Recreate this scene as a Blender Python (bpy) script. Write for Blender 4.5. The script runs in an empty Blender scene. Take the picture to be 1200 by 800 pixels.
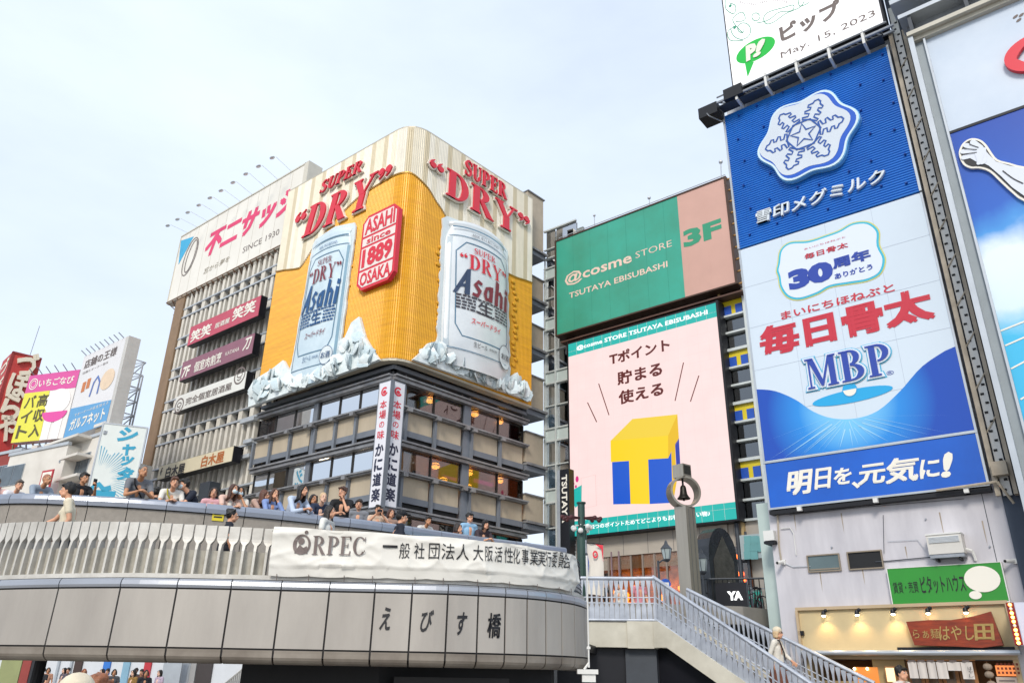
import bpy, bmesh, math, random
from math import sin, cos, pi, radians, hypot, atan2, sqrt
from mathutils import Vector, Matrix, noise
R = random.Random(7)
SC = bpy.context.scene
COL = SC.collection

# ------------------------------------------------------------------ camera, sky, sun, exposure
EYE = 1.65
FPX, PITCH, ROLL = 900.0, radians(23.3), radians(1.0)      # focal length in pixels of a 1200 px wide picture
cam_d = bpy.data.cameras.new('camera'); cam = bpy.data.objects.new('camera', cam_d); COL.objects.link(cam)
cF = Vector((0, cos(PITCH), sin(PITCH))); _U = Vector((0, -sin(PITCH), cos(PITCH))); _R = Vector((1, 0, 0))
cR = _R * cos(ROLL) + _U * sin(ROLL); cU = -_R * sin(ROLL) + _U * cos(ROLL)
cam.matrix_world = Matrix(((cR.x, cU.x, -cF.x, 0), (cR.y, cU.y, -cF.y, 0), (cR.z, cU.z, -cF.z, EYE), (0, 0, 0, 1)))
cam_d.sensor_width = 36; cam_d.lens = FPX / 1200 * 36; cam_d.clip_start = .1; cam_d.clip_end = 3000
SC.camera = cam
SUN_EL, SUN_DIR = radians(36), (-0.26, -0.966)                 # unit vector on the ground towards the sun
sun_az = atan2(SUN_DIR[0], SUN_DIR[1])                      # clockwise from +Y
W = bpy.data.worlds.new("World"); SC.world = W; W.use_nodes = True
nt = W.node_tree; nt.nodes.clear()
wo = nt.nodes.new('ShaderNodeOutputWorld'); bg = nt.nodes.new('ShaderNodeBackground')
sky = nt.nodes.new('ShaderNodeTexSky'); sky.sky_type = 'NISHITA'; sky.sun_disc = False
sky.sun_elevation = SUN_EL; sky.sun_rotation = sun_az; sky.air_density = 1.0; sky.dust_density = 2.2; sky.ozone_density = 1.2
tc = nt.nodes.new('ShaderNodeTexCoord'); mp = nt.nodes.new('ShaderNodeMapping'); mp.inputs['Scale'].default_value = (1.2, 1.2, 3.2)
nz = nt.nodes.new('ShaderNodeTexNoise'); nz.inputs['Scale'].default_value = 1.1; nz.inputs['Detail'].default_value = 6; nz.inputs['Roughness'].default_value = .55
rp = nt.nodes.new('ShaderNodeMapRange'); rp.inputs[1].default_value = .36; rp.inputs[2].default_value = .72; rp.inputs[3].default_value = .72; rp.inputs[4].default_value = 1.0
mx = nt.nodes.new('ShaderNodeMix'); mx.data_type = 'RGBA'
nt.links.new(tc.outputs['Generated'], mp.inputs[0]); nt.links.new(mp.outputs[0], nz.inputs['Vector']); nt.links.new(nz.outputs[0], rp.inputs[0])
nt.links.new(rp.outputs[0], mx.inputs[0]); nt.links.new(sky.outputs[0], mx.inputs[6]); mx.inputs[7].default_value = (6.0, 6.75, 7.8, 1)
nt.links.new(mx.outputs[2], bg.inputs[0]); bg.inputs[1].default_value = 0.10; nt.links.new(bg.outputs[0], wo.inputs[0])
sl = bpy.data.lights.new('sun', 'SUN'); sl.energy = 1.5; sl.angle = radians(14); sl.color = (1, .93, .83)
so = bpy.data.objects.new('sun', sl); COL.objects.link(so)
so.rotation_euler = Vector((SUN_DIR[0] * cos(SUN_EL), SUN_DIR[1] * cos(SUN_EL), sin(SUN_EL))).to_track_quat('Z', 'Y').to_euler()
so.location = (20, -20, 60)
SC.view_settings.view_transform = 'Standard'; SC.view_settings.look = 'None'; SC.view_settings.exposure = 0.68; SC.view_settings.gamma = 1
SC.render.engine = 'CYCLES'; SC.cycles.max_bounces = 6

# ------------------------------------------------------------------ materials
def lin(h):
    h = h.lstrip('#'); o = []
    for i in (0, 2, 4):
        c = int(h[i:i+2], 16) / 255; o.append(c / 12.92 if c <= .04045 else ((c + .055) / 1.055) ** 2.4)
    return tuple(o) + (1,)
MATS = {}
def mat(name, col, rough=.6, metal=0., var=.12, scale=1.5, bump=0., bscale=30., emit=0., stretch=None, spec=.5, alt=None, coords='Position'):
    """a surface colour with slow wear variation (var), optional second colour in blotches (alt) and fine relief"""
    if name in MATS: return MATS[name]
    m = bpy.data.materials.new(name); m.use_nodes = True; n = m.node_tree.nodes; l = m.node_tree.links
    b = n['Principled BSDF']; c = lin(col) if isinstance(col, str) else col
    b.inputs['Roughness'].default_value = rough; b.inputs['Metallic'].default_value = metal; b.inputs['Specular IOR Level'].default_value = spec
    g = n.new('ShaderNodeNewGeometry'); mpn = n.new('ShaderNodeMapping'); l.new(g.outputs['Position'], mpn.inputs[0])
    if stretch: mpn.inputs['Scale'].default_value = stretch
    if var > 0:
        t = n.new('ShaderNodeTexNoise'); t.inputs['Scale'].default_value = scale; t.inputs['Detail'].default_value = 7; t.inputs['Roughness'].default_value = .62
        l.new(mpn.outputs[0], t.inputs['Vector'])
        r = n.new('ShaderNodeMapRange'); r.inputs[1].default_value = .28; r.inputs[2].default_value = .72; l.new(t.outputs[0], r.inputs[0])
        x = n.new('ShaderNodeMix'); x.data_type = 'RGBA'; l.new(r.outputs[0], x.inputs[0])
        x.inputs[6].default_value = (lin(alt) if alt else tuple(k * (1 - var) for k in c[:3]) + (1,)); x.inputs[7].default_value = tuple(min(1, k * (1 + var * .5)) for k in c[:3]) + (1,)
        l.new(x.outputs[2], b.inputs['Base Color'])
        if emit: l.new(x.outputs[2], b.inputs['Emission Color'])
    else:
        b.inputs['Base Color'].default_value = c
        if emit: b.inputs['Emission Color'].default_value = c
    if emit: b.inputs['Emission Strength'].default_value = emit
    if bump:
        t2 = n.new('ShaderNodeTexNoise'); t2.inputs['Scale'].default_value = bscale; t2.inputs['Detail'].default_value = 4; l.new(mpn.outputs[0], t2.inputs['Vector'])
        bp = n.new('ShaderNodeBump'); bp.inputs['Strength'].default_value = bump; bp.inputs['Distance'].default_value = .02; l.new(t2.outputs[0], bp.inputs['Height']); l.new(bp.outputs[0], b.inputs['Normal'])
    MATS[name] = m; return m
def glow(name, col, k, base='#000000', rough=.35):
    """a self-lit surface: LED pixels, a lamp, or an indoor surface glowing in place of lamplight"""
    if name in MATS: return MATS[name]
    m = bpy.data.materials.new(name); m.use_nodes = True; b = m.node_tree.nodes['Principled BSDF']
    b.inputs['Base Color'].default_value = lin(base); b.inputs['Roughness'].default_value = rough
    b.inputs['Emission Color'].default_value = lin(col); b.inputs['Emission Strength'].default_value = k
    MATS[name] = m; return m
def ledglow(name, col, k):
    """LED screen: dark pixel grid, module to module brightness differences"""
    if name in MATS: return MATS[name]
    m = glow(name, col, k, '#101012', .4); n = m.node_tree.nodes; l = m.node_tree.links; b = n['Principled BSDF']
    tc_ = n.new('ShaderNodeTexCoord'); br = n.new('ShaderNodeTexNoise'); br.inputs['Scale'].default_value = .9; br.inputs['Detail'].default_value = 3
    l.new(tc_.outputs['Object'], br.inputs['Vector']); r = n.new('ShaderNodeMapRange'); l.new(br.outputs[0], r.inputs[0]); r.inputs[3].default_value = k * .93; r.inputs[4].default_value = k * 1.06
    l.new(r.outputs[0], b.inputs['Emission Strength']); return m
def glass(name, tint, refl=.35, rough=.03, wob=.0):
    """architectural glass: part mirror of the surroundings, part see-through, slightly uneven"""
    if name in MATS: return MATS[name]
    m = bpy.data.materials.new(name); m.use_nodes = True; n = m.node_tree.nodes; l = m.node_tree.links; n.clear()
    o = n.new('ShaderNodeOutputMaterial'); t = n.new('ShaderNodeBsdfTransparent'); t.inputs[0].default_value = lin(tint)
    g = n.new('ShaderNodeBsdfGlossy'); g.inputs['Roughness'].default_value = rough; g.inputs[0].default_value = (.95, .97, 1, 1)
    f = n.new('ShaderNodeLayerWeight'); f.inputs[0].default_value = .35; a = n.new('ShaderNodeMath'); a.operation = 'MULTIPLY_ADD'; a.inputs[1].default_value = .6; a.inputs[2].default_value = refl; a.use_clamp = True
    l.new(f.outputs['Fresnel'], a.inputs[0]); s = n.new('ShaderNodeMixShader'); l.new(a.outputs[0], s.inputs[0]); l.new(t.outputs[0], s.inputs[1]); l.new(g.outputs[0], s.inputs[2]); l.new(s.outputs[0], o.inputs[0])
    if wob:
        gm = n.new('ShaderNodeNewGeometry'); t2 = n.new('ShaderNodeTexNoise'); t2.inputs['Scale'].default_value = .5; l.new(gm.outputs['Position'], t2.inputs['Vector'])
        bp = n.new('ShaderNodeBump'); bp.inputs['Strength'].default_value = wob; bp.inputs['Distance'].default_value = .2; l.new(t2.outputs[0], bp.inputs['Height']); l.new(bp.outputs[0], g.inputs['Normal'])
    MATS[name] = m; return m

# ------------------------------------------------------------------ pixel -> place helpers
def ray(px, py):
    return cF + cR * ((px - 600) / FPX) - cU * ((py - 400) / FPX)
class Frame:
    """a vertical facade frame: local x runs along the wall, local y into it, z up from the ground"""
    def __init__(s, px, Y, az):
        d = ray(*px); s.o = Vector((d.x, d.y)) * (Y / d.y); s.az = radians(az)
        s.ux = Vector((cos(s.az), sin(s.az))); s.n = Vector((-sin(s.az), cos(s.az)))
    def uz(s, px, py, d=0.):
        r = ray(px, py); r2 = Vector((r.x, r.y)); t = ((s.o + s.n * d) @ s.n) / (r2 @ s.n); P = r2 * t - s.o
        return (P @ s.ux, r.z * t + EYE)
    def w(s, u, d, z):
        p = s.o + s.ux * u + s.n * d; return Vector((p.x, p.y, z))
    def loc(s, P):
        q = Vector((P[0], P[1])) - s.o; return (q @ s.ux, q @ s.n)
def onz(px, py, zabs):
    r = ray(px, py); return r * ((zabs - EYE) / r.z) + Vector((0, 0, EYE))

# ------------------------------------------------------------------ mesh building
class MB:
    def __init__(s): s.v = []; s.f = []; s.mi = []; s.k = 0
    def add(s, vs, fs, k=None):
        b = len(s.v); s.v += [tuple(v) for v in vs]; s.f += [tuple(b + i for i in f) for f in fs]; s.mi += [s.k if k is None else k] * len(fs); return s
    def box(s, x0, x1, y0, y1, z0, z1, k=None):
        return s.add([(x0,y0,z0),(x1,y0,z0),(x1,y1,z0),(x0,y1,z0),(x0,y0,z1),(x1,y0,z1),(x1,y1,z1),(x0,y1,z1)],
              [(0,3,2,1),(4,5,6,7),(0,1,5,4),(1,2,6,5),(2,3,7,6),(3,0,4,7)], k)
    def prism(s, pts, y0, y1, k=None):
        """outline in the x-z plane pushed along y; front face at y0"""
        n = len(pts); a = sum(pts[i][0]*pts[(i+1)%n][1]-pts[(i+1)%n][0]*pts[i][1] for i in range(n))
        if a < 0: pts = pts[::-1]
        vs = [(p[0], y0, p[1]) for p in pts] + [(p[0], y1, p[1]) for p in pts]
        return s.add(vs, [tuple(range(n)), tuple(range(2*n-1, n-1, -1))] + [(i+n, (i+1)%n+n, (i+1)%n, i) for i in range(n)], k)
    def slab(s, pts, z0, z1, k=None):
        """outline in plan pushed up"""
        n = len(pts); a = sum(pts[i][0]*pts[(i+1)%n][1]-pts[(i+1)%n][0]*pts[i][1] for i in range(n))
        if a < 0: pts = pts[::-1]
        vs = [(p[0], p[1], z0) for p in pts] + [(p[0], p[1], z1) for p in pts]
        return s.add(vs, [tuple(range(n-1, -1, -1)), tuple(range(n, 2*n))] + [(i, (i+1)%n, (i+1)%n+n, i+n) for i in range(n)], k)
    def flat(s, pts, y, k=None):
        n = len(pts); a = sum(pts[i][0]*pts[(i+1)%n][1]-pts[(i+1)%n][0]*pts[i][1] for i in range(n))
        if a < 0: pts = pts[::-1]
        return s.add([(p[0], y, p[1]) for p in pts], [tuple(range(n))], k)
    def bar(s, a, b, r, n=6, r2=None, k=None):
        a = Vector(a); b = Vector(b); d = (b - a).normalized(); u = d.orthogonal().normalized(); w = d.cross(u); r2 = r if r2 is None else r2
        vs = [a + (u*cos(2*pi*i/n) + w*sin(2*pi*i/n))*r for i in range(n)] + [b + (u*cos(2*pi*i/n) + w*sin(2*pi*i/n))*r2 for i in range(n)]
        return s.add(vs, [(i, (i+1)%n, (i+1)%n+n, i+n) for i in range(n)] + [tuple(range(n-1,-1,-1)), tuple(range(n, 2*n))], k)
    def path(s, pts, r, n=6, k=None):
        for i in range(len(pts)-1): s.bar(pts[i], pts[i+1], r, n, k=k)
        return s
    def lathe(s, prof, cx=0, cy=0, n=16, k=None, sx=1, sy=1):
        vs = [(cx + r*cos(2*pi*i/n)*sx, cy + r*sin(2*pi*i/n)*sy, z) for r, z in prof for i in range(n)]; m = len(prof)
        fs = [(j*n+i, j*n+(i+1)%n, (j+1)*n+(i+1)%n, (j+1)*n+i) for j in range(m-1) for i in range(n)]
        return s.add(vs, fs + [tuple(range(n-1,-1,-1)), tuple(range((m-1)*n, m*n))], k)
    def ball(s, c, r, n=10, m=7, k=None):
        rx, ry, rz = (r, r, r) if not isinstance(r, tuple) else r
        vs = [(c[0], c[1], c[2]-rz)]; 
        for j in range(1, m):
            t = -pi/2 + pi*j/m; vs += [(c[0]+rx*cos(t)*cos(2*pi*i/n), c[1]+ry*cos(t)*sin(2*pi*i/n), c[2]+rz*sin(t)) for i in range(n)]
        vs.append((c[0], c[1], c[2]+rz)); L = len(vs)-1
        fs = [(0, 1+(i+1)%n, 1+i) for i in range(n)] + [(1+j*n+i, 1+j*n+(i+1)%n, 1+(j+1)*n+(i+1)%n, 1+(j+1)*n+i) for j in range(m-2) for i in range(n)]
        return s.add(vs, fs + [(L, 1+(m-2)*n+i, 1+(m-2)*n+(i+1)%n) for i in range(n)], k)
    def stroke(s, pts, w, y, closed=False, k=None):
        """flat line of width w in the x-z plane at depth y"""
        n = len(pts); q = []
        for i in range(n):
            a = pts[i-1] if (i or closed) else pts[i]; b = pts[(i+1)%n] if (i < n-1 or closed) else pts[i]
            dx, dz = b[0]-a[0], b[1]-a[1]; L = hypot(dx, dz) or 1; ww = (w[i] if isinstance(w, (list, tuple)) else w)/2
            q.append((pts[i][0]-dz/L*ww, pts[i][1]+dx/L*ww, pts[i][0]+dz/L*ww, pts[i][1]-dx/L*ww))
        vs = [(p[0], y, p[1]) for p in q] + [(p[2], y, p[3]) for p in q]
        return s.add(vs, [(i+n, (i+1)%n+n, (i+1)%n, i) for i in range(n if closed else n-1)], k)
    def mesh(s, name, mats, smooth=False):
        m = bpy.data.meshes.new(name); m.from_pydata(s.v, [], s.f)
        for a in (mats if isinstance(mats, (list, tuple)) else [mats]): m.materials.append(a)
        if any(s.mi): m.polygons.foreach_set('material_index', s.mi)
        if smooth: m.polygons.foreach_set('use_smooth', [True]*len(m.polygons))
        m.update(); return m
def ell(cx, cz, rx, rz, n=32, rot=0, a0=0, a1=2*pi):
    o = []; full = abs(a1-a0-2*pi) < 1e-6
    for i in range(n if full else n+1):
        t = a0+(a1-a0)*i/n; x, z = rx*cos(t), rz*sin(t); o.append((cx+x*cos(rot)-z*sin(rot), cz+x*sin(rot)+z*cos(rot)))
    return o
def smooth_loop(p, k=5, closed=True):
    o = []; n = len(p)
    for i in range(n if closed else n-1):
        g = lambda j: p[j % n] if closed else p[max(0, min(n-1, j))]
        a, b, c, d = g(i-1), g(i), g(i+1), g(i+2)
        for j in range(k):
            t = j/k; o.append(tuple(.5*((2*b[q])+(-a[q]+c[q])*t+(2*a[q]-5*b[q]+4*c[q]-d[q])*t*t+(-a[q]+3*b[q]-3*c[q]+d[q])*t**3) for q in range(len(b))))
    if not closed: o.append(tuple(p[-1]))
    return o
def inflate(p, r):
    n = len(p); a = sum(p[i][0]*p[(i+1)%n][1]-p[(i+1)%n][0]*p[i][1] for i in range(n)); sg = 1 if a > 0 else -1; o = []
    for i in range(n):
        e1 = Vector((p[i][0]-p[i-1][0], p[i][1]-p[i-1][1])); e2 = Vector((p[(i+1)%n][0]-p[i][0], p[(i+1)%n][1]-p[i][1]))
        if e1.length < 1e-7: e1 = e2
        if e2.length < 1e-7: e2 = e1
        e1.normalize(); e2.normalize(); m = Vector((e1.y+e2.y, -(e1.x+e2.x)))
        if m.length < .3: m = Vector((e1.y, -e1.x))
        k = min(1.6, 1/max(.4, m.length/2)); m.normalize(); o.append((p[i][0]+m.x*r*sg*k, p[i][1]+m.y*r*sg*k))
    return o

# ------------------------------------------------------------------ objects
def link(o): COL.objects.link(o); return o
def tag(o, label=None, cat=None, group=None, kind=None):
    if label: o['label'] = label
    if cat: o['category'] = cat
    if group: o['group'] = group
    if kind: o['kind'] = kind
    return o
class Thing:
    """Empty at the thing's base in a facade frame (or the world if fr is None); parts are given in frame coordinates"""
    def __init__(s, name, label, cat, fr=None, base=(0, 0, 0), rotz=None, group=None, kind=None):
        s.o = link(bpy.data.objects.new(name, None)); s.fr = fr; s.b = Vector(base)
        s.o.empty_display_size = .2
        s.o.location = fr.w(*base) if fr else base; s.o.rotation_euler = (0, 0, (fr.az if fr else 0) + (rotz or 0))
        tag(s.o, label, cat, group, kind)
    def part(s, name, mb, m, smooth=False, parent=None, label=None, kind=None, shift=True):
        me = mb.mesh(name, m, smooth) if isinstance(mb, MB) else mb
        o = link(bpy.data.objects.new(name, me)); o.parent = parent or s.o
        off = s.b
        if parent is not None: off = Vector(parent.get('_b', s.b))
        if shift and isinstance(mb, MB): me.transform(Matrix.Translation(-off))
        if label: o['label'] = label
        if kind: o['kind'] = kind
        return o
    def box(s, name, m, x0, x1, y0, y1, z0, z1, parent=None, label=None, bev=0):
        """box part sharing its mesh with equal boxes; origin at its low corner"""
        key = (m.name, round(x1-x0, 3), round(y1-y0, 3), round(z1-z0, 3), bev)
        me = BOXES.get(key)
        if me is None:
            if bev:
                bm = bmesh.new(); bmesh.ops.create_cube(bm, size=1); bmesh.ops.scale(bm, vec=(x1-x0, y1-y0, z1-z0), verts=bm.verts)
                bmesh.ops.translate(bm, vec=((x1-x0)/2, (y1-y0)/2, (z1-z0)/2), verts=bm.verts)
                bmesh.ops.bevel(bm, geom=bm.edges[:], offset=bev, segments=1, affect='EDGES'); me = bpy.data.meshes.new(name); bm.to_mesh(me); bm.free(); me.materials.append(m)
            else: me = MB().box(0, x1-x0, 0, y1-y0, 0, z1-z0).mesh(name, m)
            BOXES[key] = me
        o = link(bpy.data.objects.new(name, me)); o.parent = parent or s.o
        if parent is None: o.location = Vector((x0, y0, z0)) - s.b
        else: o.location = Vector((x0, y0, z0)) - s.b - parent.location
        if label: o['label'] = label
        return o
    def inst(s, name, me, x, y, z, rz=0, parent=None, sc=None, rot=None):
        o = link(bpy.data.objects.new(name, me)); o.parent = parent or s.o; o.location = Vector((x, y, z)) - s.b
        o.rotation_euler = rot or (0, 0, rz)
        if sc: o.scale = sc
        return o
BOXES = {}
def tree_copy(o, parent=None):
    c = link(o.copy()); c.parent = parent
    for ch in list(o.children): tree_copy(ch, c)
    return c

# ------------------------------------------------------------------ lettering
_TX = {}; _TW = {}
def dense(body): return any(0x3400 < ord(c) < 0xA000 for c in body)
def glyphs(body, bold=0., shear=0., res=2, spacing=1.):
    key = (body, bold, shear, res, spacing)
    if key not in _TX:
        c = bpy.data.curves.new('t', 'FONT'); c.body = body; c.resolution_u = res; c.offset = bold; c.shear = shear; c.fill_mode = 'FRONT'; c.space_character = spacing
        o = bpy.data.objects.new('t', c); COL.objects.link(o); me = o.to_mesh()
        vs = [(v.co.x, v.co.y) for v in me.vertices]; fs = [tuple(p.vertices) for p in me.polygons]
        o.to_mesh_clear(); bpy.data.objects.remove(o); bpy.data.curves.remove(c)
        x0 = min(v[0] for v in vs); x1 = max(v[0] for v in vs); y0 = min(v[1] for v in vs); y1 = max(v[1] for v in vs)
        _TX[key] = ([((x-x0)/(x1-x0), (y-y0)/(y1-y0)) for x, y in vs], fs, (x1-x0)/(y1-y0)); _TW[key] = (x1-x0, y1-y0)
    return _TX[key]
def add_text(mb, body, u0, u1, z0, z1, y, bold=.0, shear=0., res=2, fn=None, spacing=1., k=None):
    if bold > .004 and dense(body):      # heavy strokes for dense characters: overlaid shifted strokes, each a hair prouder
        glyphs(body, 0., shear, res, spacing); w, h = _TW[(body, 0., shear, res, spacing)]; dx, dz = bold*.9/w*(u1-u0), bold*.9/h*(z1-z0)
        for i, (a, b) in enumerate(((0, 0), (-1, -.8), (1, -.8), (-1, .8), (1, .8))):
            add_text(mb, body, u0+dx+a*dx, u1-dx+a*dx, z0+dz+b*dz, z1-dz+b*dz, y-.0015*i, 0., shear, res, fn, spacing, k)
        return mb
    vs, fs, asp = glyphs(body, bold, shear, res, spacing)
    P = [(u0+(u1-u0)*a, y, z0+(z1-z0)*b) for a, b in vs]
    if fn: P = [fn(*p) for p in P]
    a = 0
    for f in fs[:1]:
        q = [P[i] for i in f]; a = (q[1][0]-q[0][0])*(q[2][2]-q[0][2])-(q[2][0]-q[0][0])*(q[1][2]-q[0][2])
    mb.add(P, fs if a > 0 else [f[::-1] for f in fs], k)
    return mb
def add_text3(mb, body, u0, u1, z0, z1, y, depth, bold=.0, shear=0., res=2, k=None):
    """raised lettering: front face plus rim"""
    if bold > .004 and dense(body):
        glyphs(body, 0., shear, res); w, h = _TW[(body, 0., shear, res, 1.)]; dx, dz = bold*.9/w*(u1-u0), bold*.9/h*(z1-z0)
        for i, (a, b) in enumerate(((0, 0), (-1, -.8), (1, -.8), (-1, .8), (1, .8))): add_text3(mb, body, u0+dx+a*dx, u1-dx+a*dx, z0+dz+b*dz, z1-dz+b*dz, y, depth+.002*i, 0., shear, res, k)
        return mb
    vs, fs, asp = glyphs(body, bold, shear, res)
    P = [(u0+(u1-u0)*a, y-depth, z0+(z1-z0)*b) for a, b in vs]; mb.add(P, fs, k)
    cnt = {}
    for f in fs:
        for i in range(len(f)):
            e = (f[i], f[(i+1) % len(f)]); cnt[e] = cnt.get(e, 0)+1
    for (a, b) in cnt:
        if (b, a) not in cnt:
            A, B = P[a], P[b]; mb.add([A, B, (B[0], y, B[2]), (A[0], y, A[2])], [(1, 0, 3, 2)], k)
    return mb
def vtext(mb, chars, u0, u1, z0, z1, y, bold=.01, fill=.86, fn=None):
    n = len(chars); h = (z1-z0)/n
    for i, ch in enumerate(chars):
        _, _, asp = glyphs(ch, bold); zt = z1-i*h; sm = ch in 'ャッーっの、'; f = fill*(.72 if sm else 1)
        hh = h*f; ww = (u1-u0)*(.75 if sm else 1)
        if ch == '一': hh = h*.12
        cx = (u0+u1)/2; cz = zt-h/2
        add_text(mb, ch, cx-ww/2, cx+ww/2, cz-hh/2, cz+hh/2, y, bold, fn=fn)
    return mb
def text_px(T, name, body, bl, tr, m, d, bold=.01, shear=0., depth=0., res=2, parent=None, layer=.012, spacing=1.):
    """lettering whose box on the facade runs from pixel bl (bottom left) to tr (top right)"""
    u0, z0 = T.fr.uz(*bl, d=d); u1, z1 = T.fr.uz(*tr, d=d); mb = MB()
    if depth: add_text3(mb, body, u0, u1, z0, z1, d, depth, bold, shear, res)
    else: add_text(mb, body, u0, u1, z0, z1, d-layer, bold, shear, res, spacing=spacing)
    return T.part(name, mb, m, parent=parent)

# a serif alphabet drawn as outlines (unit height 1)
def _bowl(cx, cy, rx, ry, tk, tn, a0, a1, n=14):
    o = []; i_ = []
    for i in range(n+1):
        t = a0+(a1-a0)*i/n; k = tk*abs(cos(t))+tn*abs(sin(t)); o.append((cx+rx*cos(t), cy+ry*sin(t))); i_.append((cx+(rx-k)*cos(t), cy+(ry-max(tn, k*.5))*sin(t)))
    return o+i_[::-1]
def _rect(x0, x1, y0, y1): return [(x0, y0), (x1, y0), (x1, y1), (x0, y1)]
def _ser(x0, x1, y, up): t = .055; return [(x0, y), (x1, y), (x1-.02, y+t*up), (x0+.02, y+t*up)]
def _var(pts, ws):
    L = []; Rr = []
    for i, p in enumerate(pts):
        a = pts[max(0, i-1)]; b = pts[min(len(pts)-1, i+1)]; dx, dy = b[0]-a[0], b[1]-a[1]; l = hypot(dx, dy) or 1
        L.append((p[0]-dy/l*ws[i]/2, p[1]+dx/l*ws[i]/2)); Rr.append((p[0]+dy/l*ws[i]/2, p[1]-dx/l*ws[i]/2))
    return L+Rr[::-1]
def serif(ch, k=.17, t=.06):
    if ch == 'D': return [_rect(.1,.1+k,0,1), _ser(0,.4,0,1), _ser(0,.4,1,-1), _bowl(.33,.5,.47,.5,k,t,-pi/2,pi/2)], .84
    if ch == 'R': return [_rect(.1,.1+k,0,1), _ser(0,.38,0,1), _ser(0,.38,1,-1), _bowl(.33,.745,.36,.255,k*.95,t,-pi/2,pi/2,12), [(.33,.5),(.5,.5),(.82,.05),(.9,.0),(.62,.0)]], .88
    if ch == 'P': return [_rect(.1,.1+k,0,1), _ser(0,.4,0,1), _ser(0,.4,1,-1), _bowl(.33,.72,.38,.28,k*.95,t,-pi/2,pi/2,12)], .74
    if ch == 'B': return [_rect(.1,.1+k,0,1), _ser(0,.36,0,1), _ser(0,.36,1,-1), _bowl(.33,.755,.33,.245,k*.95,t,-pi/2,pi/2,12), _bowl(.33,.27,.42,.27,k*.95,t,-pi/2,pi/2,12)], .8
    if ch == 'Y': return [_rect(.36,.36+k,0,.5), _ser(.24,.66,0,1), [(.06,.97),(.27,.97),(.53,.48),(.36,.48)], [(.72,.97),(.8,.97),(.53,.47),(.47,.47)], _ser(0,.34,1,-1), _ser(.6,.92,1,-1)], .9
    if ch == 'E': return [_rect(.1,.1+k,0,1), _rect(.0,.7,0,t), _rect(0,.68,1-t,1), _rect(.1,.5,.48,.48+t), [(.7,0),(.7,.24),(.64,.24),(.58,.03)], [(.68,1),(.68,.78),(.62,.78),(.56,.97)], _rect(.47,.52,.38,.64)], .76
    if ch == 'U': return [_rect(.1,.1+k,.3,1), _rect(.66,.66+t,.3,1), _ser(0,.37,1,-1), _ser(.55,.82,1,-1), _bowl(.41,.32,.31,.34,k*.9,t,pi,2*pi)], .84
    if ch == 'M': return [_rect(.1,.1+t,0,1), _rect(.78,.78+k,0,1), _ser(0,.26,0,1), _ser(.68,1.05,0,1), _ser(0,.26,1,-1), _ser(.8,1.05,1,-1), [(.1,1),(.28,1),(.55,.2),(.47,.04)], [(.47,.04),(.55,.04),(.86,1),(.78,1)]], 1.08
    if ch == 'C': return [_bowl(.44,.5,.43,.5,k,t,.75,2*pi-.75,20), [(.74,.72),(.8,.72),(.8,1),(.74,.93)], [(.74,.24),(.8,.3),(.8,.2),(.7,.12)]], .84
    if ch == 'O': return [_bowl(.46,.5,.45,.5,k,t,0,2*pi-.001,28)], .94
    if ch == 'S': 
        p = smooth_loop([(.62,.8),(.5,.95),(.3,.95),(.15,.78),(.25,.6),(.45,.48),(.6,.33),(.52,.1),(.3,.04),(.12,.2)], 4, False)
        n = len(p); return [_var(p, [t+(k-t)*sin(pi*i/(n-1))**1.5 for i in range(n)]), [(.6,.72),(.66,.72),(.66,1),(.6,.92)], [(.07,.28),(.13,.28),(.13,.08),(.07,0)]], .72
    if ch in '"': return [ell(.1,.9,.1,.1,12), _var([(.19,.9),(.17,.78),(.07,.68)],[.1,.07,.02]), ell(.36,.9,.1,.1,12), _var([(.45,.9),(.43,.78),(.33,.68)],[.1,.07,.02])], .52
    if ch in '`': return [ell(.12,.78,.1,.1,12), _var([(.04,.78),(.06,.9),(.16,1.0)],[.1,.07,.02]), ell(.38,.78,.1,.1,12), _var([(.3,.78),(.32,.9),(.42,1.0)],[.1,.07,.02])], .54
    # heavy slanted pen letters for the can
    if ch == 'A': return [[(.0,0),(.14,0),(.62,.86),(.6,1.0),(.5,1.0)], [(.5,1.02),(.66,1.06),(.74,0),(.5,0)], [(.12,.22),(.6,.34),(.6,.43),(.18,.33)]], .82
    if ch == 's': return [_var([(.5,.6),(.3,.66),(.14,.5),(.42,.28),(.32,.06),(.05,.08)],[.09,.12,.15,.18,.13,.09])], .6
    if ch == 'a': return [[(.36,.02),(.56,.02),(.56,.66),(.36,.62)], _var([(.4,.6),(.16,.5),(.1,.25),(.2,.05),(.4,.12)],[.08,.13,.17,.13,.06])], .66
    if ch == 'h': return [[(.06,0),(.26,0),(.26,.98),(.06,1.04)], _var([(.22,.5),(.4,.62),(.52,.5),(.52,.0)],[.06,.12,.17,.19])], .7
    if ch == 'i': return [[(.06,0),(.26,0),(.26,.64),(.06,.68)], [(.07,.8),(.27,.78),(.27,.93),(.07,.97)]], .36
    return [], .3
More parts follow.
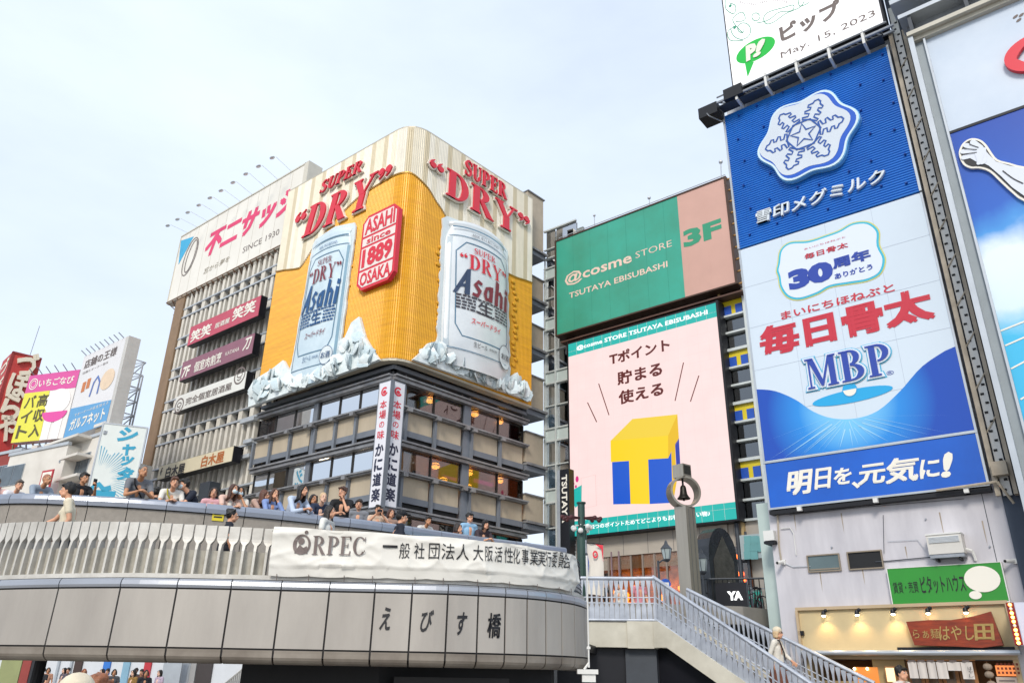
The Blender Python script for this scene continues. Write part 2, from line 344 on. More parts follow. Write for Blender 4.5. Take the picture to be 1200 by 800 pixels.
def add_serif(mb, word, u0, u1, z0, z1, y, depth=0., grow=0., shear=0., k=.17, gap=.06, fn=None, mk=None, curve=0.):
    polys = []; x = 0
    for ch in word:
        if ch == ' ': x += .3; continue
        ps, w = serif(ch, k)
        for p in ps: polys.append([(a+x, b) for a, b in p])
        x += w+gap
    x -= gap; W_ = x+shear; H = z1-z0; n = 0
    for p in polys:
        q = [(u0+(a+b*shear)/W_*(u1-u0), z0+b*H+curve*(4*((a/x)-.5)**2-1)*0+0) for a, b in p]
        if grow: q = inflate(q, grow)
        n += 1; dy = .003*(n % 7)
        if fn:
            V = [fn(a, y-dy, b) for a, b in q]
            ar = sum(q[i][0]*q[(i+1)%len(q)][1]-q[(i+1)%len(q)][0]*q[i][1] for i in range(len(q)))
            mb.add(V, [tuple(range(len(q)))] if ar > 0 else [tuple(range(len(q)-1, -1, -1))], mk)
        elif depth: mb.prism(q, y-depth-dy, y, mk)
        else: mb.flat(q, y-dy, mk)
    return mb
def serif_px(T, name, word, bl, tr, m, d, depth=0., grow=0., shear=0., k=.17, **kw):
    u0, z0 = T.fr.uz(*bl, d=d); u1, z1 = T.fr.uz(*tr, d=d)
    return T.part(name, add_serif(MB(), word, u0, u1, z0, z1, d, depth, grow, shear, k), m, **kw)
def rect_px(fr, tl, br, d=0., bl=None, tr=None):
    a = [fr.uz(*p, d=d) for p in (tl, br) if p]; 
    us = [a[0][0]]; ue = [a[1][0]]; zt = [a[0][1]]; zb = [a[1][1]]
    if bl: q = fr.uz(*bl, d=d); us.append(q[0]); zb.append(q[1])
    if tr: q = fr.uz(*tr, d=d); ue.append(q[0]); zt.append(q[1])
    av = lambda l: sum(l)/len(l)
    return av(us), av(ue), av(zb), av(zt)

# ------------------------------------------------------------------ materials of the place
M_white = mat('white_paint', '#D9D9D6', .5, var=.06, scale=.8)
M_steelw = mat('bridge_panel', '#AAA49C', .5, .1, var=.10, scale=.7, alt='#98928B', bump=.05, bscale=8, stretch=(2.0, 2.0, .5))
M_steell = mat('bridge_lip', '#A0A4AC', .33, .4, var=.1, scale=.7, bump=.05, bscale=9)
M_steelb = mat('bridge_curve', '#968E83', .45, .25, var=.18, scale=1.1, alt='#6E645A')
M_seam = mat('dark_joint', '#1C1A1B', .7, var=0)
M_cast = mat('cast_baluster', '#CDCAC3', .45, .1, var=.14, scale=2.2, alt='#AAA69E', bump=.1, bscale=30)
M_castin = mat('cast_infill', '#B9B5AA', .4, .2, var=.2, scale=2.5, alt='#8A8476')
M_canvas = mat('canvas', '#DFDCD4', .85, var=.08, scale=.9, bump=.06, bscale=14)
M_gran = mat('granite_panel', '#948D84', .7, var=.16, scale=9, bump=.1, bscale=90)
M_cope = mat('steel_coping', '#989EAA', .3, .55, var=.12, scale=1.5)
M_dark = mat('dark_steel', '#1B1C21', .5, .3, var=.2)
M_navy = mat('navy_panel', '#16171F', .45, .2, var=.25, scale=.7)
M_conc = mat('concrete', '#A8A49B', .8, var=.16, scale=1.2, alt='#87837B', bump=.2, bscale=20)
M_pave = mat('paving', '#8E8A84', .8, var=.2, scale=.8, bump=.2, bscale=12)
M_ink = mat('black_ink', '#17171B', .5, var=0)
M_inkg = mat('grey_ink', '#6E625E', .6, var=.1)
M_red = mat('sign_red', '#D42438', .4, var=.05)
M_brush = mat('brushed_steel', '#A39C90', .27, .55, var=.15, scale=2, stretch=(6, 6, .3), bump=.1, bscale=10)
M_galv = mat('galvanised', '#9A9FA6', .45, .5, var=.2, scale=4)
M_alu = mat('aluminium', '#B4BAC0', .38, .5, var=.12, scale=2)
M_gdark = mat('dark_grey_paint', '#3E444C', .5, var=.2, scale=2)
M_skin = [mat('skin_a', '#D09B7C', .55, var=.06), mat('skin_b', '#B98562', .55, var=.06), mat('skin_c', '#DFB59C', .55, var=.05)]
M_eye = mat('eye_dark', '#241813', .3, var=0); M_lip = mat('lip', '#8F4A43', .5, var=0)
def cloth(h): return mat('cloth_'+h.strip('#'), h, .85, var=.16, scale=7, bump=.25, bscale=25)
def hairm(h): return mat('hair_'+h.strip('#'), h, .5, var=.3, scale=20, bump=.4, bscale=60)

# ------------------------------------------------------------------ ground
g = MB().box(-600, 600, -300, 1500, -.5, 0).mesh('promenade', M_pave); o = link(bpy.data.objects.new('promenade', g)); tag(o, 'grey paved riverside promenade and ground', kind='structure')
PZ = 3.35     # street level above the promenade
g = MB().slab([(1.9, 20.6), (6.2, 21.3), (9.5, 24), (22, 24), (40, 40), (30, 75), (-60, 75), (-60, 51), (-24, 43.5), (-8, 39.8), (1.9, 26)], PZ-.45, PZ).mesh('plaza', M_pave); o = link(bpy.data.objects.new('plaza', g)); tag(o, 'raised plaza and street at bridge level', kind='structure')

# ------------------------------------------------------------------ the bridge
FT = [(-12.6,15.1),(-10.9,14.1),(-9.3,13.2),(-7.93,12.52),(-6.75,12.11),(-5.71,11.87),(-4.86,11.83),(-4.07,11.84),(-3.35,11.90),(-2.64,11.93),(-1.97,11.95),(-1.42,11.98),(-.89,12.03),(-.44,12.17),(-.03,12.34),(.31,12.55),(.61,12.80),(.88,13.12),(1.12,13.51),(1.34,14.09),(1.47,14.75),(1.5,15.5),(1.45,16.3),(1.3,17.2)]
BZ0, BZ1, BZ2, BZ3 = EYE+.09, EYE+.25, EYE+1.06, EYE+1.20
DECK = EYE+1.02; RT = EYE+2.12
bridge = Thing('bridge', 'curved footbridge with pale metal fascia panels over the promenade', 'bridge', base=(-3, 14, 0))
def nrm(i, P):
    a = Vector(P[max(0, i-1)]); b = Vector(P[min(len(P)-1, i+1)]); d = (b-a).normalized(); return Vector((d.y, -d.x))
class Path:
    """a line in plan with arc length; at(s, off) gives a point off metres towards the camera side"""
    def __init__(s, pts, k=6):
        s.p = smooth_loop(pts, k, False); s.s = [0]
        for i in range(1, len(s.p)): s.s.append(s.s[-1]+hypot(s.p[i][0]-s.p[i-1][0], s.p[i][1]-s.p[i-1][1]))
        s.L = s.s[-1]
    def at(s, t, off=0.):
        t = max(0, min(s.L-1e-6, t)); i = 0; lo, hi = 0, len(s.s)-1
        while hi-lo > 1:
            m = (lo+hi)//2
            if s.s[m] <= t: lo = m
            else: hi = m
        i = lo; f = (t-s.s[i])/(s.s[i+1]-s.s[i]); n = nrm(i, s.p).lerp(nrm(i+1, s.p), f)
        x = s.p[i][0]+(s.p[i+1][0]-s.p[i][0])*f; y = s.p[i][1]+(s.p[i+1][1]-s.p[i][1])*f; return Vector((x+n.x*off, y+n.y*off)), n
    def hit(s, px, py, off=0.):
        """arc length where the sight line of that picture column crosses"""
        r = ray(px, py); best = None
        for j in range(600):
            t = s.L*j/599; p, _ = s.at(t, off); e = abs(p.x*r.y-p.y*r.x)/hypot(r.x, r.y)
            if p.y > 0 and (best is None or e < best[0]): best = (e, t)
        return best[1]
BP = Path(FT)
def strip(path, s0, s1, prof, n=3, closed=False):
    """profile (offset towards camera, z) swept along the path between s0 and s1"""
    mb = MB(); m = len(prof)
    vs = []
    for j in range(n+1):
        t = s0+(s1-s0)*j/n
        for off, z in prof: p, _ = path.at(t, off); vs.append((p.x, p.y, z))
    fs = []
    mm = m if closed else m-1
    for j in range(n):
        for i in range(mm): fs.append((j*m+i, (j+1)*m+i, (j+1)*m+(i+1)%m, j*m+(i+1)%m))
    if closed: fs += [tuple(range(m)), tuple(range(n*m+m-1, n*m-1, -1))]
    mb.add(vs, fs); return mb
# panel joints: arc lengths at each listed point
js = []; 
for q in FT:
    b = min(range(len(BP.p)), key=lambda i: hypot(BP.p[i][0]-q[0], BP.p[i][1]-q[1])); js.append(BP.s[b])
gp = .014
def closedprof(front, back): return front+back
for a, b in zip(js[:-1], js[1:]):
    n = 3
    bridge.part('fascia_panel', strip(BP, a+gp, b-gp, [(0, BZ1+.012), (-.004, BZ2-.012), (-.04, BZ2-.012), (-.04, BZ1+.012)], n, True), M_steelw)
    bridge.part('coping_panel', strip(BP, a+gp*.6, b-gp*.6, [(.0, BZ2+.012), (.012, BZ2+.05), (.0, BZ3-.03), (-.03, BZ3), (-.18, BZ3+.01), (-.18, BZ2+.012)], n, True), M_steell)
    pr = [(0, BZ1-.012), (-.004, BZ1-.05)]+[(-.15+.15*cos(t), BZ1-.07-.13*sin(t)) for t in (.3, .6, .9, 1.2, 1.5)]+[(-.3, BZ0-.01), (-.3, BZ1-.012)]
    bridge.part('edge_panel', strip(BP, a+gp, b-gp, pr, n, True), M_steelb, smooth=False)
bridge.part('joint_backing', strip(BP, 0, BP.L, [(-.022, BZ0+.05), (-.022, BZ3-.03), (-.3, BZ3-.03), (-.3, BZ0+.05)], 90, True), M_seam)
deck = [tuple(BP.at(BP.L*i/60, -.1)[0]) for i in range(61)]+[(1.6, 21.6), (-14, 23), (-20, 19)]
bridge.part('lower_deck', MB().slab(deck, DECK-.35, DECK), M_pave)
PPl = [(-13.2,16.4),(-9.9,14.96),(-8.2,14.95),(-6.7,15.3),(-5.2,15.9),(-4.1,16.5),(-2.95,17.2),(-1.15,18.7),(.08,19.6),(1.5,20.6)]
PP = Path(PPl); PT = EYE+3.035; UD = EYE+2.0
for i in range(16):      # cross beams under the deck
    p = BP.at(BP.L*(i+.5)/16, -.35)[0]; bridge.part('soffit_beam', MB().bar((p.x, p.y, DECK-.5), (p.x*1.0+1.2, 21, DECK-.5), .12, 4), M_dark)
upper = [tuple(PP.at(PP.L*i/40, -.05)[0]) for i in range(41)]+[(2.4, 26), (-5, 23.5), (-14, 20.5), (-16, 18.5)]
bridge.part('upper_deck', MB().slab(upper, UD-.5, UD), M_pave)
# parapet wall of the upper deck
sj = [PP.hit(x, 590) for x in (12, 57, 103, 150, 197, 243, 289, 333, 373, 411, 448, 484, 518, 549, 578, 605)]
sj = [0, (sj[0])*.4, (sj[0])*.75]+sj+[PP.L]
parapet = Thing('parapet_wall', 'granite parapet with rounded steel coping behind the balustrade, people leaning on it', 'parapet', base=(-4.5, 16.3, UD))
for a, b in zip(sj[:-1], sj[1:]):
    if b-a < .05: continue
    parapet.part('stone_panel', strip(PP, a+.008, b-.008, [(0, UD-1.4), (0, PT-.22), (-.16, PT-.22), (-.16, UD-1.4)], 3, True), M_gran)
    c = [(.05, PT-.205), (.06, PT-.12), (.045, PT-.05), (.0, PT-.01), (-.08, PT), (-.16, PT-.02), (-.2, PT-.1), (-.2, PT-.205)]
    parapet.part('coping', strip(PP, a+.006, b-.006, c, 3, True), M_cope, smooth=False)
parapet.part('joint_core', strip(PP, 0, PP.L, [(-.02, UD-1.4), (-.02, PT-.06), (-.14, PT-.06), (-.14, UD-1.4)], 60, True), M_seam)
p, n_ = PP.at(PP.hit(255, 605), .012); yc = Thing('notice_card', 'small yellow notice card on the granite parapet', 'notice', base=(p.x, p.y, PT-.42), rotz=atan2(n_.x, -n_.y))
yr = ray(255, 610); yc.o.location = (p.x, p.y, EYE+yr.z*(p.y/yr.y)); yc.b = Vector((0, 0, 0))
yc.part('card', MB().box(-.11, .11, -.006, 0, 0, .2), mat('notice_yellow', '#D9C630', .6)); yc.part('print', MB().box(-.08, .08, -.009, -.007, .06, .09).box(-.08, .05, -.009, -.007, .12, .14), M_ink)

# balustrade of the lower deck: spoon shaped cast balusters with hollow infill between
rail = Thing('balustrade', 'cream cast metal balustrade of broad spoon shaped balusters on the bridge edge', 'balustrade', base=(-5, 12, BZ3))
s_end = BP.hit(320, 640, -.12); s_beg = 0.3
def baluster_mesh():
    mb = MB(); H = RT-BZ3-.06; z0 = .06
    w, nk = .076, .018
    pts = [(-w, H+z0), (-w, H-.17), (-w*.8, H-.22), (-nk, H-.27), (-nk*.9, .45), (-nk, z0+.02), (nk*.4, z0+.02), (nk*.6, .45), (nk, H-.27), (w*.8, H-.22), (w, H-.17), (w, H+z0)]
    L = [(0, H+z0, w), (0, H-.15, w), (0, H-.2, w*.85), (0, H-.26, nk*1.3), (0, H-.36, nk), (0, z0, nk)]
    yf = [0.0, -.0, -.004, -.015, -.03, -.035]; yb = [.035, .04, .05, .07, .09, .09]
    vs = []
    for (c, z, hw), a, b in zip(L, yf, yb): vs += [(-hw, a, z), (hw, a, z), (hw, b, z), (-hw, b, z)]
    fs = [(0, 3, 2, 1)] if 0 else [(1, 2, 3, 0)]
    for j in range(5):
        for i in range(4): fs.append((j*4+i, j*4+(i+1)%4, (j+1)*4+(i+1)%4, (j+1)*4+i)[::-1])
    fs.append((23, 22, 21, 20)); mb.add(vs, fs); return mb.mesh('baluster', M_cast)
BALM = baluster_mesh()
def infill_mesh():
    mb = MB(); zt = .5; vs = []; n = 6
    for j, z in enumerate((.07, .25, .45, zt)):
        for i in range(n+1): x = -.072+.144*i/n; vs.append((x, .05+.035*(1-(x/.072)**2)*(1-.5*j/3), z))
    mb.add(vs, [(j*(n+1)+i, j*(n+1)+i+1, (j+1)*(n+1)+i+1, (j+1)*(n+1)+i) for j in range(3) for i in range(n)]); return mb.mesh('infill', M_castin, True)
INFM = infill_mesh()
s_0 = BP.hit(2, 640, -.12)
def rt(s): return RT-.155*max(0, min(1.9, (s-s_0)/(s_end-s_0)))
nb = int((s_end-s_beg)/.178)
for i in range(nb):
    t = s_end-.09-i*.178; p, n_ = BP.at(t, -.13); a = atan2(n_.x, -n_.y); k = (rt(t)-BZ3)/(RT-BZ3)
    rail.inst('baluster', BALM, p.x, p.y, BZ3, a, sc=(1, 1, k)); p2, n2 = BP.at(t-.089, -.13); rail.inst('infill', INFM, p2.x, p2.y, BZ3, atan2(n2.x, -n2.y), sc=(1, 1, k))
rail.part('base_rail', strip(BP, .1, BP.L-.1, [(-.06, BZ3+.012), (-.06, BZ3+.075), (-.24, BZ3+.075), (-.24, BZ3+.012)], 80, True), M_cast)
rail.part('back_rail', strip(BP, .1, s_end, [(-.19, RT-.3), (-.19, RT-.27), (-.25, RT-.27), (-.25, RT-.3)], 50, True), M_cast)
# steel end shield of the balustrade past the banner
s_b0 = BP.hit(318, 640, -.1); s_b1 = BP.hit(668, 660, -.05)
RS_ = RT-.30
rail.part('end_shield', strip(BP, s_b0, BP.L-1.0, [(-.14, BZ3+.05), (-.12, BZ3+.3), (-.14, RS_-.2), (-.22, RS_-.06), (-.34, RS_), (-.36, RS_-.03), (-.2, RS_-.25), (-.18, BZ3+.05)], 60, True), mat('shield_steel', '#9AA0AA', .35, .6, var=.15, scale=3), smooth=True)
for k in range(9):
    z = BZ3+.12+k*.07; rail.part('shield_groove', strip(BP, s_b1, BP.L-1.02, [(-.105-(.004*k), z), (-.105-.004*k, z+.012), (-.16, z+.012), (-.16, z)], 16, True), M_gdark)

# the banner
BW = s_b1-s_b0
def wr(s, z):
    x = s-s_b0; h = (z-BZ3)/(RT-BZ3)
    rg = lambda a, b, c: (1-abs(noise.noise(Vector((a, b, c)))))**6
    return .012*noise.noise(Vector((x*.8, z, 1)))+.03*rg(x*.8+z*1.9, z*1.1-x*.35, 1.3)+.022*rg(x*1.7-z*2.6, z*1.8+x*.5, 5)*(1-.3*h)+.012*rg(x*3.1+z*3.5, z*2-x, 8)
    v = .04*noise.noise(Vector((x*.9+z*1.6, z*1.3-x*.5, 1.3)))+.03*noise.noise(Vector((x*2.2-z*3.1, z*2+x*.6, 5)))*(1-.4*h)
    v += .06*abs(noise.noise(Vector((x*.7+z*2.5, x*1.3-z*3.4, 9))))*2
    return v
def ban(s, z, off=0.):
    h = (z-BZ3)/(RT-BZ3); base = .02+.05*(sin(min(1, h*1.5)*pi/2)) if h > .22 else .02+.05*(h/.22)*.95
    if h > .22: base = .075
    p, _ = BP.at(s, base+off+wr(s, z)*(1.2 if h > .22 else .5)-.04); return (p.x, p.y, z)
zb = BZ3+.07
bn = Thing('banner', 'long cream canvas banner with club name and Japanese writing tied to the balustrade', 'banner', base=(BP.at((s_b0+s_b1)/2, .05)[0].x, BP.at((s_b0+s_b1)/2, .05)[0].y, zb))
NX, NZ = 260, 24; vs = []
for j in range(NZ+1):
    h = j/NZ
    for i in range(NX+1):
        t = i/NX; s = s_b0+.03+(BW)*t
        top = rt(s)+.012-.05*sin(pi*t)**2*.3+.02*sin(9*t*pi)*.3 - .16*max(0, t-.97)/.03*0
        e = .10*max(0, (t-.955)/.045)*sin(h*pi)        # the right end bulges and is gathered in
        z = zb+(top-zb)*h-.03*(1-h)*abs(sin(t*28))*.5
        x, y, z = ban(s+e, z); vs.append((x, y, z))
mb = MB(); mb.add(vs, [(j*(NX+1)+i, j*(NX+1)+i+1, (j+1)*(NX+1)+i+1, (j+1)*(NX+1)+i) for j in range(NZ) for i in range(NX)])
clothm = mb.mesh('canvas', M_canvas, True); co = bn.part('canvas', clothm, None); clothm.transform(Matrix.Translation(-bn.b))
hem = strip(BP, s_b0, s_b1+.02, [(.05, -.03), (.06, -.005), (-.2, .0), (-.2, -.03)], 60, True); hem.v = [(x, y, z+rt(s_b0+BW*(i//4)/60)-.02) for i, (x, y, z) in enumerate(hem.v)]; bn.part('top_hem', hem, M_canvas)
for t in (.03, .12, .22, .3, .42, .5, .6, .7, .8, .9, .97):
    p = ban(s_b0+BW*t, zb+.02, .02); bn.part('tie', MB().bar((p[0], p[1], zb+.02), (p[0], p[1]+.03, zb-.07), .006, 4), M_inkg)
def bfn(s, y, z): return ban(s, z, .012-y*1.0)
def bpx(px, py):
    s = BP.hit(px, py, .05); r = ray(px, py); p = BP.at(s, .05)[0]; return s, EYE+r.z*(p.y/r.y)
def btext(body, bl, tr, m, bold=.006, kind='sans'):
    s0, z0 = bpx(*bl); s1, z1 = bpx(*tr); mb = MB()
    if kind == 'sans': add_text(mb, body, s0, s1, z0, z1, 0, bold, fn=bfn, res=3)
    return bn.part('lettering', mb, m)
s0, z0 = bpx(341, 649); s1, z1 = bpx(431, 629)
mb = MB(); add_serif(mb, 'RPEC', s0+(s1-s0)*.27, s1, z0, z1, 0, fn=bfn, k=.19); bn.part('lettering', mb, M_inkg)
mb = MB(); cz = (z0+z1)/2+.005; rr = (z1-z0)/2*1.08; cx = s0+rr*.9
for q in (ell(cx, cz, rr*.98, rr, 28),): pass
vs = ell(cx, cz, rr*.9, rr, 28); vi = ell(cx+.01, cz, rr*.6, rr*.8, 28)
mb.add([bfn(a, 0, b) for a, b in vs]+[bfn(a, 0, b) for a, b in vi], [(i, (i+1) % 28, (i+1) % 28+28, i+28) for i in range(28)])
for q in (ell(cx-.01, cz+.05, .05, .05, 12), ell(cx+.055, cz+rr+.03, .028, .028, 10), [(cx-.1, cz-.13), (cx-.03, cz+.0), (cx+.03, cz-.05), (cx+.08, cz-.02), (cx+.1, cz-.13)]): mb.add([bfn(a, -.004, b) for a, b in q], [tuple(range(len(q)))])
bn.part('emblem', mb, M_inkg)
# hand-brushed line: each character set on its own so that it keeps the spacing of the photograph
cs = [('一', 449, 465), ('般', 467, 481), ('社', 484, 499), ('団', 502, 516), ('法', 518, 532), ('人', 535, 549), ('大', 553, 565), ('阪', 567, 577), ('活', 579, 589), ('性', 590, 600), ('化', 601, 610), ('事', 611, 619), ('業', 621, 629), ('実', 630, 638), ('行', 639, 645), ('委', 646, 652), ('員', 653, 658), ('会', 659, 665)]
for ch, xa, xb in cs:
    f = (xa-449)/216.; yb = 653+12*f**2.2+1; yt = 636+13*f**2.0
    if ch == '一': yb, yt = 641.5, 639
    btext(ch, (xa, yb), (xb, yt), M_ink, .0)
# bridge name on the fascia
def fpx(px, py):
    s = BP.hit(px, py, .0); r = ray(px, py); p = BP.at(s, 0)[0]; return s, EYE+r.z*(p.y/r.y)
for ch, xa, xb, ya, yb in (('え', 443, 458, 738, 711), ('び', 491, 509, 740, 714), ('す', 535, 549, 744, 717), ('橋', 571, 587, 747, 718)):
    s0, z0 = fpx(xa, ya); s1, z1 = fpx(xb, yb)
    def ff(s, y, z): p = BP.at(s, .008)[0]; return (p.x, p.y, z)
    bridge.part('lettering', add_text(MB(), ch, s0, s1, z0, z1, 0, .022, .25 if ch != '橋' else .1, fn=ff, res=3), M_ink)
# thin pole and floodlight on the fascia end
p = Vector((1.36, 13.72))
fl = Thing('flood_lamp', 'small white flood lamp on a thin pole at the rounded end of the bridge', 'lamp', base=(p.x, p.y, EYE-.02))
fl.part('pole', MB().bar((p.x, p.y, EYE+.1), (p.x, p.y, RT-.22), .014, 8), M_white)
fl.part('housing', MB().box(p.x-.2, p.x+.14, p.y-.1, p.y+.12, EYE+.0, EYE+.07).box(p.x-.12, p.x+.1, p.y-.07, p.y+.08, EYE-.12, EYE+.0), M_white)
fl.part('bracket', MB().bar((p.x-.08, p.y, EYE+.07), (p.x+.0, p.y, EYE+.17), .02, 6).box(p.x-.03, p.x+.03, p.y-.02, p.y+.06, EYE+.38, EYE+.42), M_white)
fl.part('cap', MB().ball((p.x, p.y, RT-.21), .025, 8, 5), M_gdark)

# dark walls and pier below the bridge and stairs
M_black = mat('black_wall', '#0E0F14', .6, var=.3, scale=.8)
p0 = onz(330, 779, EYE); 
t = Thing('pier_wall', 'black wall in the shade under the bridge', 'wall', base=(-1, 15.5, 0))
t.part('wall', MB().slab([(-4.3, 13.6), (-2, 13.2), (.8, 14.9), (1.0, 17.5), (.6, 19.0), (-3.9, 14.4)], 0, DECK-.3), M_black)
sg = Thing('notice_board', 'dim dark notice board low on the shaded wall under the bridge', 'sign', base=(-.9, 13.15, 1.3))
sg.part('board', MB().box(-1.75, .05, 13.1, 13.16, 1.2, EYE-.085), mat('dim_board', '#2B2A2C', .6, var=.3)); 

# ------------------------------------------------------------------ stairs down to the promenade
ST = Frame((750, 678), 19.4, -39)
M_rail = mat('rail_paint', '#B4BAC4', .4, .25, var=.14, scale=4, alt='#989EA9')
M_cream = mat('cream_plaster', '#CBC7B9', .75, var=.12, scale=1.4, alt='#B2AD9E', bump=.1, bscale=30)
st = Thing('staircase', 'grey stone staircase leading down beside the bridge to the promenade', 'staircase', fr=ST, base=(2.5, 1.0, 0))
zt0 = ST.uz(750, 678)[1]; u1, z1 = ST.uz(951, 800)
# deck line of the near rail: rail height 1.02
RH = 1.0; slope = (z1-zt0)/(u1-.35)
NS = 17; LZ = zt0-RH
run = (LZ)/-slope
for i in range(NS):
    ua = .35+run*i/NS; st.box('step', M_conc, ua, ua+run/NS+.02, .12, 2.05, max(0, LZ-LZ*(i+1)/NS-.02), LZ-LZ*i/NS-LZ/NS+.0)
st.part('stringer', MB().prism([(.3, LZ+.02), (.3, LZ-.55), (.62, LZ-.55), (run+.3, -.25), (run+.35, 0.1), (run+.35, .12), (.42, LZ+.02)], -.02, .1), M_cream)
st.part('far_stringer', MB().prism([(.3, LZ+.02), (.3, LZ-.55), (.62, LZ-.55), (run+.3, -.25), (run+.35, .12), (.42, LZ+.02)], 2.06, 2.16), M_cream)
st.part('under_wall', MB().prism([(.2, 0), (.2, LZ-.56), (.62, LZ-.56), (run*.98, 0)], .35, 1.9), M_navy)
def wavy(h, n=9, w=.034):
    """cast baluster: flat bar, waisted and swelling like the photograph's"""
    mb = MB(); vs = []; L = []
    for z, hw in ((0, .056), (.3, .056), (.38, .036), (.48, .022), (.62, .018), (.78, .026), (.88, .042), (1, .055)): L.append((z*h, hw))
    for z, hw in L: vs += [(-hw, -.014, z), (hw, -.014, z), (hw, .02, z), (-hw, .02, z)]
    fs = [(3, 2, 1, 0)]
    for j in range(len(L)-1):
        for i in range(4): fs.append((j*4+i, j*4+(i+1) % 4, (j+1)*4+(i+1) % 4, (j+1)*4+i))
    q = (len(L)-1)*4; fs.append((q, q+1, q+2, q+3)); mb.add(vs, fs); return mb.mesh('baluster', M_rail)
WV = wavy(RH-.1)
def stair_rail(T, d, ua, ub, za, zb, step=.15, n0=0):
    n = int((ub-ua)/step)
    for i in range(n+1):
        u = ua+(ub-ua)*i/n; z = za+(zb-za)*i/n; T.inst('baluster', WV, u, d, z+.06)
    for nm, h, r in (('handrail', RH, .045), ('mid_rail', RH*.56, .014), ('mid_rail', RH*.43, .014), ('bottom_rail', .05, .03)):
        T.part(nm, MB().bar((ua-.03, d, za+h), (ub+.03, d, zb+h), r, 8), M_rail, smooth=False)
nr = Thing('stair_railing', 'pale blue-grey railing on the near side of the staircase', 'railing', fr=ST, base=(.3, .05, LZ))
stair_rail(nr, .05, .35, run+.2, LZ+.04, .04, .115)
fu, fz = ST.uz(806, 690, 2.1)
fr_ = Thing('stair_railing', 'pale blue-grey railing on the far side of the staircase, against the grey wall', 'railing', fr=ST, base=(.3, 2.1, LZ))
fz0 = fz-RH
fu2, fz2 = ST.uz(1023, 800, 2.1); stair_rail(fr_, 2.1, fu, fu2, fz0, fz2-RH, .115)
# landing
lw = ST.w(.35, .05, 0); p0 = onz(686, 678, EYE+2.17)
la = Thing('landing_railing', 'horizontal pale blue railing of the landing between bridge end and stairs', 'railing', base=(1.6, 19.6, LZ))
P0 = Vector((1.55, 19.45)); P1 = Vector(ST.w(-.25, -.25, 0)[:2]); P2 = Vector((lw.x, lw.y))
zL = zt0-RH
def free_rail(T, A, B, z, step=.115):
    d = B-A; n = max(1, int(d.length/step)); a = atan2(d.y, d.x)
    for i in range(n+1): q = A+d*(i/n); T.inst('baluster', WV, q.x, q.y, z+.06, a)
    for nm, h, r in (('handrail', RH, .045), ('mid_rail', RH*.56, .014), ('mid_rail', RH*.43, .014), ('bottom_rail', .05, .03)):
        T.part(nm, MB().bar((A.x, A.y, z+h), (B.x, B.y, z+h), r, 8), M_rail)
free_rail(la, P0, P1, zL); free_rail(la, P1, P2, zL)
lb = Thing('landing', 'cream landing block with grey slab joining bridge and stairs', 'landing', base=(2.2, 19.8, 0))
lb.part('fascia', MB().slab([(1.2, 19.5), (P1.x, P1.y+.02), (P2.x, P2.y+.02), (P2.x+1.5, P2.y+2.6), (1.2, 23)], zL-.55, zL+.01), M_cream)
lb.part('pier', MB().slab([(P1.x-.02, P1.y-.02), (P2.x+.02, P2.y-.02), (P2.x+.1, P2.y+.3), (P1.x, P1.y+.3)], zL-.57, zL+.03), M_cream)
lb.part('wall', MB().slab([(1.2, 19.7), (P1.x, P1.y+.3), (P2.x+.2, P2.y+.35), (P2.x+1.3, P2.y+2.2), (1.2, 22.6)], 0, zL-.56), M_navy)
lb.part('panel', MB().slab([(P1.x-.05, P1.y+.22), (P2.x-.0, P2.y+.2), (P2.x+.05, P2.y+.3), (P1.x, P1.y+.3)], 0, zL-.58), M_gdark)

# short wall and plaza railing behind the stairs, granite coloured far balusters
pr_ = Thing('plaza_railing', 'dark thin plaza railing behind the stairs in front of the shop fronts', 'railing', base=(7.2, 25.5, PZ))
A = Vector((5.6, 25.0)); B = Vector((10.5, 23.6)); d = B-A
for i in range(34):
    q = A+d*(i/33); pr_.box('baluster', M_dark, q.x-.012, q.x+.012, q.y-.012, q.y+.012, PZ, PZ+1.05)
pr_.part('handrail', MB().bar((A.x, A.y, PZ+1.07), (B.x, B.y, PZ+1.07), .03, 8), M_gdark)
pr_.part('bottom_rail', MB().bar((A.x, A.y, PZ+.1), (B.x, B.y, PZ+.1), .02, 6), M_gdark)
q = A+d*.62; pr_.part('post', MB().bar((q.x, q.y, PZ), (q.x, q.y, PZ+1.15), .07, 10), mat('rust_post', '#75594A', .6))

# ------------------------------------------------------------------ bell pillar, granite monument, lamps, poles
def place(px, py, Y): r = ray(px, py); k = Y/r.y; return Vector((r.x*k, Y, r.z*k+EYE))
pl = place(804, 620, 23.0); bt = place(802, 545, 23.0).z; rc = place(804, 577, 23.0).z
bp_ = Thing('bell_pillar', 'tall square brushed metal pillar with a bell hanging in a steel ring', 'monument', base=(pl.x, pl.y, PZ), rotz=radians(38))
bp_.b = Vector((0, 0, 0)); bp_.o.location = (pl.x, pl.y, PZ)
hr = rc-PZ; ht = bt-PZ; wd = .215; RRr = .47
bp_.part('shaft', MB().box(-wd, wd, -wd, wd, 0, hr-RRr+.03), M_brush)
for x in (-.09, .09): bp_.part('shaft_seam', MB().box(x-.006, x+.006, -wd-.004, -wd-.001, .1, hr-RRr-.05), M_gdark)
bp_.part('shaft_plinth', MB().box(-wd-.05, wd+.05, -wd-.05, wd+.05, 0, .12), M_gran)
ring = MB(); n = 40; vs = []
for i in range(n):
    t = 2*pi*i/n
    for r_, y in ((RRr, -.22), (RRr, .22), (RRr-.06, .22), (RRr-.06, -.22)): vs.append((r_*cos(t), y, hr+r_*sin(t)))
ring.add(vs, [(i*4+j, i*4+(j+1) % 4, ((i+1) % n)*4+(j+1) % 4, ((i+1) % n)*4+j) for i in range(n) for j in range(4)])
ro = bp_.part('ring', ring, M_brush)
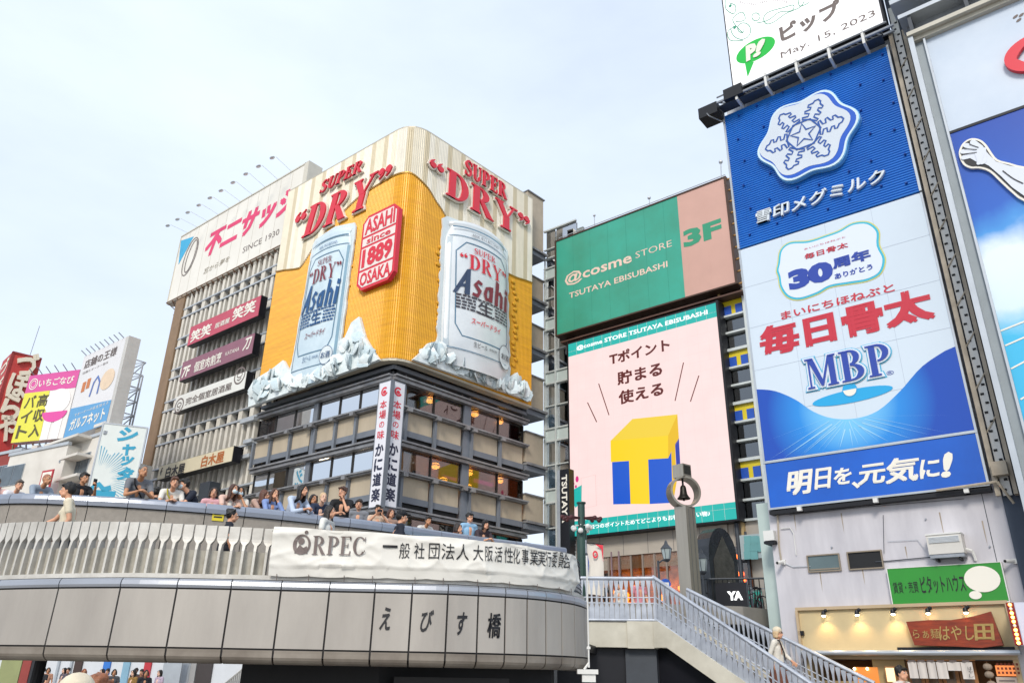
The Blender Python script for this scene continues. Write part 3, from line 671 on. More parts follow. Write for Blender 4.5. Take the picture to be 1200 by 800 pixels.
ro.rotation_euler = (0, 0, radians(-38+8))
bp_.part('clock_box', MB().box(-.19, .19, -.2, .2, hr+RRr-.03, ht), M_brush)
bp_.part('clock_face', MB().box(-.15, .15, -.215, -.202, hr+RRr+.06, ht-.05), mat('smoked_glass', '#30302C', .15, var=.2))
bell = [(0.0, .2), (.05, .195), (.075, .15), (.085, .05), (.1, -.04), (.14, -.11), (.17, -.14), (.165, -.16), (0, -.155)]
bo = bp_.part('bell', MB().lathe([(r_*1.15, hr-.01+z*1.15) for r_, z in bell[::-1]], n=20), mat('bronze', '#2D2B26', .45, .6), smooth=True)
bp_.part('clapper', MB().ball((0, 0, hr-.22), .035, 8, 6).bar((0, 0, hr-.2), (0, 0, hr), .012), M_dark)
bp_.part('hanger', MB().bar((0, 0, hr+.2), (0, 0, hr+RRr-.05), .03, 8), M_dark)

ml = place(841, 650, 25.5); mt = place(836, 623, 25.5).z
mo = Thing('granite_monument', 'dark polished granite slab monument with an arched top behind the bell pillar', 'monument', base=(ml.x, ml.y, PZ), rotz=radians(35)); mo.b = Vector((0, 0, 0)); mo.o.location = (ml.x, ml.y, PZ)
hm = mt-PZ+.1; arch = [(-.75, 0), (.6, 0), (.6, hm*.66)]+[(-.075+.675*cos(t), hm*.66+hm*.34*sin(t)) for t in [pi*i/10 for i in range(1, 10)]]+[(-.75, hm*.66)]
mo.part('slab', MB().prism(arch, -.28, .28), mat('black_granite', '#2E3238', .18, .0, var=.5, scale=1.6, alt='#12151A'))
mo.part('carved_face', MB().prism([(-.55, .1), (.4, .1), (.4, hm*.62), (-.05, hm*.9), (-.55, hm*.62)], -.3, -.285), mat('stone_face', '#4A4A46', .6, var=.45, scale=5, bump=.6, bscale=12))

def street_lamp(label, px, pbot, ptop, Y, arm=0):
    b = place(px, pbot, Y); tp = place(px, ptop, Y).z; x = b.x
    T = Thing('street_lamp', label, 'street lamp', base=(x, Y, PZ), group='old style street lamps by the plaza')
    h = tp-.75
    T.part('pole', MB().lathe([(.09, PZ), (.09, PZ+.4), (.05, PZ+.5), (.04, h)], x, Y, 10), M_gdark)
    cx = x+arm
    if arm: T.part('arm', MB().path([(x, Y, h-.1), (x+arm*.5, Y, h+.02), (cx, Y, h-.02)], .03, 6), M_gdark)
    T.part('lantern_base', MB().lathe([(.04, h-.05), (.12, h+.02), (.13, h+.06)], cx, Y, 6), M_gdark)
    T.part('lantern_glass', MB().lathe([(.12, h+.06), (.19, h+.42)], cx, Y, 6), mat('lantern_glass', '#A9B6B8', .2, var=.2))
    for i in range(6):
        a = 2*pi*i/6; T.part('lantern_bar', MB().bar((cx+.122*cos(a), Y+.122*sin(a), h+.06), (cx+.195*cos(a), Y+.195*sin(a), h+.42), .012, 4), M_gdark)
    T.part('lantern_roof', MB().lathe([(.22, h+.42), (.2, h+.45), (.07, h+.6), (.05, h+.68), (.0, h+.75)], cx, Y, 6), M_gdark)
street_lamp('old style lantern on a bracket pole before the cafe windows', 773, 690, 632, 29, .33)
street_lamp('old style lantern at the dark downpipe right of the granite monument', 854, 700, 622, 27.5, 0)
street_lamp('old style lantern close behind the right edge of the bell pillar', 825, 690, 642, 24.4, 0)
# green-black post with cross arms and a bunch of cameras
b = place(683, 690, 21.5); tz = place(683, 590, 21.5).z; az_ = place(683, 607, 21.5).z
T = Thing('camera_post', 'dark green post with dark red cross arms and a bunch of white cameras', 'post', base=(b.x, b.y, PZ))
T.part('pole', MB().lathe([(.14, PZ), (.14, tz-.75), (.1, tz-.7), (.1, tz), (.13, tz), (.13, tz+.04)], b.x, b.y, 12), mat('post_green', '#2F4A44', .5, .2))
for a in (0.2, 0.9, 2.3, 3.3): T.part('cross_arm', MB().bar((b.x-.5*cos(a), b.y-.5*sin(a), az_-.02), (b.x+.55*cos(a), b.y+.55*sin(a), az_+.04), .022, 6).ball((b.x+.55*cos(a), b.y+.55*sin(a), az_+.02), .06, 8, 5).ball((b.x-.5*cos(a), b.y-.5*sin(a), az_-.04), .06, 8, 5), mat('arm_red', '#4A2023', .5))
for i in range(7):
    a = i*.9; T.part('camera', MB().ball((b.x+.24*cos(a), b.y+.24*sin(a), az_-.25-.06*(i % 3)), .075, 8, 6).bar((b.x, b.y, az_-.2), (b.x+.2*cos(a), b.y+.2*sin(a), az_-.2), .015, 4), M_white)
# hanging flag banner
fb = place(692, 700, 20.8); f0 = place(688, 636, 20.8); f1 = place(706, 690, 20.8)
T = Thing('flag_banner', 'white upright street flag with a red round emblem beside the camera post', 'flag', base=(f0.x, 20.8, PZ))
vs = []; 
for j in range(9):
    for i in range(6): u = i/5; v = j/8; vs.append((f0.x+.42*u+.07*(1-v)*0, 20.8+.05*sin(u*5+v*2), f0.z-(f0.z-PZ-.2)*v-.05*u))
mb = MB(); mb.add(vs, [(j*6+i, (j+1)*6+i, (j+1)*6+i+1, j*6+i+1) for j in range(8) for i in range(5)]); T.part('cloth', mb, mat('flag_white', '#D6D0C6', .8, var=.06), smooth=True)
T.part('emblem', MB().add([(f0.x+.2+.07*cos(2*pi*i/16)*k, 20.72, f0.z-.3+.1*sin(2*pi*i/16)*k) for k in (1, .5) for i in range(16)], [(i, (i+1) % 16, (i+1) % 16+16, i+16) for i in range(16)]), M_red)
T.part('corner_print', MB().flat([(f0.x+.2, f0.z-.04), (f0.x+.41, f0.z-.06), (f0.x+.40, f0.z-.5), (f0.x+.36, f0.z-.16)], 20.70), M_red)
T.part('side_print', MB().flat([(f0.x+.0, f0.z-.3), (f0.x+.03, f0.z-.5), (f0.x+.0, f0.z-.9)], 20.71), mat('flag_blue', '#2B4F9C', .7))
T.part('pole', MB().bar((f0.x-.03, 20.8, PZ), (f0.x-.03, 20.8, f0.z+.08), .018, 6), M_galv)
T.part('top_rod', MB().bar((f0.x-.05, 20.8, f0.z+.01), (f0.x+.44, 20.8, f0.z-.03), .014, 6), M_dark)
# round blue road sign and bicycles beyond the rail
q = place(780, 684, 24); T = Thing('road_sign', 'round blue road sign on the plaza beyond the stair railing', 'sign', base=(q.x, 24, PZ))
T.part('disc', MB().add([(q.x+.16*cos(2*pi*i/20), y, q.z+.16*sin(2*pi*i/20)) for y in (24, 24.03) for i in range(20)], [tuple(range(20)), tuple(range(39, 19, -1))]+[(i+20, (i+1) % 20+20, (i+1) % 20, i) for i in range(20)]), mat('road_blue', '#1F57B8', .4))
T.part('bar', MB().box(q.x-.1, q.x+.1, 23.985, 23.995, q.z-.05, q.z+.05), M_white); T.part('post', MB().bar((q.x, 24.04, PZ), (q.x, 24.04, q.z), .03, 8), M_galv)
def bicycle(x, y, a, col, label):
    T = Thing('bicycle', label, 'bicycle', base=(x, y, PZ), rotz=a, group='bicycles parked behind the plaza railing'); T.b = Vector((0, 0, 0)); m = mat('bike_'+col.strip('#'), col, .35, .3)
    for sx in (-.5, .52):
        mb = MB(); rg = [(sx+.33*cos(2*pi*i/20), 0, .34+.33*sin(2*pi*i/20)) for i in range(21)]; mb.path(rg, .018, 5); w = T.part('wheel', mb, M_dark)
        sp = MB()
        for i in range(8): sp.bar((sx, 0, .34), (sx+.32*cos(pi*i/4), 0, .34+.32*sin(pi*i/4)), .004, 3)
        T.part('spokes', sp, M_galv, parent=w)
    T.part('frame', MB().path([(-.5, 0, .34), (-.12, 0, .3), (.36, 0, .72), (-.2, 0, .78), (-.12, 0, .3)], .018, 6).path([(-.5, 0, .34), (-.2, 0, .78), (-.24, 0, .92)], .014, 6).path([(.52, 0, .34), (.38, 0, .72), (.34, 0, .98)], .018, 6), m)
    T.part('saddle', MB().ball((-.25, 0, .94), (.14, .07, .04), 10, 6), M_dark)
    T.part('handlebar', MB().path([(.22, -.26, 1.0), (.34, -.1, 1.0), (.34, .1, 1.0), (.22, .26, 1.0)], .014, 6), M_galv)
    T.part('basket', MB().box(.42, .68, -.16, .16, .72, .73).path([(.42, -.16, .95), (.72, -.16, .95), (.72, .16, .95), (.42, .16, .95), (.42, -.16, .95)], .01, 4).path([(.42, -.16, .95), (.42, -.16, .73)], .008, 4).path([(.72, -.16, .95), (.68, -.16, .73)], .008, 4).path([(.72, .16, .95), (.68, .16, .73)], .008, 4), M_galv)
for i, (px, a, c) in enumerate(((843, .4, '#23375E'), (856, 1.2, '#3B3F45'), (868, .9, '#2B3A5C'), (880, 2.0, '#4B2A2A'), (890, 1.4, '#222222'))):
    q = place(px, 700, 25.2+.3*i); bicycle(q.x, q.y, a, c, ['navy city bicycle, leftmost of the row behind the plaza railing', 'grey bicycle, second in the row behind the plaza railing', 'blue bicycle, middle one of the row behind the plaza railing', 'dark red bicycle, fourth in the row behind the plaza railing', 'black bicycle, rightmost of the row nearest the wall corner'][i])

# ------------------------------------------------------------------ corner building with the beer billboard
AL = Frame((462, 430), 40, -39); AR = Frame((462, 430), 40, 47)
M_gold = mat('corrugated_gold', '#DDA20A', .42, .1, var=.14, scale=.5, alt='#C98C08', bump=.15, bscale=3, stretch=(1, 1, 14))
M_creamA = mat('corrugated_cream', '#D8D0BC', .5, .1, var=.08, scale=1); M_creamB = mat('corrugated_tan', '#C0B498', .5, .1, var=.08, scale=1)
M_creamC = mat('corrugated_pale', '#E0DACB', .5, .1, var=.08, scale=1)
M_conG = mat('facade_grey', '#747A83', .6, .1, var=.15, scale=1.2)
M_beam = mat('ledge_metal', '#929396', .42, .25, var=.25, scale=1.6, alt='#6C6B6C')
M_span = mat('beige_slats', '#B5A893', .7, var=.16, scale=.9, bump=.5, bscale=9, stretch=(1, 1, .2))
M_void = mat('dark_void', '#131418', .7, var=.2)  # near-black stands in for the shade inside openings and recesses
M_glassS = glass('sky_glass', '#8FA3B0', .68, .02, .02); M_glassD = glass('dark_glass', '#B5B0AA', .07, .02, .02)
M_frame = mat('window_frame', '#2A2725', .45, .3, var=.1)
M_warm = mat('warm_wall', '#8C5F3C', .8, var=.3, scale=.7); M_room = mat('room_wall', '#4A3B30', .8, var=.35, scale=.8)
G_lamp = glow('lantern_light', '#FFAE4A', 8); G_ceil = glow('ceiling_light', '#FFE9C4', 5); G_mag = glow('magenta_glow', '#C0208E', 1.3)
zb_, zt_ = AL.uz(436, 424, -.8)[1], AL.uz(480, 146, -.8)[1]
uL = AL.uz(324, 316, -.85)[0]; uR = AR.uz(622, 471, -.8)[0]
BX = Thing('billboard', 'huge gold and cream corrugated billboard with two silver beer cans wrapping the corner roof', 'billboard', fr=AL, base=(0, 0, zb_))
# plan line of the board in AL coordinates
def ar2al(u, d): return AL.loc(AR.w(u, d, 0))
dB = -.85
c1 = (uL, dB); 
# corner of the two offset lines
import itertools
def isect():
    best = None
    for i in range(4000):
        u = -3+6*i/4000; q = ar2al(u, dB)
        if best is None or abs(q[1]-dB) < best[0]: best = (abs(q[1]-dB), u, q[0])
    return best[1], best[2]
uc_r, uc_l = isect(); rad = 1.5
line = [(uL, dB), (uc_l-rad, dB)]
A0 = Vector((uc_l-rad, dB)); Cn = Vector((uc_l, dB)); A1 = Vector(ar2al(uc_r+rad, dB))
for i in range(1, 9):
    t = i/9; line.append(tuple(A0*(1-t)**2+Cn*2*t*(1-t)+A1*t*t))
line += [tuple(A1), ar2al(uR, dB)]
SB = [0]
for i in range(1, len(line)): SB.append(SB[-1]+hypot(line[i][0]-line[i-1][0], line[i][1]-line[i-1][1]))
def bpt(s, off=0.):
    i = 0
    while i < len(SB)-2 and SB[i+1] < s: i += 1
    f = (s-SB[i])/(SB[i+1]-SB[i]); a = Vector(line[i]); b = Vector(line[i+1]); d = (b-a).normalized(); n = Vector((d.y, -d.x)); p = a+(b-a)*f+n*off; return p
sL = lambda u: u-uL                       # AL u -> s
sR = lambda u: SB[-2]+(u-(uc_r+rad))
# gold / cream boundary in (s, z)
gb = []
for px, py in ((291, 316), (327, 318), (352, 314), (372, 285), (398, 252), (425, 228), (448, 214)): u, z = AL.uz(px, py, dB); gb.append((sL(u), z))
gb.append(((SB[1]+SB[-2])/2, gb[-1][1]+.1))
for px, py in ((500, 219), (514, 241), (530, 268), (560, 300), (590, 318), (602, 324), (622, 331)): u, z = AR.uz(px, py, dB); gb.append((sR(u), z))
def gz(s):
    for a, b in zip(gb[:-1], gb[1:]):
        if s <= b[0]: t = max(0, min(1, (s-a[0])/(b[0]-a[0]))); t = t*t*(3-2*t)*.4+t*.6; return a[1]+(b[1]-a[1])*t
    return gb[-1][1]
ns = int(SB[-1]/.13); mb = MB(); bm_ = MB()
for i in range(ns):
    s0, s1 = SB[-1]*i/ns, SB[-1]*(i+1)/ns; o0 = .045 if i % 2 else 0; rib = [(s0, 0), (s0+.035, .028), (s1-.035, .028), (s1, 0)]
    kk = [1, 1, 2, 3, 1, 3, 3, 2][(i//3) % 8]
    for (a, oa), (b, ob) in zip(rib[:-1], rib[1:]):
        pa, pb = bpt(a, oa), bpt(b, ob); za, zb2 = gz(a), gz(b)
        mb.add([(pa.x, pa.y, zb_), (pb.x, pb.y, zb_), (pb.x, pb.y, zb2), (pa.x, pa.y, za)], [(0, 1, 2, 3)], 0)
        mb.add([(pa.x, pa.y, za), (pb.x, pb.y, zb2), (pb.x, pb.y, zt_), (pa.x, pa.y, zt_)], [(0, 1, 2, 3)], kk)
BX.part('corrugated_sheet', mb, [M_gold, M_creamA, M_creamB, M_creamC])
inner = [(x, y) for x, y in line]; back = [tuple(bpt(s, -.5)) for s in [SB[-1]*i/30 for i in range(31)]][::-1]
BX.part('board_core', MB().slab([tuple(bpt(SB[-1]*i/30, -.02)) for i in range(31)]+back, zb_+.02, zt_-.02), M_void)
for z0, z1 in ((zt_, zt_+.1), (zb_-.14, zb_)):
    BX.part('edge_trim', MB().slab([tuple(bpt(SB[-1]*i/60, .02)) for i in range(61)]+[tuple(bpt(SB[-1]*i/60, -.52)) for i in range(60, -1, -1)], z0, z1), mat('trim_ivory', '#B9B2A0', .5, .2))
mb = MB()
for i in range(120):
    s0, s1 = SB[-1]*i/120, SB[-1]*(i+1)/120; a, b = bpt(s0, .075), bpt(s1, .075); z0, z1 = gz(s0), gz(s1)
    mb.add([(a.x, a.y, z0-.06), (b.x, b.y, z1-.06), (b.x, b.y, z1+.04), (a.x, a.y, z0+.04)], [(0, 1, 2, 3)])
BX.part('gold_rim', mb, mat('gold_rim', '#9C7424', .4, .4))

M_can = mat('can_silver', '#D6E4EA', .32, .08, var=.1, scale=.5, alt='#B8CCD6'); M_canr = mat('can_silver_right', '#E4E8E9', .3, .15, var=.1, scale=.4, alt='#CFD4D7')
M_canl = mat('can_line', '#5A7F98', .4, .2); M_blueink = mat('can_blue', '#1B4F82', .5, var=0); M_wine = mat('can_wine', '#7E2A36', .5, var=.0)
M_rim = mat('can_rim', '#6F8D9E', .3, .6); M_white2 = mat('cutout_white', '#D5DEE0', .5, var=.08)
M_ice = [mat('ice_a', '#D9E2E4', .2, var=.3, scale=2.6, alt='#C6D4D8', coords='P', bump=.15, bscale=4), mat('ice_b', '#E6ECEC', .2, var=.2, scale=2.8, alt='#CBD7DA', bump=.15, bscale=5), mat('ice_c', '#CFDCE0', .2, var=.2, scale=2.5, alt='#B2C6CE', bump=.15, bscale=4)]
iceM = []
for i in range(14):
    bm = bmesh.new(); bmesh.ops.create_cube(bm, size=.66)
    for v in bm.verts: v.co += Vector((R.uniform(-.09, .09), R.uniform(-.06, .06), R.uniform(-.09, .09)))
    bmesh.ops.bevel(bm, geom=bm.edges[:], offset=.1, segments=3, affect='EDGES'); 
    for f in bm.faces: f.smooth = True
    m = bpy.data.meshes.new('ice_block'); bm.to_mesh(m); bm.free(); m.materials.append(M_ice[i % 3]); iceM.append(m)

def make_can(fr, tc, bc, wtop, wbot, icepts, right):
    BU = .3 if right else .15
    """relief can: tc/bc = (u, z) of lid and foot centre, half widths; outline boards and ice below"""
    lab = 'silver beer can relief with ice on the right face of the corner billboard' if right else 'pale blue beer can relief with ice peak, left face of the corner billboard'
    T = Thing('can_relief', lab, 'advertising relief', fr=fr, base=(bc[0], dB-.3, bc[1]), group='beer can reliefs on the corner billboard')
    ax = Vector((tc[0]-bc[0], tc[1]-bc[1])); H = ax.length; ax.normalize(); sx = Vector((ax.y, -ax.x)); Rb = wbot
    def lp(x, h):            # can coordinates: x across -1..1, h height
        k = wbot+(wtop-wbot)*h/H; return k
    prof = [(0, .78), (.04, .86), (.10, .97), (.16, 1), (.80, 1), (.86, .985), (.91, .93), (.945, .87), (.955, .86), (.965, .91), (.985, .91), (.99, .86), (1.0, .80)]
    def P(x, h, off=0.):     # x in metres from the axis
        k = lp(0, h); t = max(-1, min(1, x/k)); b = BU*k*sqrt(max(0, 1-t*t)); sag = .13*k*(1-t*t)*(h/H-.3)
        q = Vector(bc)+ax*(h+sag)+sx*x; return (q.x, dB-.18-b-off, q.y)
    mb = MB(); n = 28; vs = []
    for hh, rr in prof:
        for i in range(n+1):
            a = pi*i/n; k = lp(0, hh*H)*rr; x = -k*cos(a); b = BU*k*sin(a); sag = .13*k*(sin(a)**2)*(hh-.3); q = Vector(bc)+ax*(hh*H+sag)+sx*x; vs.append((q.x, dB-.18-b, q.y))
    mb.add(vs, [(j*(n+1)+i, j*(n+1)+i+1, (j+1)*(n+1)+i+1, (j+1)*(n+1)+i) for j in range(len(prof)-1) for i in range(n)]+[tuple(range((len(prof)-1)*(n+1), len(prof)*(n+1)))])
    T.part('can_body', mb, M_canr if right else M_can, smooth=True)
    # rim line, shoulder bands, label frame
    def band(h, w, x0=-.97, x1=.97, m=24):
        k = lp(0, h); b = MB(); v = [P(k*(x0+(x1-x0)*i/m), h+(w if j else 0), .015) for j in (0, 1) for i in range(m+1)]
        b.add(v, [(i, i+1, i+m+2, i+m+1) for i in range(m)]); return b
    T.part('shoulder_band', band(H*.868, .05), M_canl); T.part('rim_band', band(H*.93, .09, -.9, .9), M_rim); T.part('foot_band', band(H*.1, .05), M_canl)
    for xa, xb in ((-.985, -.9), (.9, .985)):      # round shading at the can's sides, put into the print as darker strips
        b = MB(); v = [P(lp(0, H*(.11+.75*i/12))*q_, H*(.11+.75*i/12), .012) for q_ in (xa, xb) for i in range(13)]; b.add(v, [(i, i+13, i+14, i+1) for i in range(12)]); T.part('edge_shade', b, mat('can_edge_shade', '#7F9FB0', .35, .3) if not right else mat('can_edge_shade_right', '#9AA7B0', .35, .3))
    k = lp(0, H*.5); fx = .8*k
    oct_ = [(-fx, H*.26), (-fx*.8, H*.19), (fx*.8, H*.19), (fx, H*.26), (fx, H*.76), (fx*.7, H*.83), (-fx*.7, H*.83), (-fx, H*.76)]
    pts = []
    for i in range(8):
        a, b = oct_[i], oct_[(i+1) % 8]
        for j in range(6): pts.append((a[0]+(b[0]-a[0])*j/6, a[1]+(b[1]-a[1])*j/6))
    L = MB().stroke(pts, .07, 0, True); L.v = [P(v[0], v[2], .02) for v in L.v]; T.part('label_line', L, M_canl)
    def pf(x, y, z): return P(x, z, .05-y)
    red = M_red if right else M_wine; red2 = M_red if right else M_wine; blk = M_wine if right else M_blueink
    ink = mat('can_ink', '#3F3A44', .5, var=0) if right else M_blueink
    T.part('lettering', add_serif(MB(), 'SUPER', -.36*k, .32*k, H*.765, H*.805, 0, fn=pf, k=.17), red)
    T.part('lettering', add_serif(MB(), '`DRY"', -.72*k, .78*k, H*.65, H*.75, 0, fn=pf, k=.2), red)
    w_ = MB(); add_serif(w_, 'Asahi', -.86*k, .88*k, H*.47, H*.635, 0, grow=.022, shear=.12, fn=pf, gap=.03)
    ao = T.part('lettering', w_, [mat('asahi_blue', '#31425F', .5, var=0), M_wine] if right else M_blueink)
    if right:
        for p in ao.data.polygons:
            xc = sum(ao.data.vertices[v].co.x for v in p.vertices)/len(p.vertices); p.material_index = 0 if xc < -.4*k else 1
    T.part('lettering', add_text(MB(), '生', -.24*k, .24*k, H*.365, H*.45, 0, .012, fn=pf), ink)
    for j in range(5):
        z = H*(.452-.021*j); b = MB()
        for a0, a1 in ((-.8, -.3), (.3, .78)) if j not in (0, 4) else ((-.8, .78),):
            x = a0
            while x < a1-.03:
                w = min(.05+.11*R.random(), a1-x); q = [(x*k, z), ((x+w)*k, z), ((x+w)*k, z+H*.011), (x*k, z+H*.011)]; b.add([P(c, d, .05) for c, d in q], [(0, 1, 2, 3)]); x += w+.025
        T.part('small_print', b, ink)
    T.part('lettering', add_text(MB(), 'スーパードライ', -.42*k, .5*k, H*.285, H*.325, 0, .015, .2, fn=pf), red2)
    T.part('lettering', add_text(MB(), '生ビール', -.35*k, .05*k, H*.14, H*.175, 0, .0, .1, fn=pf), ink)
    T.part('lettering', add_text(MB(), '(非熱処理)', .1*k, .36*k, H*.145, H*.165, 0, 0, fn=pf), ink)
    e = [P(.68*k+.24*k*cos(2*pi*i/24), H*.15+.24*k*sin(2*pi*i/24)*1.15, .05) for i in range(24)]; T.part('badge', MB().add(e, [tuple(range(24))]), M_white2)
    e2 = MB().stroke(ell(.68*k, H*.15, .24*k, .276*k, 24), .03, 0, True); e2.v = [P(v[0], v[2], .06) for v in e2.v]; T.part('badge_ring', e2, ink)
    T.part('lettering', add_text(MB(), 'お酒', .51*k, .85*k, H*.13, H*.17, 0, .01, fn=lambda x, y, z: P(x, z, .09)), ink)
    T.part('lettering', add_text(MB(), 'BEER 辛口 BEYOND', -.4*k, .44*k, H*.882, H*.905, 0, .0, fn=pf), ink)
    # jagged white cut-out behind the can
    out = []
    for i in range(34):
        h = H*(1.02-1.02*i/33); kk = lp(0, h)*(1.06+.05*R.random()) * (.9 if i == 0 else 1); out.append((kk, h))
    outl = [(-a, h) for a, h in out[::-1]]+[(0, H*1.055)]+out
    pts = []
    for x, h in outl: q = Vector(bc)+ax*h+sx*x; pts.append((q.x, q.y))
    T.part('cutout_board', MB().prism(pts, dB-.17, dB-.06), M_white2)
    # ice
    ip = [fr.uz(a, b, dB-.25) for a, b in icepts]
    T.part('ice_board', MB().prism(ip, dB-.28, dB-.06), M_ice[1])
    zmin = min(p[1] for p in ip); us = [p[0] for p in ip]
    def top(u):
        z = zmin
        for a, b in zip(ip, ip[1:]+ip[:1]):
            if min(a[0], b[0]) <= u <= max(a[0], b[0]) and abs(a[0]-b[0]) > 1e-4: z = max(z, a[1]+(b[1]-a[1])*(u-a[0])/(b[0]-a[0]))
        return z
    cnt = 0
    for i in range(900):
        u = R.uniform(min(us)+.7, max(us)-.6); zt = top(u); z = R.uniform(zmin+.45, max(zmin+.5, zt-.3))
        if z > zt-.2 or cnt > 80: continue
        s_ = R.uniform(.55, 1.25)*(1 if z < zmin+1.5 else .8); T.inst('ice_block', iceM[R.randrange(14)], u, dB-.30-.12*R.random(), z, sc=(s_*1.1, s_*.2, s_*1.05), rot=(R.uniform(-.5, .5), R.uniform(0, 6.28), R.uniform(-.9, .9))); cnt += 1
    return T
def mid(fr, a, b): p = fr.uz(*a, d=dB-.3); q = fr.uz(*b, d=dB-.3); return ((p[0]+q[0])/2, (p[1]+q[1])/2), hypot(p[0]-q[0], p[1]-q[1])/2
tcL, wtL = mid(AL, (367, 282), (413, 264)); bcL, wbL = mid(AL, (337, 448), (391, 432))
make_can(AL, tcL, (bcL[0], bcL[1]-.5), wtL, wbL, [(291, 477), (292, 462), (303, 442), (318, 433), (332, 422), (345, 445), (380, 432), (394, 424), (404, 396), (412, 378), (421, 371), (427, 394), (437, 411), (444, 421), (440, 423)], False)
tcR, wtR = mid(AR, (526, 262), (592, 284)); bcR, wbR = mid(AR, (517, 418), (597, 446))
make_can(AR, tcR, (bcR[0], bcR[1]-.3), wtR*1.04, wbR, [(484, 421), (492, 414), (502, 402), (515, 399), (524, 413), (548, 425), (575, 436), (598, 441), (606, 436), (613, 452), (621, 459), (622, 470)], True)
# raised red words with pale outline
M_out = mat('letter_outline', '#E3DDD0', .5, var=.04)
def word(fr, w, bl, tr, shear, k, lab):
    T = Thing('raised_lettering', lab, 'lettering', fr=fr, base=(fr.uz(*bl, d=dB)[0], dB-.1, fr.uz(*bl, d=dB)[1]))
    u0, z0 = fr.uz(*bl, d=dB-.3); u1, z1 = fr.uz(*tr, d=dB-.3)
    g_ = .09 if len(w) < 6 and '`' in w or w == 'DRY' else .05
    T.part('outline', add_serif(MB(), w, u0, u1, z0, z1, dB-.06, .12, g_, shear, k), M_out)
    T.part('letters', add_serif(MB(), w, u0, u1, z0, z1, dB-.19, .1, 0, shear, k), M_red)
word(AL, 'SUPER', (373, 227), (427, 185), .25, .2, 'small raised red word above the left can on the corner billboard')
word(AL, '`DRY"', (337, 287), (461, 190), .22, .22, 'large raised red quoted word across the left face of the corner billboard')
word(AR, 'SUPER', (545, 203), (595, 217), .0, .2, 'small raised red word above the right can on the corner billboard')
word(AR, '`DRY"', (503, 215), (622, 256), .0, .22, 'large raised red quoted word across the right face of the corner billboard')
# plaque
u0, u1, z0, z1 = rect_px(AL, (424, 254), (464, 325), d=dB-.3, bl=(421, 341), tr=(466, 241))
T = Thing('plaque', 'red framed plaque with white panels and red writing between the two beer cans', 'sign', fr=AL, base=(u0, dB-.1, z0))
def chamf(a, b, c, d, k): return [(a+k, c), (b-k, c), (b, c+k), (b, d-k), (b-k, d), (a+k, d), (a, d-k), (a, c+k)]
T.part('frame', MB().prism(chamf(u0, u1, z0, z1, .45), dB-.34, dB-.05), M_red)
H = z1-z0
for a, b in ((.035, .24), (.27, .555), (.585, .69), (.72, .965)):
    p = _rect(u0+.16, u1-.16, z0+H*a, z0+H*b)
    if a < .1: p = [(u0+.5, z0+H*a), (u1-.5, z0+H*a), (u1-.16, z0+H*a+.34), (u1-.16, z0+H*b), (u0+.16, z0+H*b), (u0+.16, z0+H*a+.34)]
    if b > .9: p = [(u0+.16, z0+H*a), (u1-.16, z0+H*a), (u1-.16, z0+H*b-.34), (u1-.5, z0+H*b), (u0+.5, z0+H*b), (u0+.16, z0+H*b-.34)]
    T.part('panel', MB().flat(p, dB-.352), mat('plaque_white', '#E8DAD4', .5, var=.05))
for w, a, b, bo in (('OSAKA', .05, .225, .03), ('1889', .285, .54, .045), ('since', .6, .68, .02), ('ASAHI', .735, .95, .03)):
    kx = .55 if w == 'since' else .28; T.part('lettering', add_text(MB(), w, u0+kx, u1-kx, z0+H*a, z0+H*b, dB-.37, bo), M_red)
# wave-like gold splashes beside the cans
for fr, pts in ((AL, [(412+R.uniform(-2, 3)-i*.9, 275+i*7.5) for i in range(15)]), (AR, [(517-R.uniform(-1, 3), 290+i*6.5) for i in range(17)]), (AR, [(603+R.uniform(-1, 3), 330+i*6.5) for i in range(16)])):
    for p in pts:
        u, z = fr.uz(*p, d=dB-.1); T = BX; me = T.inst('splash_drop', iceM[0] if False else (BOXES.get('drop') or BOXES.setdefault('drop', MB().ball((0, 0, 0), (.2, .06, .14), 10, 6).mesh('splash_drop', mat('gold_drop', '#DDA01A', .4, .1), True))), *([AL.loc(fr.w(u, dB-.06, z))[0], AL.loc(fr.w(u, dB-.06, z))[1], z]), rz=fr.az-AL.az)

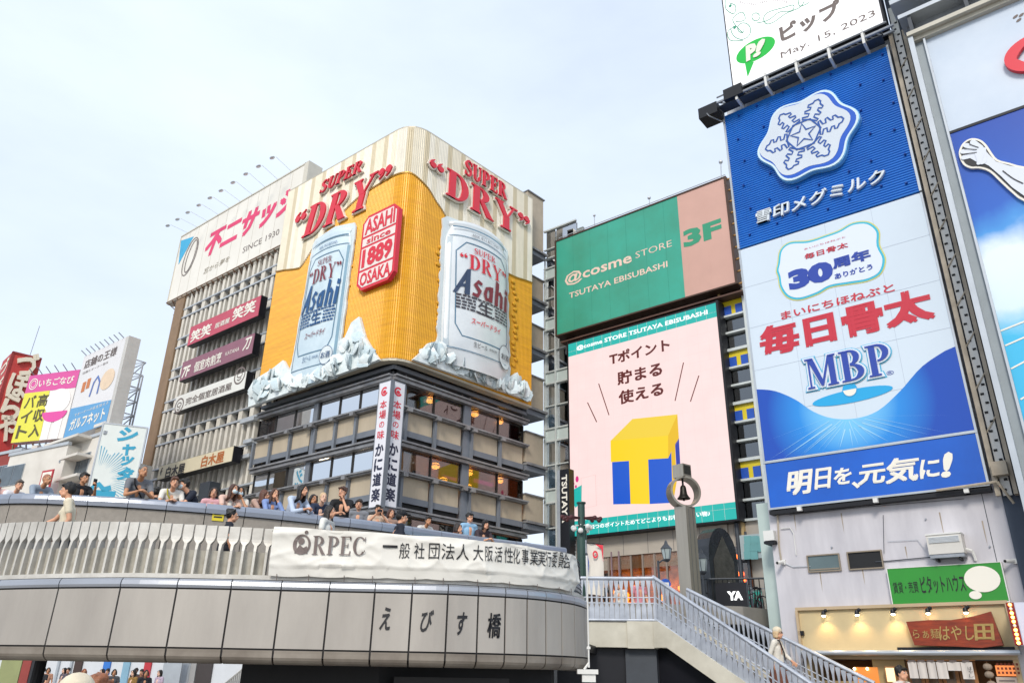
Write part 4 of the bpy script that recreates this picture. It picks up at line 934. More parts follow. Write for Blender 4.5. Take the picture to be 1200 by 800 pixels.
# the building below
CB = Thing('corner_building', 'grey corner building with bands of windows below the beer billboard', 'building', fr=AL, base=(0, 0, PZ))
far_l = AL.uz(297, 560)[0]; ur = AR.uz(614, 500)[0]
core = [(far_l, .75), (-.8, .75), ar2al(ur, .75), ar2al(ur, 9), (far_l, 10)]
CB.part('core', MB().slab(core, PZ, zb_-.2), M_room)
CB.part('upper_core', MB().slab([(uL+3.0, 1.0), (-1.0, 1.0), ar2al(ur-.2, 1.0), ar2al(ur-.2, 9), (uL+3.0, 10)], zb_-.2, zt_-.5), M_conG)
P3 = AL.uz(441, 452)[1], AL.uz(441, 477)[1]; Q3 = AL.uz(438, 524)[1], AL.uz(438, 556)[1]
pitch = P3[0]-Q3[0]
def facade_band(fr, us, u_a, u_b, zw1, zw0, zn, right, row):
    """one storey: window band zw0..zw1, spandrel below down to zn"""
    def B(nm, m, x0, x1, y0, y1, z0, z1, par=None): return PT_.box(nm, m, x0, x1, y0, y1, z0, z1)
    PT_ = CBR if right else CB
    zs = zw0-.22
    B('ledge_beam', M_beam, u_a-.1, u_b+.1, -.30, .05, zw1+.02, zw1+.2); B('ledge_beam', M_beam, u_a-.1, u_b+.1, -.42, -.1, zw1+.23, zw1+.33)
    B('ledge_beam', M_beam, u_a-.1, u_b+.1, -.30, .05, zw0-.2, zw0-.02); B('ledge_beam', M_beam, u_a-.1, u_b+.1, -.42, -.1, zw0-.12, zw0-.03)
    for a, b in zip(us[:-1], us[1:]):
        w = b-a
        if w < .9:
            B('post', M_conG, a+.04, b-.04, -.05, .3, zn+.34, zw1); continue
        if row == 0 or row == 1 or row == 2:
            B('window_pane', M_glassD if (right or (row == 0 and a < u_a+1)) else M_glassS, a+.05, b-.05, .10, .125, zw0, zw1)
            B('window_frame', M_frame, a, a+.05, .04, .16, zw0, zw1); B('window_frame', M_frame, b-.05, b, .04, .16, zw0, zw1)
        B('slatted_panel', M_span, a+.12, b-.12, .0, .06, zs-(zs-zn-.34)*.6, zs); B('panel_band', M_conG, a+.1, b-.1, -.04, .06, zs-(zs-zn-.34)*.8, zs-(zs-zn-.34)*.605)
        B('void', M_void, a+.08, b-.08, .1, .2, zn+.34, zs-(zs-zn-.34)*.8)
        B('post', M_conG, a-.07, a+.11, -.18, .0, zn+.34, zs)
    for a in us[1:-1]: B('bracket', M_beam, a-.16, a+.16, -.5, -.08, zw0-.32, zw0-.12)
CBR = Thing('corner_building_wing', 'grey right hand wing of the corner building with lantern lit windows', 'building', fr=AR, base=(4, 0, PZ))
usL = [AL.uz(x, y)[0] for x, y in ((301, 508), (321, 503), (344, 496), (367, 488), (373, 486), (397, 479), (421, 471))]+[-.25]
usL2 = [AL.uz(x, y)[0] for x, y in ((295, 570), (312, 566), (334, 561), (357, 555), (363, 553), (387, 547), (412, 540))]+[-.25]
usR = [.3, 1.0]+[AR.uz(x, y)[0] for x, y in ((510, 470), (543, 482), (552, 484), (585, 494), (614, 503))]
zR = [AR.uz(478, 452)[1], AR.uz(478, 477)[1]]
z1_, z0_ = P3
for r in range(5):
    w1, w0 = z1_-pitch*r, z0_-pitch*r; nx = w1-pitch
    if nx < PZ-1: break
    facade_band(AL, usL if r % 2 == 0 else usL2, far_l, .0, w1, w0, nx, False, r); facade_band(AR, usR, .0, ur, w1, w0, nx, True, r)
    # rooms behind the glass
    for T, ua, ub, right in ((CB, far_l+.2, -.4, False), (CBR, .6, ur-.2, True)):
        T.box('ceiling', M_warm if right else mat('pale_ceiling', '#A89C8A', .8), ua, ub, .2, .74, w1+.01, w1+.05)
        if right: T.box('room_back', M_warm if r else M_room, ua, ub, .68, .72, w0, w1)
        else: T.box('room_back', M_room, ua, ub, .68, .72, w0, w1)
for u, z in [AL.uz(x, y, .4) for x, y in ((329, 500), (353, 491), (399, 479), (425, 467), (350, 548), (378, 537), (425, 531))]:
    CB.part('oval_light', MB().ball((u, .5, z), (.42, .15, .12), 12, 6), G_ceil)
CB.box('warm_blind', mat('orange_blind', '#C98238', .7, var=.25), far_l+.3, usL[1]-.1, .3, .34, z0_+.05, z1_-.02)
for r in range(3):
    for a, b in zip(usL[:-1], usL[1:]):
        if b-a > .9 and R.random() < .6:
            h = R.uniform(.15, .6); CB.box('roller_blind', mat('roller_blind', '#BFB9A8', .8, var=.15), a+.1, b-.1, .18, .2, z1_-pitch*r-(z1_-z0_)*h, z1_-pitch*r-.03)
for r in range(3):
    for k in range(7):
        u = R.uniform(1.4, ur-1); CBR.box('seat_back', mat('seat_back', '#4A2A20', .7, var=.3), u, u+.5, .35, .45, z0_-pitch*r, z0_-pitch*r+R.uniform(.25, .5))
for i, (x, y) in enumerate(((505, 468), (557, 484), (586, 493), (511, 545), (520, 562), (550, 553), (549, 570), (586, 562))):
    u, z = AR.uz(x, y, .4); T = Thing('hanging_lantern', ['glowing paper lantern behind the upper left restaurant window', 'glowing paper lantern left of centre in the upper restaurant windows', 'glowing paper lantern at the right end of the upper restaurant windows', 'glowing paper lantern high behind the left lower restaurant window', 'glowing paper lantern low beside the magenta light in the lower windows', 'upper one of two lanterns behind the middle lower window', 'lower one of two lanterns behind the middle lower window', 'glowing lantern at the right end of the lower restaurant windows'][i], 'lantern', fr=AR, base=(u, .42, z-.2), group='paper lanterns behind the restaurant windows')
    T.part('shade', MB().lathe([(.06, z-.22), (.21, z-.15), (.25, z), (.18, z+.12), (.05, z+.16)], u, .42, 12), G_lamp, smooth=True); T.part('cap', MB().lathe([(.07, z+.16), (.05, z+.22)], u, .42, 8), M_dark); T.part('band', MB().lathe([(.245, z-.03), (.25, z), (.245, z+.03)], u, .42, 12), M_frame)
q = AR.uz(490, 528)[0], AR.uz(508, 560)[0]
w1, w0 = z1_-pitch, z0_-pitch
CBR.box('amber_wall', glow('amber_room', '#B07A38', .5, '#8C5F3C'), 1.05, AR.uz(509, 545)[0], .6, .66, w0+.03, w1-.03)  # wall glows by itself in place of lantern light
for x0, x1, y0, y1 in ((537, 541, 548, 584), (556, 578, 560, 570), (520, 535, 556, 566)):
    a, zt = AR.uz(x0, y0, .5); b, zb2 = AR.uz(x1, y1, .5); zt, zb2 = min(zt, w1-.05), max(zb2, w0+.05)
    if zt > zb2: CBR.box('magenta_reflection', G_mag, a, b, .5, .54, zb2, zt)  # glowing slabs stand in for a magenta sign's reflection
CBR.box('red_curtain', mat('red_curtain', '#8E3033', .8, var=.3), AR.uz(600, 500)[0], ur-.1, .4, .46, z0_+.02, z1_-.02); CBR.box('blue_curtain', mat('blue_curtain', '#2F5E8E', .8, var=.3), AR.uz(588, 500)[0], AR.uz(599, 500)[0], .4, .46, z0_+.02, z1_-.02)
CBR.box('orange_screen', glow('orange_room', '#A8552A', .45, '#8E3033'), AR.uz(590, 560)[0], ur-.1, .4, .46, w0+.02, w1-.02)  # glow put into the panel for the lit room
# dark recess under the board, with posts
for T, ua, ub, us in ((CB, far_l, 0, usL), (CBR, 0, ur, usR)):
    T.box('dark_recess', M_void, ua, ub, .25, .35, z1_+.35, zb_-.05); T.box('top_beam', M_conG, ua-.1, ub+.1, -.15, .3, zb_-.62+.2, zb_-.2)
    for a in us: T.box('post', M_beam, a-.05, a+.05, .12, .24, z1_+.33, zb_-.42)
# stacked balconies at the right end
zz = [AR.uz(629, y, 0.)[1] for y in (296, 354, 411, 482, 547, 614, 676)]
u0b, u1b = AR.uz(622, 560)[0], AR.uz(637, 560)[0]
M_balc = mat('balcony_beige', '#B0A38F', .7, var=.12, scale=2, bump=.2)
CBR.box('end_wall', mat('end_wall', '#96897A', .8, var=.2), ur, u0b+.5, 1.2, 8, PZ, zt_-1.5)
for i, z in enumerate(zz):
    top = [AR.uz(629, y)[1] for y in (232, 328, 384, 444, 511, 583, 640)][i]
    CBR.box('balcony_box', M_balc, ur+.05, u1b-.15, -.1, 1.4, z+.12, top); CBR.box('balcony_cap', M_beam, ur, u1b-.05, -.2, 1.5, top, top+.09)
    CBR.box('balcony_slab', M_beam, ur+.02, u1b+.08, -.35, 1.6, z-.1, z+.05); CBR.box('balcony_slab', M_conG, ur+.02, u1b-.05, -.2, 1.5, z-.45, z-.13)

# crab restaurant's vertical corner sign
T = Thing('vertical_sign', 'two sided white vertical sign with red crab emblem and Japanese writing at the building corner', 'sign', fr=AL, base=(-.3, -.9, AL.uz(440, 592, -1.6)[1]))
dK = -1.75
def vsign(fr, tl, br, bl, tr, side):
    u0, u1, z0, z1 = rect_px(fr, tl, br, d=dK, bl=bl, tr=tr); 
    fq = (lambda u, d, z: (u, d, z)) if side == 0 else (lambda u, d, z: (*ar2al(u, d), z))
    def P(mb): mb.v = [fq(*v) for v in mb.v]; return mb
    T.part('box', P(MB().box(u0, u1, dK, dK+.25, z0, z1)), mat('sign_white', '#DCDCE2', .4, var=.05)); 
    T.part('border', P(MB().box(u0-.04, u0, dK-.01, dK+.26, z0-.04, z1+.04).box(u1, u1+.04, dK-.01, dK+.26, z0-.04, z1+.04).box(u0, u1, dK-.01, dK+.26, z1, z1+.04).box(u0, u1, dK-.01, dK+.26, z0-.04, z0)), M_conG)
    H = z1-z0; w = u1-u0; m = MB(); vtext(m, '本場の味', u0+w*.2, u1-w*.2, z0+H*.52, z1-H*.15, dK-.01, .012); T.part('lettering', P(m), M_red)
    m = MB(); vtext(m, 'かに道楽', u0+w*.14, u1-w*.14, z0+H*.03, z0+H*.5, dK-.01, .035); T.part('lettering', P(m), mat('navy_ink', '#1B1F3C', .5, var=0))
    cx, cz = (u0+u1)/2, z1-H*.08; rr = w*.3; m = MB().add([(cx+rr*cos(a)*k, dK-.01, cz+rr*sin(a)*k) for k in (1, .62) for a in [2*pi*(i+.5)/16+.6 for i in range(14)]], [(i, i+1, i+15, i+14) for i in range(13)])
    m.flat(ell(cx, cz-rr*.1, rr*.5, rr*.4, 14), dK-.012)
    T.part('emblem', P(m), M_red); return u0, u1
aL = vsign(AL, (445.6, 449), (446, 594), (432, 593), (458, 446), 0)
aR = vsign(AR, (460, 446), (464, 592), (448, 594), (475, 450), 1)

# ------------------------------------------------------------------ white fin-clad building left of the corner building
dF = .4
M_fin = mat('white_fin', '#DAD5CA', .7, var=.12, scale=1.1, alt='#C2BDB2'); M_fbeam = mat('blue_grey_beam', '#B4BAC0', .55, .2, var=.12)
M_brown = mat('brown_tile', '#8A7259', .7, var=.2, scale=1.2, bump=.2, bscale=20); M_amber = mat('bronze_glass', '#2C2420', .12, .2, var=.3, scale=.4)
uF0 = AL.uz(177, 560, dF)[0]; uF1 = AL.uz(300, 500, dF)[0]+1.1; zr = AL.uz(205, 352, dF)[1]
FB = Thing('finned_building', 'tall office building clad in pale vertical fins with long name boards', 'building', fr=AL, base=((uF0+uF1)/2, dF, PZ))
FB.box('window_wall', M_amber, uF0, uF1, dF+.5, dF+.6, PZ, zr); FB.part('core', MB().box(uF0-.4, uF1-.2, dF+.62, dF+12, PZ, zr-.3), M_brown)
ub0 = AL.uz(167, 560, dF)[0]; FB.box('end_pier', M_brown, ub0, uF0-.02, dF-.25, dF+1.2, PZ, zr)
ztop = AL.uz(185, 441-10, dF)[1]
rows = [AL.uz(x, y, dF)[1] for x, y in ((202, 440), (193.5, 481.6), (185, 521), (177, 558))]; pitchF = (rows[0]-rows[3])/3
nf = 21; fw = (uF1-uF0)/nf
FINM = {}
for r in range(-4, 6):
    zc = rows[0]-pitchF*r              # centre of the small window row
    if zc < PZ+.6 or zc > zr-.5: continue
    zA, zB = zc+.33, zc-.33; zn = zc+pitchF-.33
    FB.box('beam', M_fbeam, uF0-.05, uF1+.05, dF-.15, dF+.15, zA, zA+.11); FB.box('beam', M_fbeam, uF0-.05, uF1+.05, dF-.18, dF+.15, zB-.13, zB)
    for i in range(nf):
        u = uF0+fw*i
        if min(zn, zr-.05) > zA+.5: FB.box('fin', M_fin, u+fw*.1, u+fw*(.46 if i % 2 else .6), dF-.12, dF+.48, zA+.13, min(zn, zr-.02)-.15)
        if i % 2 == 0: FB.box('pier', M_fin, u+fw*.05, u+fw*.75, dF-.1, dF+.48, zB, zA)
        else: FB.box('small_window', M_void, u-fw*.2, u+fw*.95, dF+.3, dF+.33, zB, zA)
# balcony-like frames at the right end beside the corner building
for x0, y0, x1, y1 in ((283, 497, 300, 488), (287, 519, 297, 515), (281, 537, 294, 533)):
    a, z = AL.uz(x0, y0, dF-.3); b, z2 = AL.uz(x1, y1, dF-.3); FB.box('duct', M_fbeam, a, b, dF-.45, dF-.15, (z+z2)/2-.12, (z+z2)/2+.12)
a, z = AL.uz(242, 583, dF-.5); FB.box('vent_box', M_gdark, a-.2, a+1.0, dF-1.0, dF-.25, z-.3, z+.9)

# roof sign
u0, u1, z0, z1 = rect_px(AL, (213, 279), (345, 283), d=.2, bl=(197, 352), tr=(357, 192))
u1 = AL.uz(358, 192, .2)[0]
FS = Thing('roof_sign', 'white roof sign with pink Japanese name and arm lamps above the finned building', 'billboard', fr=AL, base=((u0+u1)/2, .3, z0))
FS.part('panel', MB().box(u0, u1, .2, .75, z0, z1), mat('cream_sign', '#E6E3DA', .5, var=.05, scale=.3, alt='#DCD8CE'))
FS.part('border', MB().box(u0-.1, u1+.1, .15, .8, z1, z1+.12).box(u0-.1, u0, .15, .8, z0, z1).box(u0-.1, u1+.1, .15, .8, z0-.12, z0).box(u1, u1+.5, .15, 1.4, z0, z1+.12), mat('ivory_trim', '#CBC6B8', .5))
for i in range(1, 12): uu = u0+(u1-u0)*i/12; FS.part('panel_joint', MB().box(uu-.012, uu+.012, .19, .2, z0, z1), mat('joint_grey', '#B9B5AA', .6, var=0))
text_px(FS, 'lettering', '不二サッシ', (238, 304), (351, 214), mat('pink_letter', '#DC3A6C', .5, var=0), .2, .05, .35)
serifish = text_px(FS, 'lettering', 'SINCE 1930', (284, 297), (328, 267.5), M_inkg, .2, 0)
text_px(FS, 'lettering', '窓から夢を', (238, 322), (270, 299), mat('tan_letter', '#8E8470', .6, var=0), .2, 0, .2)
P = lambda x, y: AL.uz(x, y, .18)
FS.part('logo', MB().flat([P(212, 282), P(227, 277), P(209, 310)], .185), mat('logo_cyan', '#35A5D0', .5, var=0))
c = P(222.7, 300.5); FS.part('logo_ring', MB().stroke(ell(c[0], c[1], .95, 1.75, 32, -.25), .09, .17, True).stroke(ell(c[0]+.15, c[1], .6, 1.5, 32, -.25), .09, .165, True), M_inkg)
# lattice under the sign
mb = MB(); zt2 = z0-.1; zb3 = z0-.95
for i in range(22):
    a = u0+.2+(u1-u0-1)*i/22; b = a+(u1-u0-1)/22; mb.bar((a, .1, zt2), (b, .8, zb3), .035, 4).bar((b, .8, zb3), (b, .1, zt2), .035, 4).bar((a, .8, zb3+.0), (b, .8, zb3), .05, 4).bar((a, 0, zt2-.05), (b, 0, zt2-.05), .05, 4)
FS.part('lattice', mb, mat('rust_lattice', '#7A5D48', .6, .2))
tips = [(196.6, 264.4), (208, 257), (220, 249), (233, 240.5), (246, 232), (259, 223.5), (273, 214), (288, 204), (303, 195), (319, 185)]
for i, (x, y) in enumerate(tips):
    k = i/9.; b = AL.uz(x+23, y+10+k*2, .2); t_ = AL.uz(x, y, -1.7)
    la_ = FS.part('lamp_arm', MB().bar((b[0], .3, z1+.1), (t_[0]+.3, -1.6, t_[1]+.02), .016, 5), M_white); FS.part('lamp_head', MB().ball((t_[0], -1.7, t_[1]), (.28, .16, .08), 10, 6), mat('lamp_head', '#D5DADF', .4, .5))

# long name boards standing off the fins
def longboard(label, tl, tr, br, bl, m, thick=.5, off=.5):
    d = dF-off-.1; u0, u1, z0, z1 = rect_px(AL, tl, br, d=d-thick, bl=bl, tr=tr); T = Thing('name_board', label, 'sign', fr=AL, base=((u0+u1)/2, d, z0), group='long name boards on the finned building')
    dd = d-thick; T.part('board', MB().box(u0, u1, dd, d, z0, z1), M_navy); T.part('face', MB().box(u0+.03, u1-.03, dd-.03, dd-.001, z0+.03, z1-.03), m); T.d = dd-.03
    for k in range(5): uu = u0+(u1-u0)*(k+.5)/5; T.part('bracket', MB().box(uu-.06, uu+.06, d, dF, (z0+z1)/2-.1, (z0+z1)/2+.1), M_fbeam)
    return T, u0, u1, z0, z1
M_lw = mat('letter_white', '#E6E2D6', .5, var=0)
T, *_ = longboard('long rose red name board, topmost on the finned building', (223.3, 385.8), (307.7, 342.7), (302.8, 368), (219, 408), mat('board_rose', '#BC4A5E', .5, var=.1))
text_px(T, 'lettering', '笑笑', (222.5, 402), (249, 377.5), M_lw, T.d, .03); text_px(T, 'lettering', '居酒屋', (251.5, 385.5), (270, 371.5), M_lw, T.d, .02); text_px(T, 'lettering', '笑笑', (271.5, 377), (301, 350), M_lw, T.d, .03)
T, *_ = longboard('long plum name board with white 7F, second from the top on the finned building', (214.7, 426), (300, 387.7), (295.7, 412.5), (209.5, 449), mat('board_plum', '#8C5A6A', .5, var=.1))
text_px(T, 'lettering', '7F', (212.5, 443.5), (224, 427), M_lw, T.d, .03, .15); text_px(T, 'lettering', '個室肉割烹', (226.5, 437), (261, 411.5), M_lw, T.d, .02); text_px(T, 'lettering', 'KATANA', (264, 417), (281, 406), M_lw, T.d, 0); text_px(T, 'lettering', '刀', (284, 411.5), (296, 393.5), M_lw, T.d, .03, .3)
T, *_ = longboard('long white name board with round faces at both ends, third on the finned building', (206, 469), (291, 429.6), (286.8, 453.6), (203, 486), mat('board_white', '#E2E2DC', .5, var=.06))
text_px(T, 'lettering', '完全個室居酒屋', (217, 475), (272.5, 447), M_inkg, T.d, .01)
for (x, y), q in (((210, 475), .55), ((281, 440), .6)):
    c = AL.uz(x, y, T.d); T.part('round_face', MB().stroke(ell(c[0], c[1], q, q*.95, 20), .12, T.d-.01, True).stroke(ell(c[0], c[1]+.05, q*.5, q*.3, 12), .08, T.d-.01, True).stroke([(c[0]-q*.4, c[1]-.25), (c[0], c[1]-.35), (c[0]+q*.4, c[1]-.2)], .09, T.d-.01), M_inkg)
T, *_ = longboard('long pale name board with black and orange characters, lowest on the finned building', (186, 547.4), (274, 521), (273, 538.5), (185, 564), mat('board_cream', '#D9CFB2', .5, var=.08), .6)
text_px(T, 'lettering', '4F', (187, 557), (191.3, 547.5), M_ink, T.d, .01); text_px(T, 'lettering', '白木屋', (193, 560.5), (218, 541), M_ink, T.d, .03); text_px(T, 'lettering', '白木屋', (235, 548), (264, 527), mat('letter_orange', '#B3662E', .5, var=0), T.d, .03)

# ------------------------------------------------------------------ far left: signs, truss tower, low buildings
PK = Frame((12, 519), 52, -18.5)
u0, u1, z0, z1 = rect_px(PK, (36, 440), (75.5, 513), bl=(12, 519), tr=(94, 433))
u1 = PK.uz(94, 433)[0]
T = Thing('billboard', 'square pink and yellow recruitment billboard between the red tower sign and the white sign', 'billboard', fr=PK, base=((u0+u1)/2, 0, z0))
T.part('panel', MB().box(u0, u1, 0, .6, z0, z1), mat('bb_white', '#E4E0DC', .5, var=.05)); H = z1-z0; w = u1-u0
T.part('pink_band', MB().box(u0, u1, -.015, -.001, z0+H*.73, z1), mat('bb_pink', '#D2559A', .5, var=.04)); T.part('yellow_field', MB().flat([(u0, z0), (u0+w*.56, z0), (u0+w*.5, z0+H*.73), (u0, z0+H*.73)], -.015), mat('bb_yellow', '#DDD84A', .5, var=.04))
T.part('round_figure', MB().flat(ell(u0+w*.72, z0+H*.55, w*.24, H*.19, 24), -.03).box(u0+w*.56, u0+w*.70, -.03, -.02, z0, z0+H*.3).box(u0+w*.76, u0+w*.9, -.03, -.02, z0, z0+H*.3), mat('bb_soft', '#EFECEA', .5, var=0))
T.part('scarf', MB().flat(ell(u0+w*.72, z0+H*.40, w*.24, H*.15, 20, 0, pi, 2*pi), -.045), mat('bb_pink2', '#D84E9C', .5, var=0))
T.part('lettering', add_text(MB(), 'いちごなび', u0+w*.24, u0+w*.93, z0+H*.80, z0+H*.92, -.03, .02), M_lw); T.part('ring', MB().stroke(ell(u0+w*.13, z0+H*.86, w*.08, H*.08, 20), .07, -.03, True).stroke(ell(u0+w*.13, z0+H*.86, w*.05, H*.05, 16), .05, -.03, True), M_lw)
m = MB(); vtext(m, '高収入', u0+w*.31, u0+w*.52, z0+H*.04, z0+H*.7, -.03, .025); vtext(m, 'バイト', u0+w*.06, u0+w*.27, z0+H*.04, z0+H*.7, -.03, .025); T.part('lettering', m, mat('olive_ink', '#55502E', .5, var=0))
for i in range(6): T.part('lamp_stub', MB().bar((u0+w*(i+.5)/6, 0, z1), (u0+w*(i+.5)/6, -.5, z1+.35), .03, 4), M_galv)
WH = Frame((76, 514), 49, -38.5)
u0, u1, z0, z1 = rect_px(WH, (97, 418), (124, 497), bl=(76, 514), tr=(148, 395))
T = Thing('billboard', 'white billboard with blue lower strip in front of a steel lattice tower', 'billboard', fr=WH, base=((u0+u1)/2, 0, z0))
T.part('panel', MB().box(u0, u1, 0, .7, z0, z1), mat('wh_white', '#DCDBDC', .5, var=.05)); H = z1-z0; w = u1-u0
T.part('blue_strip', MB().flat([(u0, z0), (u1, z0), (u1, z0+H*.27), (u0, z0+H*.36)], -.015), mat('wh_blue', '#5B9BCB', .5, var=.05))
T.part('lettering', add_text(MB(), '店舗の王様', u0+w*.08, u0+w*.85, z0+H*.82, z0+H*.93, -.02, .01), M_inkg)
T.part('lettering', add_text(MB(), '店舗とオーナー様を', u0+w*.08, u0+w*.7, z0+H*.755, z0+H*.785, -.02, 0), M_inkg)
T.part('lettering', add_text(MB(), 'ガルフネット', u0+w*.1, u0+w*.93, z0+H*.07, z0+H*.21, -.03, .03), M_lw)
T.part('lettering', add_text(MB(), 'でオーナーの名を覚える', u0+w*.15, u0+w*.95, z0+H*.235, z0+H*.27, -.03, 0), M_lw)
T.part('picture', MB().flat(ell(u0+w*.78, z0+H*.55, w*.16, H*.12, 18), -.02), mat('wh_tan', '#E0C9AE', .6, var=.1)); T.part('picture', MB().stroke([(u0+w*.42, z0+H*.42), (u0+w*.45, z0+H*.58), (u0+w*.52, z0+H*.64), (u0+w*.6, z0+H*.56), (u0+w*.6, z0+H*.42)], .2, -.02), mat('wh_ultra', '#5F78B5', .6, var=.1))
T.part('picture', MB().box(u0+w*.16, u0+w*.24, -.02, -.01, z0+H*.52, z0+H*.64).box(u0+w*.27, u0+w*.35, -.02, -.01, z0+H*.54, z0+H*.66), mat('wh_orange', '#C97B4A', .6, var=.2))
T.part('side_box', MB().box(u1+.001, u1+.35, .02, .8, z0, z1), mat('trim_white', '#C5C3BE', .5))
for i in range(9): T.part('lamp_stub', MB().bar((u0+w*(i+.5)/9, 0, z1), (u0+w*(i+.5)/9, -.4, z1+.25), .03, 4), M_galv)
# lattice tower that carries it
uT0, uT1 = WH.uz(150, 400, 3)[0], WH.uz(173, 400, 3)[0]; zT0, zT1 = WH.uz(150, 502, 3)[1], WH.uz(160, 402, 1)[1]
T = Thing('steel_tower', 'white lattice steel tower behind the white billboard', 'tower', fr=WH, base=((uT0+uT1)/2, 2.5, zT0))
nl = 5; M_tower = mat('tower_paint', '#B7BCC2', .5, .3)
for ux in (uT0, uT0+.7, uT1-.4, uT1):
    for y in (.9, 3.2): T.part('column', MB().bar((ux, y, zT0), (ux, y, zT1 if ux != uT1 else zT1-1), .06, 5), M_tower)
for k in range(nl+1):
    z = zT0+(zT1-zT0)*k/nl; T.part('ring_beam', MB().bar((uT0, .9, z), (uT1, .9, z), .045, 4).bar((uT0, 3.2, z), (uT1, 3.2, z), .045, 4).bar((uT1, .9, z), (uT1, 3.2, z), .045, 4).bar((uT0, .9, z), (uT0, 3.2, z), .045, 4), M_tower)
    if k < nl:
        z2 = z+(zT1-zT0)/nl; a, b = (uT0, uT1) if k % 2 else (uT1, uT0); T.part('brace', MB().bar((a, .9, z), (b, .9, z2), .04, 4).bar((b, 3.2, z), (a, 3.2, z2), .04, 4).bar((uT1, .9, z), (uT1, 3.2, z2), .035, 4), M_tower)
for k in range(7): T.part('ladder_rung', MB().bar((uT0+.25, 1, zT0+1+k*.8), (uT0+.6, 1, zT0+1+k*.8), .02, 4), M_tower)
for i in range(0): T.part('floodlight', MB().box(uT0-1+i*.9, uT0-.6+i*.9, .5, .8, zT1+.1, zT1+.35).bar((uT0-.8+i*.9, .7, zT1-.2), (uT0-.8+i*.9, .7, zT1+.2), .03, 4), M_galv)
# red tower sign, right-facing
RS = Frame((15, 412), 56, 44)
u0, u1 = 0, RS.uz(49.5, 419)[0]; z1 = RS.uz(15, 412)[1]; z0 = RS.uz(6, 518)[1]
T = Thing('tower_sign', 'tall red box sign with white brush characters at the left edge', 'sign', fr=RS, base=(u1/2, 1, z0-1))
T.part('box', MB().box(u0, u1, 0, 3.0, z0-1, z1), mat('tower_red', '#B93A36', .6, var=.12, scale=.6))
T.part('edge', MB().box(u0-.05, u0+.12, -.06, .0, z0-1, z1).box(u0, u1, -.06, 0, z1-.1, z1+.05), mat('edge_red', '#8F2C2B', .6))
for ch, x, y, r_ in (('づ', 31, 427, 13), ('ぼ', 21, 452, 12.5), ('ら', 12.5, 478, 12), ('や', 9, 502, 11)):
    a = RS.uz(x-r_, y, 0)[0]; b = RS.uz(x+r_, y, 0)[0]; z = RS.uz(x, y, 0)[1]; T.part('raised_character', add_text3(MB(), ch, a, b, z-1.05, z+1.05, 0, .25, .035), mat('char_ivory', '#E4DBC6', .5, var=0))
m = MB(); hs = (z1-z0+1)/5
for i, ch in enumerate('づぼらや'):
    add_text(m, ch, .4, 2.6, z1-hs*(i+.95), z1-hs*(i+.15), 0, .03)
m.v = [(-.03, 3-v[0], v[2]) for v in m.v]; T.part('side_lettering', m, mat('char_ivory', '#E4DBC6', .5, var=0))
T.part('support', MB().bar((u1*.5, 1.5, PZ), (u1*.5, 1.5, z0-1), .5, 8), M_gdark)
T.part('antenna', MB().bar((u1*.7, 1.5, z1), (u1*.75, 1.5, z1+3.2), .03, 4), M_galv)
# cyan shutter sign
SH = Frame((122, 496), 45, 22)
u0 = SH.uz(122, 496)[0]; u1 = SH.uz(172, 501)[0]; z1 = SH.uz(122, 496)[1]; z0 = SH.uz(105, 579)[1]-1.5
T = Thing('billboard', 'pale billboard with cyan vertical Japanese lettering and sun rays beside the finned building', 'billboard', fr=SH, base=((u0+u1)/2, .2, z0))
T.part('panel', MB().box(u0, u1, 0, .4, z0, z1), mat('sh_pale', '#DDE3DF', .5, var=.05)); w = u1-u0; cyan = mat('sh_cyan', '#2F9DBF', .5, var=0)
cx, cz = u0+w*.1, z0+(z1-z0)*.42; mb = MB()
for i in range(44):
    a = -1.3+2.9*i/43*1.35; r0, r1 = w*.34+.1*sin(i*5), w*(.62+.22*abs(sin(i*2.7)))
    p = [(cx+r0*cos(a), cz+r0*sin(a)), (cx+r1*cos(a-.012), cz+r1*sin(a-.012)), (cx+r1*cos(a+.014), cz+r1*sin(a+.014))]
    p = [(max(u0+.03, min(u1-.03, x)), max(z0+.03, min(z1-.03, z))) for x, z in p]; mb.flat(p, -.012)
T.part('sun_rays', mb, cyan)
for ch, x, y, rx, rz in (('シ', 150, 509, 12, 9), ('ャ', 151, 527, 8, 7), ('ッ', 149.5, 540, 7.5, 6), ('タ', 147, 555, 10, 8)):
    a = SH.uz(x-rx, y)[0]; b = SH.uz(x+rx, y)[0]; zt2 = SH.uz(x, y-rz)[1]; zb3 = SH.uz(x, y+rz)[1]; T.part('lettering', add_text(MB(), ch, a, b, zb3, zt2, -.02, .05, .2), cyan)
T.part('lettering', MB().stroke([SH.uz(x, y) for x, y in ((108, 572), (116, 567), (121, 573), (130, 571))], .3, -.02).stroke([SH.uz(x, y) for x, y in ((111, 577), (135, 579))], .35, -.02), cyan)
T.part('trim', MB().box(u0-.08, u0, -.03, .45, z0, z1).box(u0-.08, u1+.08, -.03, .45, z1, z1+.08).box(u1, u1+.08, -.03, .45, z0, z1), M_tower)
